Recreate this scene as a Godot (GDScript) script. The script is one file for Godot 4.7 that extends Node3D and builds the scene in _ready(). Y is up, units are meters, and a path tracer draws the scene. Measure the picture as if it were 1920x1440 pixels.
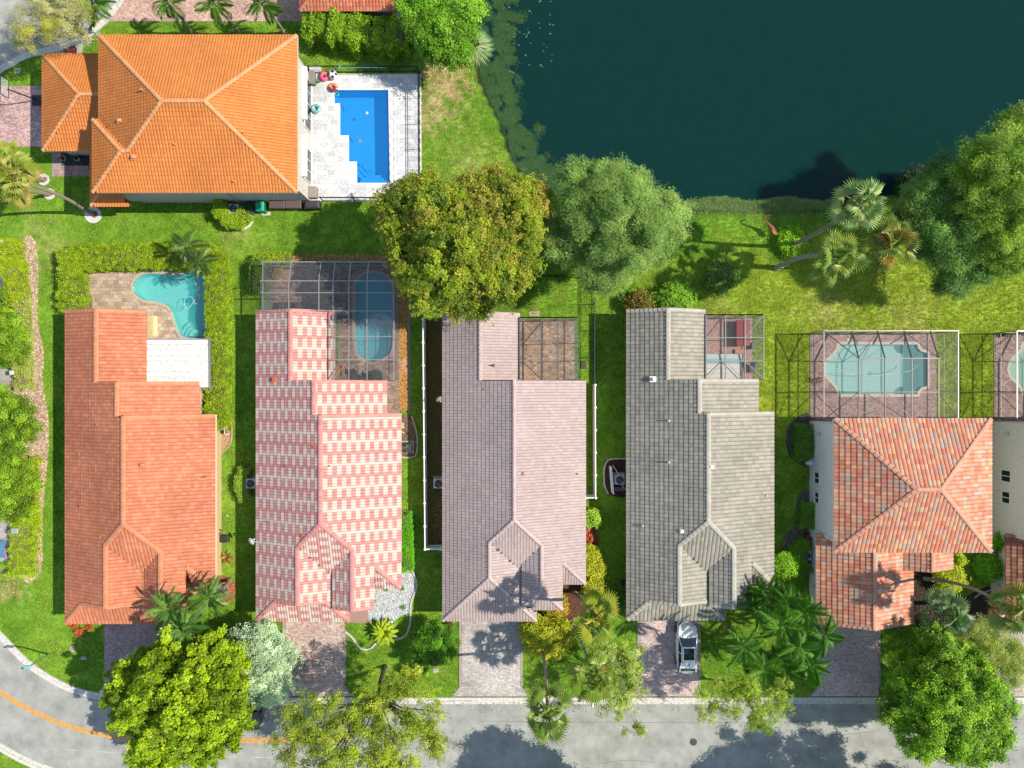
extends Node3D
# Residential block seen straight down from a drone 63.5 m up. Distances on the ground are laid out in twenty-firsts of a metre round the point below the camera.
const H := 63.5
const S := 21.0
const K := 0.01986
var rng := RandomNumberGenerator.new()
var mats := {}
var tx := {}
var taken := {}
var lake: PackedVector2Array
var pools := []
var mask := PackedByteArray()
var fast_noise := FastNoiseLite.new()
var clump_broad: ArrayMesh
var clump_fine: ArrayMesh
var clump_big: ArrayMesh
var clump_hedge: ArrayMesh
var tile_mesh: ArrayMesh
var paver_mesh: ArrayMesh
var fan_fronds := []
var feather_fronds := []

class MB:
	var v := PackedVector3Array()
	var n := PackedVector3Array()
	var c := PackedColorArray()
	var col := Color.WHITE
	func tri(a, b, d):
		var m: Vector3 = (b - a).cross(d - a).normalized()
		trin(a, b, d, m, m, m)
	func trin(a, b, d, na, nb, nd):
		v.append(a); v.append(d); v.append(b)
		n.append(na); n.append(nd); n.append(nb)
		c.append(col); c.append(col); c.append(col)
	func quad(a, b, d, e):
		tri(a, b, d); tri(a, d, e)
	func box(ctr: Vector3, size: Vector3, bas := Basis()):
		var h := size * 0.5
		var p := []
		for i in 8:
			p.append(ctr + bas * Vector3(h.x * (1 if i & 1 else -1), h.y * (1 if i & 2 else -1), h.z * (1 if i & 4 else -1)))
		quad(p[2], p[6], p[7], p[3]); quad(p[0], p[1], p[5], p[4])
		quad(p[4], p[5], p[7], p[6]); quad(p[1], p[0], p[2], p[3])
		quad(p[5], p[1], p[3], p[7]); quad(p[0], p[4], p[6], p[2])
	func bar(a: Vector3, b: Vector3, w: float, h: float):
		var z := (b - a)
		var l := z.length()
		if l < 0.001: return
		z /= l
		var up := Vector3.UP if absf(z.y) < 0.95 else Vector3.RIGHT
		var x := up.cross(z).normalized()
		box((a + b) * 0.5, Vector3(w, h, l), Basis(x, z.cross(x), z))
	# a box whose top edges are chamfered
	func cbox(ctr: Vector3, size: Vector3, ch: float, bas := Basis()):
		var h := size * 0.5
		var r := []
		for k in 3:
			var inset: float = ch if k == 2 else 0.0
			var y: float = [-h.y, h.y - ch, h.y][k]
			r.append([ctr + bas * Vector3(-h.x + inset, y, -h.z + inset), ctr + bas * Vector3(-h.x + inset, y, h.z - inset), ctr + bas * Vector3(h.x - inset, y, h.z - inset), ctr + bas * Vector3(h.x - inset, y, -h.z + inset)])
		for k in 2:
			for i in 4:
				var j := (i + 1) % 4
				quad(r[k][i], r[k][j], r[k + 1][j], r[k + 1][i])
		quad(r[2][0], r[2][1], r[2][2], r[2][3])
	func tube(pts: Array, radii: Array, sides := 7, cap := true):
		var prev := []
		var prevn := []
		for i in pts.size():
			var d: Vector3 = (pts[mini(i + 1, pts.size() - 1)] - pts[maxi(i - 1, 0)]).normalized()
			var up := Vector3.UP if absf(d.y) < 0.9 else Vector3.RIGHT
			var x := up.cross(d).normalized()
			var y := d.cross(x)
			var ring := []
			var rn := []
			for k in sides:
				var a := TAU * k / sides
				var q := x * cos(a) + y * sin(a)
				ring.append(pts[i] + q * radii[i]); rn.append(q)
			if i > 0:
				for k in sides:
					var j := (k + 1) % sides
					trin(prev[k], prev[j], ring[j], prevn[k], prevn[j], rn[j])
					trin(prev[k], ring[j], ring[k], prevn[k], rn[j], rn[k])
			if cap and (i == 0 or i == pts.size() - 1):
				for k in range(1, sides - 1):
					if i == 0: tri(ring[0], ring[k + 1], ring[k])
					else: tri(ring[0], ring[k], ring[k + 1])
			prev = ring; prevn = rn
	# planar polygon seen from the side that "up" points to
	func poly(pts: Array, up: Vector3):
		var nn := up.normalized()
		var x := nn.cross(Vector3(0.123, 0.456, 0.881)).normalized()
		var y := nn.cross(x)
		var flat := PackedVector2Array()
		for p in pts: flat.append(Vector2(x.dot(p), y.dot(p)))
		var t := Geometry2D.triangulate_polygon(flat)
		for i in range(0, t.size(), 3):
			var a: Vector3 = pts[t[i]]; var b: Vector3 = pts[t[i + 1]]; var d: Vector3 = pts[t[i + 2]]
			if (b - a).cross(d - a).dot(nn) < 0: tri(a, d, b)
			else: tri(a, b, d)
	# closed slab: a planar polygon pushed by "down"
	func slab(pts: Array, up: Vector3, down: Vector3):
		poly(pts, up)
		var low := []
		for p in pts: low.append(p + down)
		poly(low, -up)
		var area := 0.0
		var nn := up.normalized()
		for i in pts.size():
			area += nn.dot(pts[i].cross(pts[(i + 1) % pts.size()]))
		for i in pts.size():
			var j := (i + 1) % pts.size()
			if area > 0: quad(pts[i], low[i], low[j], pts[j])
			else: quad(pts[j], low[j], low[i], pts[i])
	func lathe(ctr: Vector3, prof: Array, sides := 20, bas := Basis()):
		for k in sides:
			var a := TAU * k / sides
			var b := TAU * (k + 1) / sides
			for i in prof.size() - 1:
				var p: Vector2 = prof[i]; var q: Vector2 = prof[i + 1]
				var p0 := ctr + bas * Vector3(p.x * cos(a), p.y, p.x * sin(a))
				var p1 := ctr + bas * Vector3(p.x * cos(b), p.y, p.x * sin(b))
				var q0 := ctr + bas * Vector3(q.x * cos(a), q.y, q.x * sin(a))
				var q1 := ctr + bas * Vector3(q.x * cos(b), q.y, q.x * sin(b))
				var e := Vector2(q.y - p.y, p.x - q.x).normalized()
				var na := bas * Vector3(e.x * cos(a), e.y, e.x * sin(a))
				var nb := bas * Vector3(e.x * cos(b), e.y, e.x * sin(b))
				if p.x > 1e-5: trin(p0, q1, p1, na, nb, nb)
				if q.x > 1e-5: trin(p0, q0, q1, na, na, nb)
	func mesh(m: Material = null) -> ArrayMesh:
		var a := []
		a.resize(Mesh.ARRAY_MAX)
		a[Mesh.ARRAY_VERTEX] = v; a[Mesh.ARRAY_NORMAL] = n; a[Mesh.ARRAY_COLOR] = c
		var am := ArrayMesh.new()
		am.add_surface_from_arrays(Mesh.PRIMITIVE_TRIANGLES, a)
		if m: am.surface_set_material(0, m)
		return am

func P(x, y, h := 0.0) -> Vector3:
	var k: float = (H - h) / H / S
	return Vector3((x - 960.0) * k, h, (y - 720.0) * k)
func Q(x, z, h := 0.0) -> Vector3:
	return Vector3(x / S, h, z / S)
func rr(a, b): return rng.randf_range(a, b)
func lin(hex) -> Color: return Color(hex).srgb_to_linear()
func img_poly(a: Array) -> PackedVector2Array:
	var o := PackedVector2Array()
	for i in range(0, a.size(), 2): o.append(Vector2((a[i] - 960.0) / S, (a[i + 1] - 720.0) / S))
	return o
func v3(p: PackedVector2Array, y: float) -> Array:
	var o := []
	for q in p: o.append(Vector3(q.x, y, q.y))
	return o
func smooth_poly(p: PackedVector2Array, steps := 4) -> PackedVector2Array:
	var o := PackedVector2Array()
	var m := p.size()
	for i in m:
		for s in steps:
			o.append(p[i].cubic_interpolate(p[(i + 1) % m], p[(i - 1 + m) % m], p[(i + 2) % m], float(s) / steps))
	return o
func smooth_line(p: PackedVector2Array, steps := 4) -> PackedVector2Array:
	var o := PackedVector2Array()
	var m := p.size()
	for i in m - 1:
		for s in steps:
			o.append(p[i].cubic_interpolate(p[i + 1], p[maxi(i - 1, 0)], p[mini(i + 2, m - 1)], float(s) / steps))
	o.append(p[m - 1])
	return o
func offset_line(p: PackedVector2Array, d: float) -> PackedVector2Array:
	var o := PackedVector2Array()
	for i in p.size():
		var t := (p[mini(i + 1, p.size() - 1)] - p[maxi(i - 1, 0)]).normalized()
		o.append(p[i] + Vector2(-t.y, t.x) * d)
	return o
func mark(p: PackedVector2Array):
	var lo := p[0]; var hi := p[0]
	for q in p: lo = lo.min(q); hi = hi.max(q)
	for j in range(maxi(0, int((lo.y + 38) * 4)), mini(303, int((hi.y + 38) * 4)) + 1):
		for i in range(maxi(0, int((lo.x + 50) * 4)), mini(399, int((hi.x + 50) * 4)) + 1):
			if Geometry2D.is_point_in_polygon(Vector2(i / 4.0 - 49.875, j / 4.0 - 37.875), p): mask[j * 400 + i] = 1

# ---- names, labels
func numbered(called: String) -> String:
	if not taken.has(called):
		taken[called] = 0
		return called
	taken[called] += 1
	return "%s_%03d" % [called, taken[called]]
func thing(called, label, category, at := Vector3.ZERO, group := "") -> Node3D:
	var o := Node3D.new()
	o.name = numbered(called); add_child(o); o.position = at
	o.set_meta("label", label); o.set_meta("category", category)
	if group: o.set_meta("group", group)
	return o
func part(b, called: String, m: Material, parent: Node, label := "") -> MeshInstance3D:
	var o := MeshInstance3D.new()
	o.name = called
	o.mesh = b.mesh(m) if b is MB else b
	if not b is MB and m: o.material_override = m
	parent.add_child(o, true)
	if parent != self and o.is_inside_tree():
		var t: Node3D = parent
		var at := Vector3.ZERO
		while t != self: at += t.position; t = t.get_parent()
		o.position = -at
	if label: o.set_meta("label", label)
	return o
func solo(b, called, m, label, category, group := "") -> MeshInstance3D:
	var o := MeshInstance3D.new()
	o.mesh = b.mesh(m); o.name = numbered(called); add_child(o)
	o.set_meta("label", label); o.set_meta("category", category)
	if group: o.set_meta("group", group)
	return o
func setting(b, called, m, label, kind := "structure") -> MeshInstance3D:
	var o := MeshInstance3D.new()
	o.mesh = b.mesh(m); o.name = numbered(called); add_child(o)
	o.set_meta("label", label); o.set_meta("kind", kind)
	return o
func many(called, mesh: Mesh, xf: Array, cols: Array, m: Material, parent: Node = self, stuff := true) -> MultiMeshInstance3D:
	var mm := MultiMesh.new()
	mm.transform_format = MultiMesh.TRANSFORM_3D
	mm.use_colors = true
	mm.mesh = mesh
	mm.instance_count = xf.size()
	for i in xf.size():
		mm.set_instance_transform(i, xf[i]); mm.set_instance_color(i, cols[i])
	var o := MultiMeshInstance3D.new()
	o.multimesh = mm
	o.material_override = m
	o.name = numbered(called) if parent == self else called
	parent.add_child(o, true)
	var t: Node = parent
	var at := Vector3.ZERO
	while t != self: at += t.position; t = t.get_parent()
	o.position = -at
	if stuff: o.set_meta("kind", "stuff")
	return o

# ---- materials
func mat(called: String, hex, rough := 0.8, o := {}) -> StandardMaterial3D:
	if mats.has(called): return mats[called]
	var m := StandardMaterial3D.new()
	m.resource_name = called
	m.albedo_color = Color(hex)
	m.roughness = rough
	if o.has("metal"): m.metallic = o.metal
	if o.has("alpha"):
		m.albedo_color.a = o.alpha
		m.transparency = BaseMaterial3D.TRANSPARENCY_ALPHA
	if o.has("vc"): m.vertex_color_use_as_albedo = true
	if o.has("back"):
		m.backlight_enabled = true
		m.backlight = o.back
	if o.has("coat"):
		m.clearcoat_enabled = true; m.clearcoat = o.coat; m.clearcoat_roughness = 0.08
	if o.has("spec"): m.metallic_specular = o.spec
	if o.has("tex"):
		m.albedo_texture = o.tex
		m.uv1_triplanar = true; m.uv1_world_triplanar = true
		m.uv1_scale = Vector3.ONE * o.get("scale", 0.1)
	if o.has("ripple"):
		m.normal_enabled = true
		m.normal_texture = o.ripple
		m.normal_scale = o.get("deep", 0.3)
		m.uv1_triplanar = true; m.uv1_world_triplanar = true
		m.uv1_scale = Vector3.ONE * o.get("scale", 0.2)
	mats[called] = m
	return m
func noise_tex(sd: int, freq: float, octaves: int, ramp: Array, size := 1024, kind := FastNoiseLite.TYPE_SIMPLEX_SMOOTH) -> NoiseTexture2D:
	var f := FastNoiseLite.new()
	f.seed = sd; f.frequency = freq; f.noise_type = kind
	f.fractal_octaves = octaves; f.fractal_gain = 0.62
	var t := NoiseTexture2D.new()
	t.width = size; t.height = size; t.seamless = true; t.noise = f
	var g := Gradient.new()
	var offs := PackedFloat32Array()
	var cs := PackedColorArray()
	for r in ramp:
		offs.append(r[0]); cs.append(Color(r[1]))
	g.offsets = offs; g.colors = cs
	t.color_ramp = g
	return t
# ---- leaves, trees, palms, hedges
func make_clump(leaves: int, l: float, w: float, spread: float, sd: int) -> ArrayMesh:
	var r := RandomNumberGenerator.new()
	r.seed = sd
	var b := MB.new()
	for i in leaves:
		var yaw := TAU * i / leaves + r.randf_range(-0.4, 0.4)
		var pitch := r.randf_range(-0.5, 0.75)
		var d := Vector3(cos(yaw) * cos(pitch), sin(pitch), sin(yaw) * cos(pitch))
		var side := d.cross(Vector3(r.randf_range(-0.5, 0.5), 1, r.randf_range(-0.5, 0.5))).normalized() * w * 0.5
		var o := d * spread * r.randf_range(0.1, 1.0) + Vector3(0, r.randf_range(-0.3, 0.3) * spread, 0)
		var mid := o + d * l * 0.5 + Vector3(0, 0.12 * l, 0)
		var tip := o + d * l - Vector3(0, 0.08 * l, 0)
		var g := r.randf_range(0.8, 1.15)
		b.col = Color(g, g, g * r.randf_range(0.8, 1.0))
		b.tri(o, mid + side, mid - side)
		b.tri(mid - side, mid + side, tip)
	return b.mesh()
func leaf_mat() -> StandardMaterial3D:
	return mat("leaf", "ffffff", 0.5, {"vc": 1, "back": Color(0.62, 0.72, 0.3), "spec": 0.4})
func rnd_dir() -> Vector3:
	var y: float = rr(-1, 1)
	var a: float = rr(0, TAU)
	var q := sqrt(1 - y * y)
	return Vector3(q * cos(a), y, q * sin(a))
# lobes: [centre, radius across, radius up]. Leaves gather in clumps on twigs through the outer part of each lobe.
func crown(t: Node3D, lobes: Array, n: int, size: float, pal: Array, clump: Mesh, per := 22, loose := 0.13, called := "crown") -> Array:
	var xf := []
	var cols := []
	var twigs := []
	var total := 0.0
	for lb in lobes: total += lb[1] * lb[1]
	for lb in lobes:
		var m := int(n * lb[1] * lb[1] / total / per)
		var mine: String = pal[rng.randi() % pal.size()]
		for k in m:
			var d := rnd_dir()
			if d.y < -0.25: d.y = -d.y * 0.5
			var bump: float = 1.0 + 0.65 * fast_noise.get_noise_3dv((lb[0] + d * lb[1]) * 9.0)
			var depth: float = 1.0 - pow(rng.randf(), 1.9) * 0.5
			var ctr: Vector3 = lb[0] + Vector3(d.x * lb[1], d.y * lb[2], d.z * lb[1]) * depth * bump
			twigs.append(ctr)
			var base: Color = lin(mine if rng.randf() < 0.35 else pal[rng.randi() % pal.size()])
			var tone: float = rr(1.0, 1.75)
			var s: float = minf(loose * 4.0, lb[1] * 0.4) * rr(0.7, 1.25)
			for q in per:
				var dd := rnd_dir()
				if dd.y < -0.3: dd.y = -dd.y
				var off: Vector3 = Vector3(dd.x, dd.y * 0.75, dd.z) * s * (pow(rng.randf(), 0.4) if rng.randf() < 0.72 else rr(0.9, 2.0))
				var j: float = tone * rr(0.8, 1.25)
				cols.append(Color(base.r * j, base.g * j, base.b * j))
				var up := (dd * 0.8 + Vector3(rr(-0.4, 0.4), 0.6, rr(-0.4, 0.4))).normalized()
				var xx := up.cross(rnd_dir()).normalized()
				xf.append(Transform3D(Basis(xx, up, xx.cross(up)).scaled(Vector3.ONE * size * rr(0.7, 1.3)), ctr + off))
	many(called, clump, xf, cols, leaf_mat(), t)
	return twigs
func bark(hex := "8a7f70") -> StandardMaterial3D:
	return mat("bark" + hex, hex, 0.9, {"tex": tx.grain, "scale": 0.6})
func branches(t: Node3D, foot: Vector3, fork: Vector3, r: float, ends: Array, m: Material, count := 12):
	var b := MB.new()
	var mid := (foot + fork) * 0.5 + Vector3(rr(-0.2, 0.2), 0, rr(-0.2, 0.2))
	b.tube([foot - Vector3(0, 0.1, 0), foot + Vector3(0, 0.25, 0), mid, fork], [r * 1.5, r * 1.08, r * 0.9, r * 0.75], 8)
	part(b, "trunk", m, t)
	for i in count:
		if ends.is_empty(): break
		var e: Vector3 = ends[int(i * ends.size() / float(count))]
		var b2 := MB.new()
		var m1 := fork.lerp(e, 0.4) + Vector3(rr(-0.3, 0.3), rr(0.0, 0.5), rr(-0.3, 0.3))
		var m2 := fork.lerp(e, 0.75) + Vector3(rr(-0.3, 0.3), rr(-0.1, 0.3), rr(-0.3, 0.3))
		b2.tube([fork - Vector3(0, 0.15, 0), m1, m2, e], [r * 0.45, r * 0.3, r * 0.17, 0.02], 5)
		for s in 3:
			var st := m1.lerp(m2, rng.randf())
			b2.tube([st, st + (e - fork) * 0.15 + rnd_dir() * 0.3, st + (e - fork) * 0.3 + rnd_dir() * 0.7], [r * 0.16, r * 0.1, 0.015], 4)
		part(b2, "branch", m, t)
# foot in photo pixels on the ground, lobes [x, y, radius, height, radius up] in photo pixels at their height
func tree(called, label, foot: Array, lobes: Array, n: int, size: float, pal: Array, o := {}) -> Node3D:
	var at := P(foot[0], foot[1])
	var t := thing(called, label, o.get("cat", "tree"), at, o.get("group", ""))
	var lb := []
	var mid := Vector3.ZERO
	for l in lobes:
		var r: float = l[2] / S * (H - l[3]) / H
		lb.append([P(l[0], l[1], l[3]), r, l[4] if l.size() > 4 else r * 0.75])
		mid += lb[-1][0]
	mid /= lobes.size()
	var ends := crown(t, lb, n, size, pal, o.get("clump", clump_broad), o.get("per", 36), o.get("loose", 0.13))
	var fk: float = o.get("fork", 0.45)
	var fork := at.lerp(mid, fk)
	branches(t, at, fork, o.get("r", 0.18), ends, bark(o.get("bark", "8a7f70")), o.get("limbs", 12))
	return t
func frond_feather(l: float, sd: int, pairs := 26, wid := 0.62) -> ArrayMesh:
	var r := RandomNumberGenerator.new()
	r.seed = sd
	var b := MB.new()
	var pts := []
	var rad := []
	for i in 9:
		var s := i / 8.0
		pts.append(Vector3(sin(s * 2.0 + sd) * 0.05, l * (0.32 * s - 0.62 * s * s), l * (s - 0.2 * s * s)))
		rad.append(lerpf(0.035, 0.008, s))
	b.col = Color(1.1, 1.15, 0.75)
	b.tube(pts, rad, 5)
	for i in pairs:
		var s := 0.16 + 0.84 * i / (pairs - 1.0)
		var f := s * 8.0
		var a: Vector3 = pts[mini(int(f), 7)].lerp(pts[mini(int(f), 7) + 1], f - int(f)) if f < 8 else pts[8]
		var ll := wid * (0.35 + 1.1 * sin(PI * clampf(0.12 + s * 0.8, 0, 1))) * 0.72
		for side in [-1.0, 1.0]:
			var lift := r.randf_range(-0.1, 0.35)
			var d := Vector3(side * 0.85, lift, 0.55 + s * 0.45).normalized()
			var g := r.randf_range(0.75, 1.2)
			b.col = Color(g, g, g * 0.9)
			var w := Vector3(0, 0.02, 0.045)
			var m1 := a + d * ll * 0.5
			var tip := a + d * ll - Vector3(0, ll * 0.32, 0)
			b.tri(a - w * 0.4, m1 - w, m1 + w)
			b.tri(m1 - w, tip, m1 + w)
	return b.mesh()
func frond_fan(l: float, fan: float, sd: int) -> ArrayMesh:
	var r := RandomNumberGenerator.new()
	r.seed = sd
	var b := MB.new()
	var hub := Vector3(0, l * 0.12, l)
	b.col = Color(1.2, 1.15, 0.8)
	b.tube([Vector3.ZERO, Vector3(0, l * 0.14, l * 0.55), hub], [0.03, 0.022, 0.016], 5)
	var m := 17
	var pt := func(k: float, q: float) -> Vector3:
		var a := lerpf(-1.75, 1.75, k / m)
		var rl := fan * q * (1.0 - 0.16 * absf(a) / 1.75)
		return hub + Vector3(sin(a) * rl, (0.06 if int(k * 2 + 0.5) % 2 else -0.02) * minf(q, 0.7) - 0.35 * fan * q * q * (0.4 + 0.4 * absf(a)), cos(a) * rl)
	for i in m:
		var g := r.randf_range(0.8, 1.2)
		b.col = Color(g * 1.7, g * 1.7, g * 1.5)
		var c0: Vector3 = pt.call(i, 0.62); var c1: Vector3 = pt.call(i + 1, 0.62); var cm: Vector3 = pt.call(i + 0.5, 0.66)
		b.tri(hub, c0, cm); b.tri(hub, cm, c1)
		b.col = b.col * r.randf_range(0.85, 1.1)
		var tip: Vector3 = pt.call(i + 0.5, r.randf_range(0.95, 1.12)) - Vector3(0, fan * r.randf_range(0.02, 0.25), 0)
		b.tri(c0, tip, cm); b.tri(cm, tip, c1)
	return b.mesh()
func palm(called, label, kind: String, foot: Array, head: Array, n: int, size: float, pal: Array, o := {}) -> Node3D:
	var a := P(foot[0], foot[1])
	var e := P(head[0], head[1], head[2])
	var t := thing(called, label, "palm tree", a, o.get("group", ""))
	var b := MB.new()
	var r: float = o.get("r", 0.15)
	var bend: Vector3 = o.get("bend", Vector3(0.2, 0, 0.1))
	var pts := []; var rad := []
	for i in 9:
		var s := i / 8.0
		pts.append(a.lerp(e, s) + bend * sin(s * PI))
		rad.append(r * (1.35 if i == 0 else lerpf(1.05, 0.75, s)))
	pts[0] -= Vector3(0, 0.1, 0)
	b.tube(pts, rad, 9)
	# rings left by fallen fronds
	for i in 14:
		var s := (i + 0.5) / 14.0
		var f := s * 8
		var c0: Vector3 = pts[int(f)].lerp(pts[mini(int(f) + 1, 8)], f - int(f))
		b.tube([c0, c0 + (e - a).normalized() * 0.05], [rad[int(f)] * 1.09, rad[int(f)] * 1.03], 9)
	part(b, "trunk", bark(o.get("bark", "948a7c")), t)
	if kind == "feather":
		var cs := MB.new()
		cs.tube([e - Vector3(0, 0.9, 0), e - Vector3(0, 0.4, 0), e + Vector3(0, 0.15, 0)], [r * 0.85, r * 1.0, r * 0.4], 8)
		part(cs, "crownshaft", mat("crownshaft", "7f9a52", 0.5), t)
	else:
		var bt := MB.new()
		for i in 16:
			var y := i * 2.4
			var d := Vector3(cos(y), 0, sin(y))
			bt.tube([e + d * r * 0.6 - Vector3(0, 0.9 - i * 0.05, 0), e + d * (r + 0.22) - Vector3(0, 0.5 - i * 0.05, 0)], [0.05, 0.02], 4)
		part(bt, "leaf_base", bark("7d6a4c"), t)
	for i in n:
		var s := (i + 0.5) / n
		var dead: bool = o.has("dead") and s < o.dead
		var fset: Array = feather_fronds if kind == "feather" else fan_fronds
		var m: Mesh = fset[rng.randi() % fset.size()]
		var hex: String = (["a8854e", "b89a62", "9a7440"] if kind == "fan" else ["a89a55"])[0 if kind == "feather" else rng.randi() % 3] if dead else pal[rng.randi() % pal.size()]
		var fr := MeshInstance3D.new()
		fr.mesh = m
		fr.material_override = mat("frond" + hex, hex, 0.45, {"vc": 1, "back": Color(0.6, 0.7, 0.28)})
		fr.name = "frond"
		t.add_child(fr, true)
		var pitch: float = lerpf(o.get("low", -0.75), o.get("high", 1.0 if kind == "feather" else 1.4), pow(s, 1.1)) + rr(-0.25, 0.25)
		if dead: pitch = rr(-1.25, -0.8)
		var yaw: float = i * 2.39996 + rr(-0.45, 0.45)
		var bs := Basis(Vector3.UP, yaw) * Basis(Vector3.RIGHT, -pitch) * Basis(Vector3.BACK, rr(-0.35, 0.35) if kind == "feather" else rr(-0.85, 0.85))
		fr.transform = Transform3D(bs.scaled(Vector3.ONE * size * (rr(0.85, 1.12) if kind == "feather" else (rr(0.45, 0.75) if i % 4 == 3 else rr(0.9, 1.35)))), e - a + Vector3(0, rr(-0.15, 0.15), 0))
	return t
# clipped hedge: a twiggy core inside a coat of leaves, along a line of photo pixels on the ground
func hedge(called, label, line: Array, width: float, height: float, pal: Array, o := {}) -> Node3D:
	var p := img_poly(line)
	if o.has("closed"): p.append(p[0])
	if o.has("smooth"): p = smooth_line(p, 5)
	var at := Vector3(p[0].x, 0, p[0].y)
	var t := thing(called, label, o.get("cat", "hedge"), at, o.get("group", ""))
	var core := MB.new()
	var xf := []
	var cols := []
	var sz: float = o.get("size", 0.2)
	var rough: float = o.get("rough", 0.05)
	for i in p.size() - 1:
		var a := p[i]; var b := p[i + 1]
		var d := (b - a).normalized()
		var q := Vector2(-d.y, d.x)
		core.bar(Vector3(a.x, height * 0.45, a.y) - Vector3(d.x, 0, d.y) * width * 0.3, Vector3(b.x, height * 0.45, b.y) + Vector3(d.x, 0, d.y) * width * 0.3, width * 0.72, height * 0.84)
		var l := a.distance_to(b) + width * 0.9
		var cnt := int(l * (width + height * 1.5) * o.get("dense", 60.0))
		for k in cnt:
			var s: float = rr(-width * 0.45, l - width * 0.45)
			var pos: Vector3
			var w: float = width * (0.5 + rough * 2.0 * fast_noise.get_noise_2d((a.x + d.x * s) * 30, (a.y + d.y * s) * 30))
			var hh: float = height * (1.0 + rough * 2.0 * fast_noise.get_noise_2d((a.x + d.x * s) * 22 + 99, (a.y + d.y * s) * 22))
			if rng.randf() < width / (width + height * 1.5):
				var u: float = rr(-w, w)
				pos = Vector3(a.x + d.x * s + q.x * u, hh - pow(absf(u) / w, 5.0) * 0.15 + rr(-0.06, 0.04), a.y + d.y * s + q.y * u)
			else:
				var u: float = w * (1.0 if rng.randf() < 0.5 else -1.0) + rr(-0.05, 0.05)
				pos = Vector3(a.x + d.x * s + q.x * u, rr(0.05, hh), a.y + d.y * s + q.y * u)
			var c := lin(pal[rng.randi() % pal.size()])
			var j: float = rr(1.0, 1.7)
			cols.append(Color(c.r * j, c.g * j, c.b * j))
			xf.append(Transform3D((Basis(Vector3.UP, rr(0, TAU)) * Basis(Vector3.RIGHT, rr(-0.7, 0.7))).scaled(Vector3.ONE * sz * rr(0.75, 1.3)), pos))
	part(core, "twigs", mat("twigs", "6a5c44", 0.95), t)
	many("foliage", o.get("clump", clump_hedge), xf, cols, leaf_mat(), t)
	return t
func shrub(called, label, x, y, rpx: float, height: float, pal: Array, o := {}) -> Node3D:
	var at := P(x, y)
	var t := thing(called, label, o.get("cat", "shrub"), at, o.get("group", ""))
	var r := rpx / S
	var n := int(o.get("n", 420 + r * r * 900))
	var ends := crown(t, [[at + Vector3(0, height * 0.5, 0), r * 0.86, height * 0.5]], n, o.get("size", 0.28), pal, o.get("clump", clump_broad), o.get("per", 10), o.get("loose", 0.12), "foliage")
	var b := MB.new()
	for i in mini(7, ends.size()):
		b.tube([at, at.lerp(ends[i], 0.5) + Vector3(0, 0.1, 0), ends[i]], [0.035, 0.025, 0.01], 5)
	part(b, "stem", bark("6f6250"), t)
	return t
# low plant of long arching blades round one point
func rosette(called, label, x, y, rpx: float, n: int, pal: Array, o := {}) -> Node3D:
	var at := P(x, y)
	var t := thing(called, label, o.get("cat", "plant"), at, o.get("group", ""))
	var r := rpx / S
	var h: float = o.get("h", 0.1)
	for i in n:
		var b := MB.new()
		var yaw := i * 2.39996
		var s := (i + 0.5) / n
		var el: float = lerpf(0.1, 1.2, s)
		var d := Vector3(cos(yaw), 0, sin(yaw))
		var sd: Vector3 = Vector3(-sin(yaw), 0, cos(yaw)) * r * o.get("w", 0.09)
		var c0 := at + Vector3(0, h, 0)
		var c1 := c0 + (d * cos(el) + Vector3.UP * sin(el)) * r * 0.55
		var c2 := c0 + d * r * (0.55 + 0.45 * cos(el)) + Vector3.UP * r * (0.6 * sin(el) - 0.12)
		b.tri(c0 - sd * 0.5, c1 - sd, c1 + sd); b.tri(c0 - sd * 0.5, c1 + sd, c0 + sd * 0.5)
		b.tri(c1 - sd, c2, c1 + sd)
		var hex: String = pal[rng.randi() % pal.size()]
		part(b, "leaf", mat("blade" + hex, hex, 0.5, {"back": Color(0.5, 0.6, 0.25)}), t)
	return t
# ---- roofs and houses. Points are (x, z) in twenty-firsts of a metre from the point below the camera, with height in metres.
func make_tile() -> ArrayMesh:
	# one barrel tile, unit width along x, unit length along z (up the slope is -z), with a thick lower end
	var b := MB.new()
	var prev := Vector2.ZERO
	for i in 7:
		var a := PI * i / 6.0
		var p := Vector2(-0.5 * cos(a), 0.12 * pow(sin(a), 0.75))
		if i > 0:
			var a0 := PI * (i - 1) / 6.0
			var n0 := Vector3(-cos(a0) * 0.13, sin(a0) * 0.47 + 0.03, 0).normalized(); var n1 := Vector3(-cos(a) * 0.13, sin(a) * 0.47 + 0.03, 0).normalized()
			var f0 := Vector3(prev.x, prev.y + 0.11, 0.56); var f1 := Vector3(p.x, p.y + 0.11, 0.56)
			var b0 := Vector3(prev.x, prev.y, -0.5); var b1 := Vector3(p.x, p.y, -0.5)
			b.trin(b0, f0, f1, n0, n0, n1); b.trin(b0, f1, b1, n0, n1, n1)
			b.quad(Vector3(prev.x, -0.06, 0.56), Vector3(p.x, -0.06, 0.56), f1, f0)
		prev = p
	return b.mesh()
class Roof:
	var xf := []
	var cols := []
	var where := []
	var caps := []
	var capcols := []
var roof_now: Roof
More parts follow.
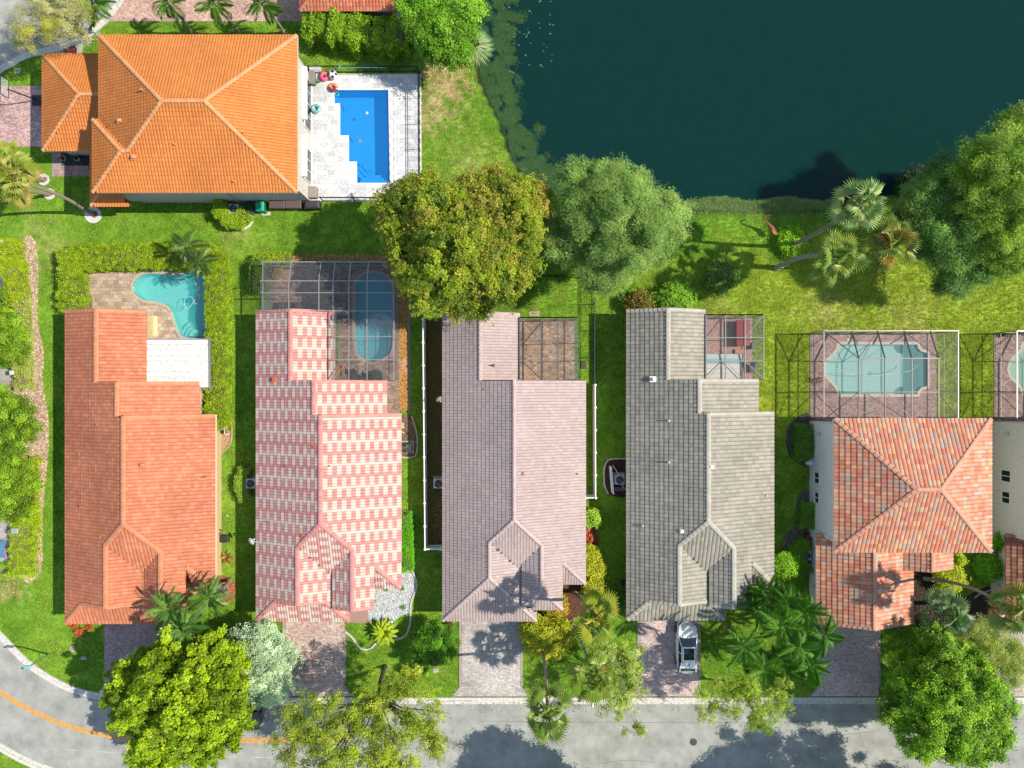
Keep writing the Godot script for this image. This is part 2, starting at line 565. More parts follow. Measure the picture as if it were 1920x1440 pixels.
# fills a planar roof face with tiles. down: the way water runs, on the plan
func face(deck: MB, pts: Array, down: Vector3, w: float, e: float, thick: float, paint: Callable):
	var nn := Vector3.ZERO
	for i in pts.size(): nn += pts[i].cross(pts[(i + 1) % pts.size()])
	nn = nn.normalized()
	if nn.y < 0: nn = -nn
	var u := nn.cross(down).normalized()
	var vv := u.cross(nn).normalized()
	if vv.dot(down) > 0: vv = -vv
	u = vv.cross(nn).normalized()
	deck.slab(pts, nn, Vector3(0, -0.14, 0))
	var flat := PackedVector2Array()
	var lo := Vector2(1e9, 1e9); var hi := -lo
	for p in pts:
		var q := Vector2(u.dot(p), vv.dot(p))
		flat.append(q); lo = lo.min(q); hi = hi.max(q)
	var base: float = nn.dot(pts[0])
	for j in int((hi.y - lo.y) / e) + 1:
		for i in int((hi.x - lo.x) / w) + 1:
			var c := Vector2(lo.x + (i + 0.5) * w, lo.y + (j + 0.42) * e)
			if not Geometry2D.is_point_in_polygon(c, flat): continue
			var pos: Vector3 = u * c.x + vv * c.y + nn * (base + 0.012 + rr(0, 0.008))
			var bs := Basis(u, nn, -vv) * Basis(Vector3.UP, rr(-0.02, 0.02))
			roof_now.xf.append(Transform3D(bs * Basis.from_scale(Vector3(w, thick, e)), pos))
			roof_now.cols.append(paint.call(i, j, pos))
			roof_now.where.append(pos)
func cap_line(a: Vector3, b: Vector3, w: float, col: Color, l := 0.38, lift := 0.05):
	var d := b - a
	var n := maxi(1, int(d.length() / l))
	var z := d.normalized()
	var x := Vector3.UP.cross(z).normalized()
	var y := z.cross(x)
	for i in n:
		var j: float = rr(0.9, 1.08)
		roof_now.caps.append(Transform3D(Basis(x, y, z) * Basis.from_scale(Vector3(w, 0.5, l * 1.05)), a + d * (i + 0.5) / n + y * lift))
		roof_now.capcols.append(Color(col.r * j, col.g * j, col.b * j))
func finish_roof(h: Node3D, deck: MB, deckmat: Material):
	var root := part(deck, "roof", deckmat, h)
	var order := range(roof_now.xf.size())
	order.sort_custom(func(a, b): return Vector2(roof_now.where[a].x, roof_now.where[a].z).length_squared() < Vector2(roof_now.where[b].x, roof_now.where[b].z).length_squared())
	var xf := []; var cols := []
	var cache := {}
	var tm := mat("roof_tile_many", "ffffff", 0.72, {"vc": 1, "tex": tx.grain, "scale": 0.9})
	for i in order.size():
		var k: int = order[i]
		if i < 300:
			one_tile(roof_now.xf[k], roof_now.cols[k], "roof_tile", root, cache)
		else:
			xf.append(roof_now.xf[k]); cols.append(roof_now.cols[k])
	if xf.size(): many("roof_tiles", tile_mesh, xf, cols, tm, root)
	xf = []; cols = []
	for i in roof_now.caps.size():
		if i < 300: one_tile(roof_now.caps[i], roof_now.capcols[i], "ridge_tile", root, cache)
	roof_now = Roof.new()
func one_tile(x: Transform3D, c: Color, called: String, root: Node3D, cache: Dictionary):
	var q := Color(snappedf(c.r, 0.03), snappedf(c.g, 0.03), snappedf(c.b, 0.02))
	if not cache.has(q):
		var m := StandardMaterial3D.new()
		m.albedo_color = q.linear_to_srgb()
		m.roughness = 0.72
		m.albedo_texture = tx.grain; m.uv1_triplanar = true; m.uv1_world_triplanar = true; m.uv1_scale = Vector3.ONE * 0.9
		cache[q] = m
	var o := MeshInstance3D.new()
	o.mesh = tile_mesh; o.material_override = cache[q]; o.name = called
	root.add_child(o, true)
	var t: Node = root
	var at := Vector3.ZERO
	while t != self: at += t.position; t = t.get_parent()
	o.transform = Transform3D(x.basis, x.origin - at)
func wall_box(b: MB, x0, x1, z0, z1, h, y0 := -0.2):
	# four walls 0.2 m thick round a room
	var w := 0.2
	var X0: float = x0 / S; var X1: float = x1 / S; var Z0: float = z0 / S; var Z1: float = z1 / S
	var cy: float = (h + y0) * 0.5
	b.box(Vector3(X0 + w / 2, cy, (Z0 + Z1) / 2), Vector3(w, h - y0, Z1 - Z0))
	b.box(Vector3(X1 - w / 2, cy, (Z0 + Z1) / 2), Vector3(w, h - y0, Z1 - Z0))
	b.box(Vector3((X0 + X1) / 2, cy, Z0 + w / 2), Vector3(X1 - X0 - 2 * w, h - y0, w))
	b.box(Vector3((X0 + X1) / 2, cy, Z1 - w / 2), Vector3(X1 - X0 - 2 * w, h - y0, w))
func gable(b: MB, pts: Array):
	# an upright end wall, 0.12 m thick, points in order
	b.slab(pts, Vector3(0, 0, 1), Vector3(0, 0, -0.12))
func window(h: Node3D, c: Vector3, nrm: Vector3, w: float, hgt: float, panes: int, frame_mat: Material, called := "window"):
	var x := Vector3.UP.cross(nrm)
	var f := MB.new()
	var bs := Basis(x, Vector3.UP, nrm)
	f.box(c + Vector3.UP * (hgt / 2), Vector3(w + 0.08, 0.07, 0.1), bs)
	f.box(c - Vector3.UP * (hgt / 2), Vector3(w + 0.14, 0.08, 0.16), bs)
	for i in panes + 1:
		f.box(c + x * (w * (float(i) / panes - 0.5)), Vector3(0.06, hgt - 0.08, 0.1), bs)
	var wn := part(f, called, frame_mat, h)
	for i in panes:
		var g := MB.new()
		g.box(c + x * (w * ((i + 0.5) / panes - 0.5)) - nrm * 0.02, Vector3(w / panes - 0.07, hgt - 0.09, 0.03), bs)
		part(g, "pane", mat("window_glass", "20262a", 0.06, {"spec": 0.6}), wn)
func vent(h: Node3D, x, y, hh, m: Material, size := 0.22, hooded := false):
	var p := P(x, y, hh)
	var b := MB.new()
	if hooded:
		b.cbox(p + Vector3(0, 0.05, 0), Vector3(size * 1.5, 0.28, size * 1.3), 0.06)
		b.box(p + Vector3(-size * 0.3, -0.12, 0), Vector3(size * 2.2, 0.06, size * 2.0))
	else:
		b.tube([p - Vector3(0, 0.4, 0), p + Vector3(0, 0.25, 0)], [size * 0.35, size * 0.35], 10)
		b.tube([p - Vector3(0, 0.2, 0), p - Vector3(0, 0.1, 0)], [size * 0.75, size * 0.4], 10)
	part(b, "roof_vent", m, h)
func eave_line(b: MB, a: Vector3, c: Vector3):
	b.bar(a + Vector3(0, -0.12, 0), c + Vector3(0, -0.12, 0), 0.05, 0.2)

# single-storey villa with a stepped ridge and a forked front
func villa(label: String, p: Dictionary) -> Node3D:
	var xl: float = p.xl; var xr: float = p.xr
	var ctr := Vector3((xl + xr) / 2 / S, 0, (p.y0 + p.zf) / 2 / S)
	var h := thing("house", label, "house", ctr, "single-storey villas in a row along the street")
	roof_now = Roof.new()
	var hl := func(x): return 2.8 + (x - xl) * K
	var r3: float = (xl + xr) / 2
	var r2: float = (xl + p.xr2) / 2
	var r1: float = p.r1
	var h3: float = hl.call(r3); var h2: float = hl.call(r2); var h1: float = hl.call(r1)
	var hr := func(x): return h3 - (x - r3) * K
	var lx: float = p.lx; var rx: float = p.rx
	var hL: float = hl.call(lx); var hR: float = hr.call(rx)
	var zL: float = p.az + (r3 - lx); var zR: float = p.az + (rx - r3)
	var zf: float = p.zf; var lze: float = p.lze; var rze: float = p.rze
	var xe: float = p.xe; var zn: float = p.zt + (xr - xe)
	var xv: float = p.xv
	var deck := MB.new()
	var pt: Callable = p.paint
	var w: float = p.w; var e: float = p.e; var th: float = p.th
	var apex := Q(r3, p.az, h3)
	var L0 := Q(lx, zL, hL); var R0 := Q(rx, zR, hR)
	var hiL: float
	var left: Array = [Q(xl, p.y0, 2.8), Q(r1, p.y0, h1), Q(r1, p.y1, h1), Q(r2, p.y1, h2), Q(r2, p.y2, h2), Q(r3, p.y2, h3), apex, L0]
	var xs0: float; var xs1: float; var FR: float = p.fr
	if p.hip:
		left += [Q(lx, lze, hL), Q(xl, zf, 2.8)]
	else:
		var d: float = zf - lze
		xs0 = xl + d; xs1 = FR - d
		left += [Q(lx, lze, hL), Q(xs0, lze, hl.call(xs0)), Q(xl, zf, 2.8)]
	face(deck, left, Vector3.LEFT, w, e, th, pt)
	face(deck, [Q(r1, p.y0, h1), Q(p.xr1, p.y0, h1 - (p.xr1 - r1) * K), Q(p.xr1, p.y1, h1 - (p.xr1 - r1) * K), Q(r1, p.y1, h1)], Vector3.RIGHT, w, e, th, pt)
	if p.y2 - p.y1 > 2:
		face(deck, [Q(r2, p.y1, h2), Q(p.xr2, p.y1, h2 - (p.xr2 - r2) * K), Q(p.xr2, p.y2, h2 - (p.xr2 - r2) * K), Q(r2, p.y2, h2)], Vector3.RIGHT, w, e, th, pt)
	var right := [Q(r3, p.y2, h3), Q(xr, p.y2, 2.8), Q(xr, zn, 2.8), Q(xe, p.zt, hr.call(xe))]
	if p.hip: right += [Q(xe, rze + (xe - rx), hr.call(xe)), Q(rx, rze, hR), R0, apex]
	else: right += [Q(xe, rze, hr.call(xe)), Q(rx, rze, hR), R0, apex]
	face(deck, right, Vector3.RIGHT, w, e, th, pt)
	# the slope between the forked ridges, and the two slopes that meet it in valleys
	var xa: float = xv + 1.5
	face(deck, [apex, L0, Q(xa, zL + xa - lx, hL - (xa - lx) * K), Q(xa, zR + rx - xa, hR - (rx - xa) * K), R0], Vector3(0, 0, 1), w, e, th, pt)
	var li := func(x): return hL - (x - lx) * K
	if p.hip:
		face(deck, [L0, Q(xa, zL + xa - lx, li.call(xa)), Q(xa, lze + (xa - lx), li.call(xa)), Q(lx, lze, hL)], Vector3.RIGHT, w, e, th, pt)
		face(deck, [Q(lx, lze, hL), Q(xl, zf, 2.8), Q(FR, zf, 2.8)], Vector3(0, 0, 1), w, e, th, pt)
		face(deck, [Q(xa, lze + (xa - lx), li.call(xa)), Q(FR, zf, 2.8), Q(FR, zf - 14, 2.8), Q(xa, zf - 14 - (FR - xa), li.call(xa))], Vector3.RIGHT, w, e, th, pt)
		face(deck, [R0, Q(rx, rze, hR), Q(xv, rze + (rx - xv), hR - (rx - xv) * K), Q(xv, zR + rx - xv, hR - (rx - xv) * K)], Vector3.LEFT, w, e, th, pt)
		face(deck, [Q(rx, rze, hR), Q(xv, rze + (rx - xv), hR - (rx - xv) * K), Q(xe, rze + (xe - rx), hr.call(xe))], Vector3(0, 0, 1), w, e, th, pt)
	else:
		face(deck, [L0, Q(xa, zL + xa - lx, li.call(xa)), Q(xa, lze, li.call(xa)), Q(lx, lze, hL)], Vector3.RIGHT, w, e, th, pt)
		face(deck, [Q(xs0, lze, hl.call(xs0)), Q(xl, zf, 2.8), Q(FR, zf, 2.8), Q(xs1, lze, hl.call(xs0))], Vector3(0, 0, 1), w, e, th, pt)
		face(deck, [Q(xs1, lze, hl.call(xs0)), Q(FR, zf, 2.8), Q(FR, lze - 2, 2.8), Q(xs1, lze - 2, hl.call(xs0))], Vector3.RIGHT, w, e, th, pt)
		face(deck, [R0, Q(rx, rze, hR), Q(xv, rze, hR - (rx - xv) * K), Q(xv, zR + rx - xv, hR - (rx - xv) * K)], Vector3.LEFT, w, e, th, pt)
	face(deck, [Q(xe, p.zt, hr.call(xe)), Q(xr, zn, 2.8), Q(xe, zn, 2.8)], Vector3(0, 0, 1), w, e, th, pt)
	# ridge, hip and rake tiles
	var cw: float = p.cw
	var cc: Color = p.cap
	cap_line(Q(r1, p.y0, h1), Q(r1, p.y1, h1), cw, cc)
	if p.y2 - p.y1 > 2: cap_line(Q(r2, p.y1, h2), Q(r2, p.y2, h2), cw, cc)
	cap_line(Q(r3, p.y2, h3), apex, cw, cc)
	cap_line(apex, L0, cw, cc); cap_line(apex, R0, cw, cc)
	cap_line(L0, Q(lx, lze, hL), cw, cc); cap_line(R0, Q(rx, rze, hR), cw, cc)
	cap_line(Q(xe, p.zt, hr.call(xe)), Q(xr, zn, 2.8), cw, cc)
	if p.hip:
		cap_line(Q(lx, lze, hL), Q(xl, zf, 2.8), cw, cc); cap_line(Q(lx, lze, hL), Q(FR, zf, 2.8), cw, cc)
		cap_line(Q(rx, rze, hR), Q(xe, rze + xe - rx, hr.call(xe)), cw, cc); cap_line(Q(rx, rze, hR), Q(xv, rze + rx - xv, hR - (rx - xv) * K), cw, cc)
	else:
		cap_line(Q(xs0, lze, hl.call(xs0)), Q(xl, zf, 2.8), cw, cc); cap_line(Q(xs1, lze, hl.call(xs0)), Q(FR, zf, 2.8), cw, cc)
		cap_line(Q(lx, lze, hL), Q(xs0, lze, hl.call(xs0)), cw * 0.7, cc); cap_line(Q(lx, lze, hL), Q(xs1, lze, hl.call(xs0)), cw * 0.7, cc)
		cap_line(Q(rx, rze, hR), Q(xe, rze, hr.call(xe)), cw * 0.7, cc); cap_line(Q(rx, rze, hR), Q(xv, rze, hR - (rx - xv) * K), cw * 0.7, cc)
	for q in [[r1, p.xr1, p.y0, h1], [r2, p.xr2, p.y1, h2], [r3, xr, p.y2, h3]]:
		if q[2] == p.y1 and p.y2 - p.y1 <= 2: continue
		cap_line(Q(q[0], q[2] + 2, q[3]), Q(q[1], q[2] + 2, q[3] - (q[1] - q[0]) * K), cw * 0.75, cc)
	cap_line(Q(r1, p.y0 + 2, h1), Q(xl, p.y0 + 2, 2.8), cw * 0.75, cc)
	finish_roof(h, deck, mat("roof_deck" + p.id, p.deck, 0.85))
	# walls under the eaves, gable ends, fascia
	var wl := MB.new()
	var i := 12.0
	var sec := [[p.xr1, p.y0 + 6, p.y1 + 10], [p.xr2, p.y1 + 6, p.y2 + 10], [xr, p.y2 + 6, zn - 8], [xe, p.zt, rze - 8]]
	if p.y2 - p.y1 <= 2: sec.remove_at(1)
	var k := 0
	for s in sec:
		wall_box(wl, xl + i, s[0] - i, s[1] + (3 if k else 0), s[2], 2.55 + k * 0.01)
		k += 1
	wall_box(wl, xl + i + 1, minf(FR, xv + 10) - i, p.zt + 12, zf - i, 2.5)
	for q in [[r1, p.xr1, p.y0, h1], [r2, p.xr2, p.y1, h2], [r3, xr, p.y2, h3]]:
		if q[2] == p.y1 and p.y2 - p.y1 <= 2: continue
		gable(wl, [Q(xl + 4, q[2] + 7, 2.6), Q(q[1] - 4, q[2] + 7, 2.55), Q(q[1] - 4, q[2] + 7, q[3] - (q[1] - 4 - q[0]) * K - 0.15), Q(q[0], q[2] + 7, q[3] - 0.15), Q(xl + 4, q[2] + 7, hl.call(xl + 4) - 0.15)])
	if not p.hip:
		gable(wl, [Q(xs0, lze - 3, hl.call(xs0) - 0.1), Q(xs1, lze - 3, hl.call(xs0) - 0.1), Q(lx, lze - 3, hL - 0.15)])
		gable(wl, [Q(xv, rze - 3, 2.5), Q(xe, rze - 3, 2.5), Q(xe, rze - 3, hr.call(xe) - 0.15), Q(rx, rze - 3, hR - 0.15), Q(xv, rze - 3, hR - (rx - xv) * K - 0.15)])
	wl.box(Q(xv + 0.8, (zR + rx - xv + rze) / 2, 3.2), Vector3(0.06, hR - (rx - xv) * K - 2.55, (rze - zR - rx + xv) / S))
	part(wl, "wall", mat("wall" + p.id, p.wall, 0.85, {"tex": tx.grain, "scale": 0.5}), h)
	var fa := MB.new()
	eave_line(fa, Q(xl - 1, p.y0, 2.8), Q(xl - 1, zf, 2.8))
	eave_line(fa, Q(xr + 1, p.y2, 2.8), Q(xr + 1, zn, 2.8))
	eave_line(fa, Q(xl, zf + 1, 2.8), Q(FR, zf + 1, 2.8))
	eave_line(fa, Q(xe, zn + 1, 2.8), Q(xr, zn + 1, 2.8))
	part(fa, "fascia", mat("trim" + p.id, p.trim, 0.5), h)
	var gd := MB.new()
	for r in 5:
		gd.box(Q((xl + minf(FR, xv)) / 2, zf - i + 1.2, 0.25 + r * 0.46), Vector3((minf(FR, xv) - xl - 70) / S, 0.44, 0.06))
	part(gd, "garage_door", mat("garage_white", "d8d4cc", 0.5), h)
	return h
# ---- ground, paving, pools, cages
func in_lake_depth(q: Vector2) -> float:
	if not Geometry2D.is_point_in_polygon(q, lake): return 0.0
	var d := 1e9
	for i in lake.size():
		d = minf(d, q.distance_to(Geometry2D.get_closest_point_to_segment(q, lake[i], lake[(i + 1) % lake.size()])))
	return d
var dry := [[830, 135, 42, 0.8], [845, 160, 35, 0.7], [815, 200, 30, 0.6], [810, 235, 25, 0.4], [830, 170, 60, 0.35], [440, 435, 30, 0.3], [20, 1100, 30, 0.5], [820, 1230, 20, 0.4], [640, 20, 30, 0.3], [65, 430, 30, 0.25], [1550, 580, 50, 0.25], [1700, 600, 60, 0.2], [1350, 600, 40, 0.25], [880, 300, 50, 0.2], [100, 470, 40, 0.25]]
func lawn_color(x: float, z: float) -> Color:
	var px := x * S + 960; var py := z * S + 720
	var n1 := fast_noise.get_noise_2d(x * 4, z * 4)
	var n2 := fast_noise.get_noise_2d(x * 17 + 50, z * 17)
	var c := lin("6a972e").lerp(lin("80a83a"), clampf(0.5 + n1 * 0.9, 0, 1))
	c = c.lerp(lin("a0ac46"), clampf(n2 * 0.5, 0, 0.4))
	c = c.lerp(lin("a8b03a"), 0.5 * smoothstep(1150.0, 1450.0, px + 120.0 * n1) * smoothstep(430.0, 520.0, py + 60.0 * n1) * smoothstep(900.0, 780.0, py))
	var dn := fast_noise.get_noise_2d(x * 30, z * 30)
	for d in dry:
		var r: float = Vector2(px - d[0], py - d[1]).length() / d[2]
		if r < 1.5: c = c.lerp(lin("c4ae84"), clampf((1.25 - r + dn * 1.3) * d[3], 0, 0.85))
	return c
func build_ground():
	var xs := [-420.0, -200.0, -110.0, -75.0]
	for i in 221: xs.append(-55.0 + i * 0.5)
	xs += [75.0, 110.0, 200.0, 420.0]
	var zs := [-420.0, -200.0, -110.0, -75.0]
	for i in 177: zs.append(-44.0 + i * 0.5)
	zs += [75.0, 110.0, 200.0, 420.0]
	var v := PackedVector3Array(); var c := PackedColorArray(); var nn := PackedVector3Array(); var ix := PackedInt32Array()
	for z in zs:
		for x in xs:
			var y := 0.0
			var q := Vector2(x, z)
			var d := in_lake_depth(q)
			var col := lawn_color(x, z)
			if d > 0:
				y = -0.34 * smoothstep(0.0, 0.8, d) - 2.4 * smoothstep(0.6, 7.0, d)
				var m := fast_noise.get_noise_2d(x * 12, z * 12)
				col = lin("2a3c2c").lerp(lin("34462e"), clampf(m + 0.5, 0, 1))
			for pl in pools:
				if Geometry2D.is_point_in_polygon(q, pl): y = -3.0
			v.append(Vector3(x, y, z)); c.append(col); nn.append(Vector3.UP)
	var w := xs.size()
	for j in zs.size() - 1:
		for i in w - 1:
			var a := j * w + i
			ix.append_array([a, a + 1, a + w + 1, a, a + w + 1, a + w])
	var arr := []
	arr.resize(Mesh.ARRAY_MAX)
	arr[Mesh.ARRAY_VERTEX] = v; arr[Mesh.ARRAY_NORMAL] = nn; arr[Mesh.ARRAY_COLOR] = c; arr[Mesh.ARRAY_INDEX] = ix
	var am := ArrayMesh.new()
	am.add_surface_from_arrays(Mesh.PRIMITIVE_TRIANGLES, arr)
	am.surface_set_material(0, mat("lawn", "ffffff", 0.95, {"vc": 1, "tex": tx.lawn, "scale": 1.0 / 17.0, "spec": 0.2}))
	var o := MeshInstance3D.new()
	o.mesh = am; o.name = "ground"; add_child(o)
	o.set_meta("label", "lawns and bare earth between the houses, sloping into the lake"); o.set_meta("kind", "structure")
func build_grass():
	var b := MB.new()
	for i in 5:
		var a := TAU * i / 5
		var d := Vector3(cos(a), 0, sin(a))
		var s := Vector3(-sin(a), 0, cos(a)) * 0.025
		var g := 0.85 + 0.1 * (i % 4)
		b.col = Color(g, g, g)
		b.tri(d * 0.01 - s, d * 0.01 + s, d * 0.1 + Vector3(0, 0.075, 0))
	var m := b.mesh()
	var xf := []; var cols := []
	while xf.size() < 170000:
		var x: float = rr(-47, 47); var z: float = rr(-36, 36)
		var i := int((x + 50) * 4); var j := int((z + 38) * 4)
		if mask[j * 400 + i]: continue
		var c := lawn_color(x, z)
		var k: float = rr(0.75, 1.35)
		cols.append(Color(c.r * k * 1.02, c.g * k, c.b * k * 0.9))
		xf.append(Transform3D(Basis(Vector3.UP, rr(0, TAU)).scaled(Vector3(1, rr(0.5, 1.3), 1) * rr(0.8, 1.5)), Vector3(x, 0.0, z)))
	var o := many("grass", m, xf, cols, mat("grass_blade", "ffffff", 0.7, {"vc": 1, "back": Color(0.5, 0.6, 0.2), "spec": 0.25}))
	o.set_meta("label", "short grass blades of the lawns between the houses")
func mark_lake():
	for j in 304:
		for i in 400:
			if Geometry2D.is_point_in_polygon(Vector2(i / 4.0 - 49.875, j / 4.0 - 37.875), lake): mask[j * 400 + i] = 1
func sheet(called, label, p: PackedVector2Array, y: float, m: Material, thick := 0.12, kind := "structure") -> MeshInstance3D:
	mark(p)
	var b := MB.new()
	b.slab(v3(p, y), Vector3.UP, Vector3(0, -thick, 0))
	return setting(b, called, m, label, kind)
func bulk(called, label, p: PackedVector2Array, n: int, y: float, size: float, pal: Array, mesh: Mesh, m: Material):
	# loose matter (gravel, chips, litter) spread over a patch
	var lo := p[0]; var hi := p[0]
	for q in p: lo = lo.min(q); hi = hi.max(q)
	var xf := []; var cols := []
	while xf.size() < n:
		var q := Vector2(rr(lo.x, hi.x), rr(lo.y, hi.y))
		if not Geometry2D.is_point_in_polygon(q, p): continue
		var c := lin(pal[rng.randi() % pal.size()])
		var j: float = rr(0.7, 1.25)
		cols.append(Color(c.r * j, c.g * j, c.b * j))
		xf.append(Transform3D((Basis(Vector3.UP, rr(0, TAU)) * Basis(Vector3.RIGHT, rr(-0.5, 0.5))).scaled(Vector3(rr(0.5, 1.4), rr(0.6, 1.2), rr(0.5, 1.4)) * size), Vector3(q.x, y + rr(0, 0.02), q.y)))
	var o := many(called, mesh, xf, cols, m)
	o.set_meta("label", label)
# pavers laid in rows over a slab, cut out where "holes" lie. singly: the first 300 nearest the middle are parts of their own
func pave(root: Node, p: PackedVector2Array, y: float, l: float, w: float, pal: Array, singly: bool, holes := [], tone := 0.12, turn := false, called := "paver", gap := 0.014):
	var lo := p[0]; var hi := p[0]
	for q in p: lo = lo.min(q); hi = hi.max(q)
	var list := []
	var dx := l; var dz := w
	if turn: dx = w; dz = l
	for j in int((hi.y - lo.y) / dz) + 1:
		for i in range(-1, int((hi.x - lo.x) / dx) + 2):
			var c := Vector2(lo.x + (i + 0.5 + (0.5 * (j % 2) if not turn else 0.0)) * dx, lo.y + (j + 0.5 + (0.5 * (posmod(i, 2)) if turn else 0.0)) * dz)
			var ok := true
			for k in [Vector2(-0.38, -0.38), Vector2(0.38, -0.38), Vector2(0.38, 0.38), Vector2(-0.38, 0.38)]:
				if not Geometry2D.is_point_in_polygon(c + Vector2(k.x * dx, k.y * dz), p): ok = false
			if ok:
				for hl in holes:
					for k in [Vector2(-0.5, -0.5), Vector2(0.5, -0.5), Vector2(0.5, 0.5), Vector2(-0.5, 0.5), Vector2.ZERO]:
						if Geometry2D.is_point_in_polygon(c + Vector2(k.x * dx, k.y * dz), hl): ok = false
			if ok: list.append(c)
	if singly: list.sort_custom(func(a, b): return a.length_squared() < b.length_squared())
	var xf := []; var cols := []
	var pm := mat("paver_many", "ffffff", 0.8, {"vc": 1, "tex": tx.grain, "scale": 0.5})
	var off := Vector3.ZERO
	var n := 0
	for c in list:
		var base: String = pal[rng.randi() % pal.size()]
		var x := Transform3D(Basis.from_scale(Vector3(dx - gap, 0.06, dz - gap)) , Vector3(c.x, y + rr(-0.003, 0.003), c.y))
		var cl := lin(base)
		var patch := 1.0 + tone * 2.0 * fast_noise.get_noise_2d(c.x * 9, c.y * 9)
		var j: float = rr(1 - tone, 1 + tone) * patch
		if singly and n < 300:
			var o := MeshInstance3D.new()
			o.mesh = paver_mesh
			var key := snappedf(j, 0.05)
			var hex := (Color(cl.r * key, cl.g * key, cl.b * key)).linear_to_srgb().to_html(false)
			o.material_override = mat("paver" + hex, hex, 0.8, {"tex": tx.grain, "scale": 0.5})
			o.name = called
			root.add_child(o, true)
			o.transform = x
			n += 1
		else:
			xf.append(x); cols.append(Color(cl.r * j, cl.g * j, cl.b * j))
	if xf.size(): many(called + "s", paver_mesh, xf, cols, pm, root)
func make_paver() -> ArrayMesh:
	var b := MB.new()
	b.cbox(Vector3.ZERO, Vector3(1, 1, 1), 0.06)
	return b.mesh()
func driveway(label, pts: Array, pal: Array, tone := 0.14, l := 0.22, w := 0.11):
	var p := img_poly(pts)
	var s := sheet("driveway", label, p, 0.03, mat("joint_sand", "9a908a", 0.95, {"tex": tx.grain, "scale": 0.5}))
	pave(s, p, 0.045, l, w, pal, false, [], tone)
	return s
# a pool: shell, coping, water. outline in photo pixels on the ground
func pool(label, outline: PackedVector2Array, shell_hex, water_hex, alpha: float, deep: float, coping_hex, cop := 0.3, coping_pieces := true):
	var ctr := Vector2.ZERO
	for q in outline: ctr += q
	ctr /= outline.size()
	var t := thing("swimming_pool", label, "swimming pool", Vector3(ctr.x, 0, ctr.y))
	if Geometry2D.is_polygon_clockwise(outline): outline.reverse()
	var b := MB.new()
	var n := outline.size()
	for i in n:
		var p := outline[i]; var q := outline[(i + 1) % n]
		var o := (q - p).normalized()
		var out := Vector2(o.y, -o.x) * 0.15
		b.slab([Vector3(p.x, 0.02, p.y), Vector3(q.x, 0.02, q.y), Vector3(q.x + out.x, 0.02, q.y + out.y), Vector3(p.x + out.x, 0.02, p.y + out.y)], Vector3.UP, Vector3(0, -deep - 0.02, 0))
	b.slab(v3(outline, -deep), Vector3.UP, Vector3(0, -0.1, 0))
	part(b, "shell", mat("shell" + shell_hex, shell_hex, 0.6, {"tex": tx.water_floor, "scale": 0.25}), t)
	var dr := MB.new(); dr.cbox(Vector3(ctr.x + 0.3, -deep + 0.01, ctr.y + 0.4), Vector3(0.35, 0.05, 0.35), 0.02)
	part(dr, "drain", mat("drain_grey", "8fa4a8", 0.6), t)
	# rippled surface
	var wb := MB.new()
	wb.poly(v3(outline, -0.12), Vector3.UP)
	part(wb, "water", mat("water" + water_hex, water_hex, 0.04, {"alpha": alpha, "ripple": tx.ripple, "deep": 0.25, "scale": 0.25, "spec": 0.5}), t)
	if cop > 0:
		var grown: Array = Geometry2D.offset_polygon(outline, cop, Geometry2D.JOIN_MITER)
		var g: PackedVector2Array = grown[0]
		var total := 0.0
		for i in n: total += outline[i].distance_to(outline[(i + 1) % n])
		for i in n:
			var p := outline[i]; var q := outline[(i + 1) % n]
			var l := p.distance_to(q)
			var pieces := maxi(1, int(round(l / 0.5)))
			var pp := outline[(i - 1 + n) % n]; var qq := outline[(i + 2) % n]
			var e := (q - p).normalized()
			var np := (e + (p - pp).normalized()).normalized(); var nq := (e + (qq - q).normalized()).normalized()
			np = Vector2(np.y, -np.x) * cop / maxf(0.4, np.dot(e)); nq = Vector2(nq.y, -nq.x) * cop / maxf(0.4, nq.dot(e))
			for k in pieces:
				var s0 := (k + 0.012) / pieces; var s1 := (k + 1 - 0.012) / pieces
				var a := p.lerp(q, s0); var d := p.lerp(q, s1)
				var ao := a + np.lerp(nq, s0); var dd := d + np.lerp(nq, s1)
				var cb := MB.new()
				var tone: float = rr(-0.03, 0.03)
				cb.slab([Vector3(a.x, 0.085, a.y), Vector3(d.x, 0.085, d.y), Vector3(dd.x, 0.085, dd.y), Vector3(ao.x, 0.085, ao.y)], Vector3.UP, Vector3(0, -0.07, 0))
				var hx := Color(coping_hex).lightened(maxf(tone, 0)).darkened(maxf(-tone, 0)).to_html(false)
				part(cb, "coping_stone", mat("coping" + hx.substr(0, 4), coping_hex, 0.75, {"tex": tx.grain, "scale": 0.7}), t)
	return t
# deck slab with a hole for a pool: cut through the pool's middle into two sheets that butt together
func deck_with_pool(called, label, p: PackedVector2Array, hole: PackedVector2Array, y: float, m: Material) -> MeshInstance3D:
	mark(p)
	var cx := 0.0
	for q in hole: cx += q.x
	cx /= hole.size()
	var b := MB.new()
	for side in 2:
		var half := PackedVector2Array([Vector2(-200, -200), Vector2(cx, -200), Vector2(cx, 200), Vector2(-200, 200)]) if side == 0 else PackedVector2Array([Vector2(cx, -200), Vector2(200, -200), Vector2(200, 200), Vector2(cx, 200)])
		for a in Geometry2D.intersect_polygons(p, half):
			for d in Geometry2D.clip_polygons(a, hole):
				b.slab(v3(d, y), Vector3.UP, Vector3(0, -0.12, 0))
	return setting(b, called, m, label)
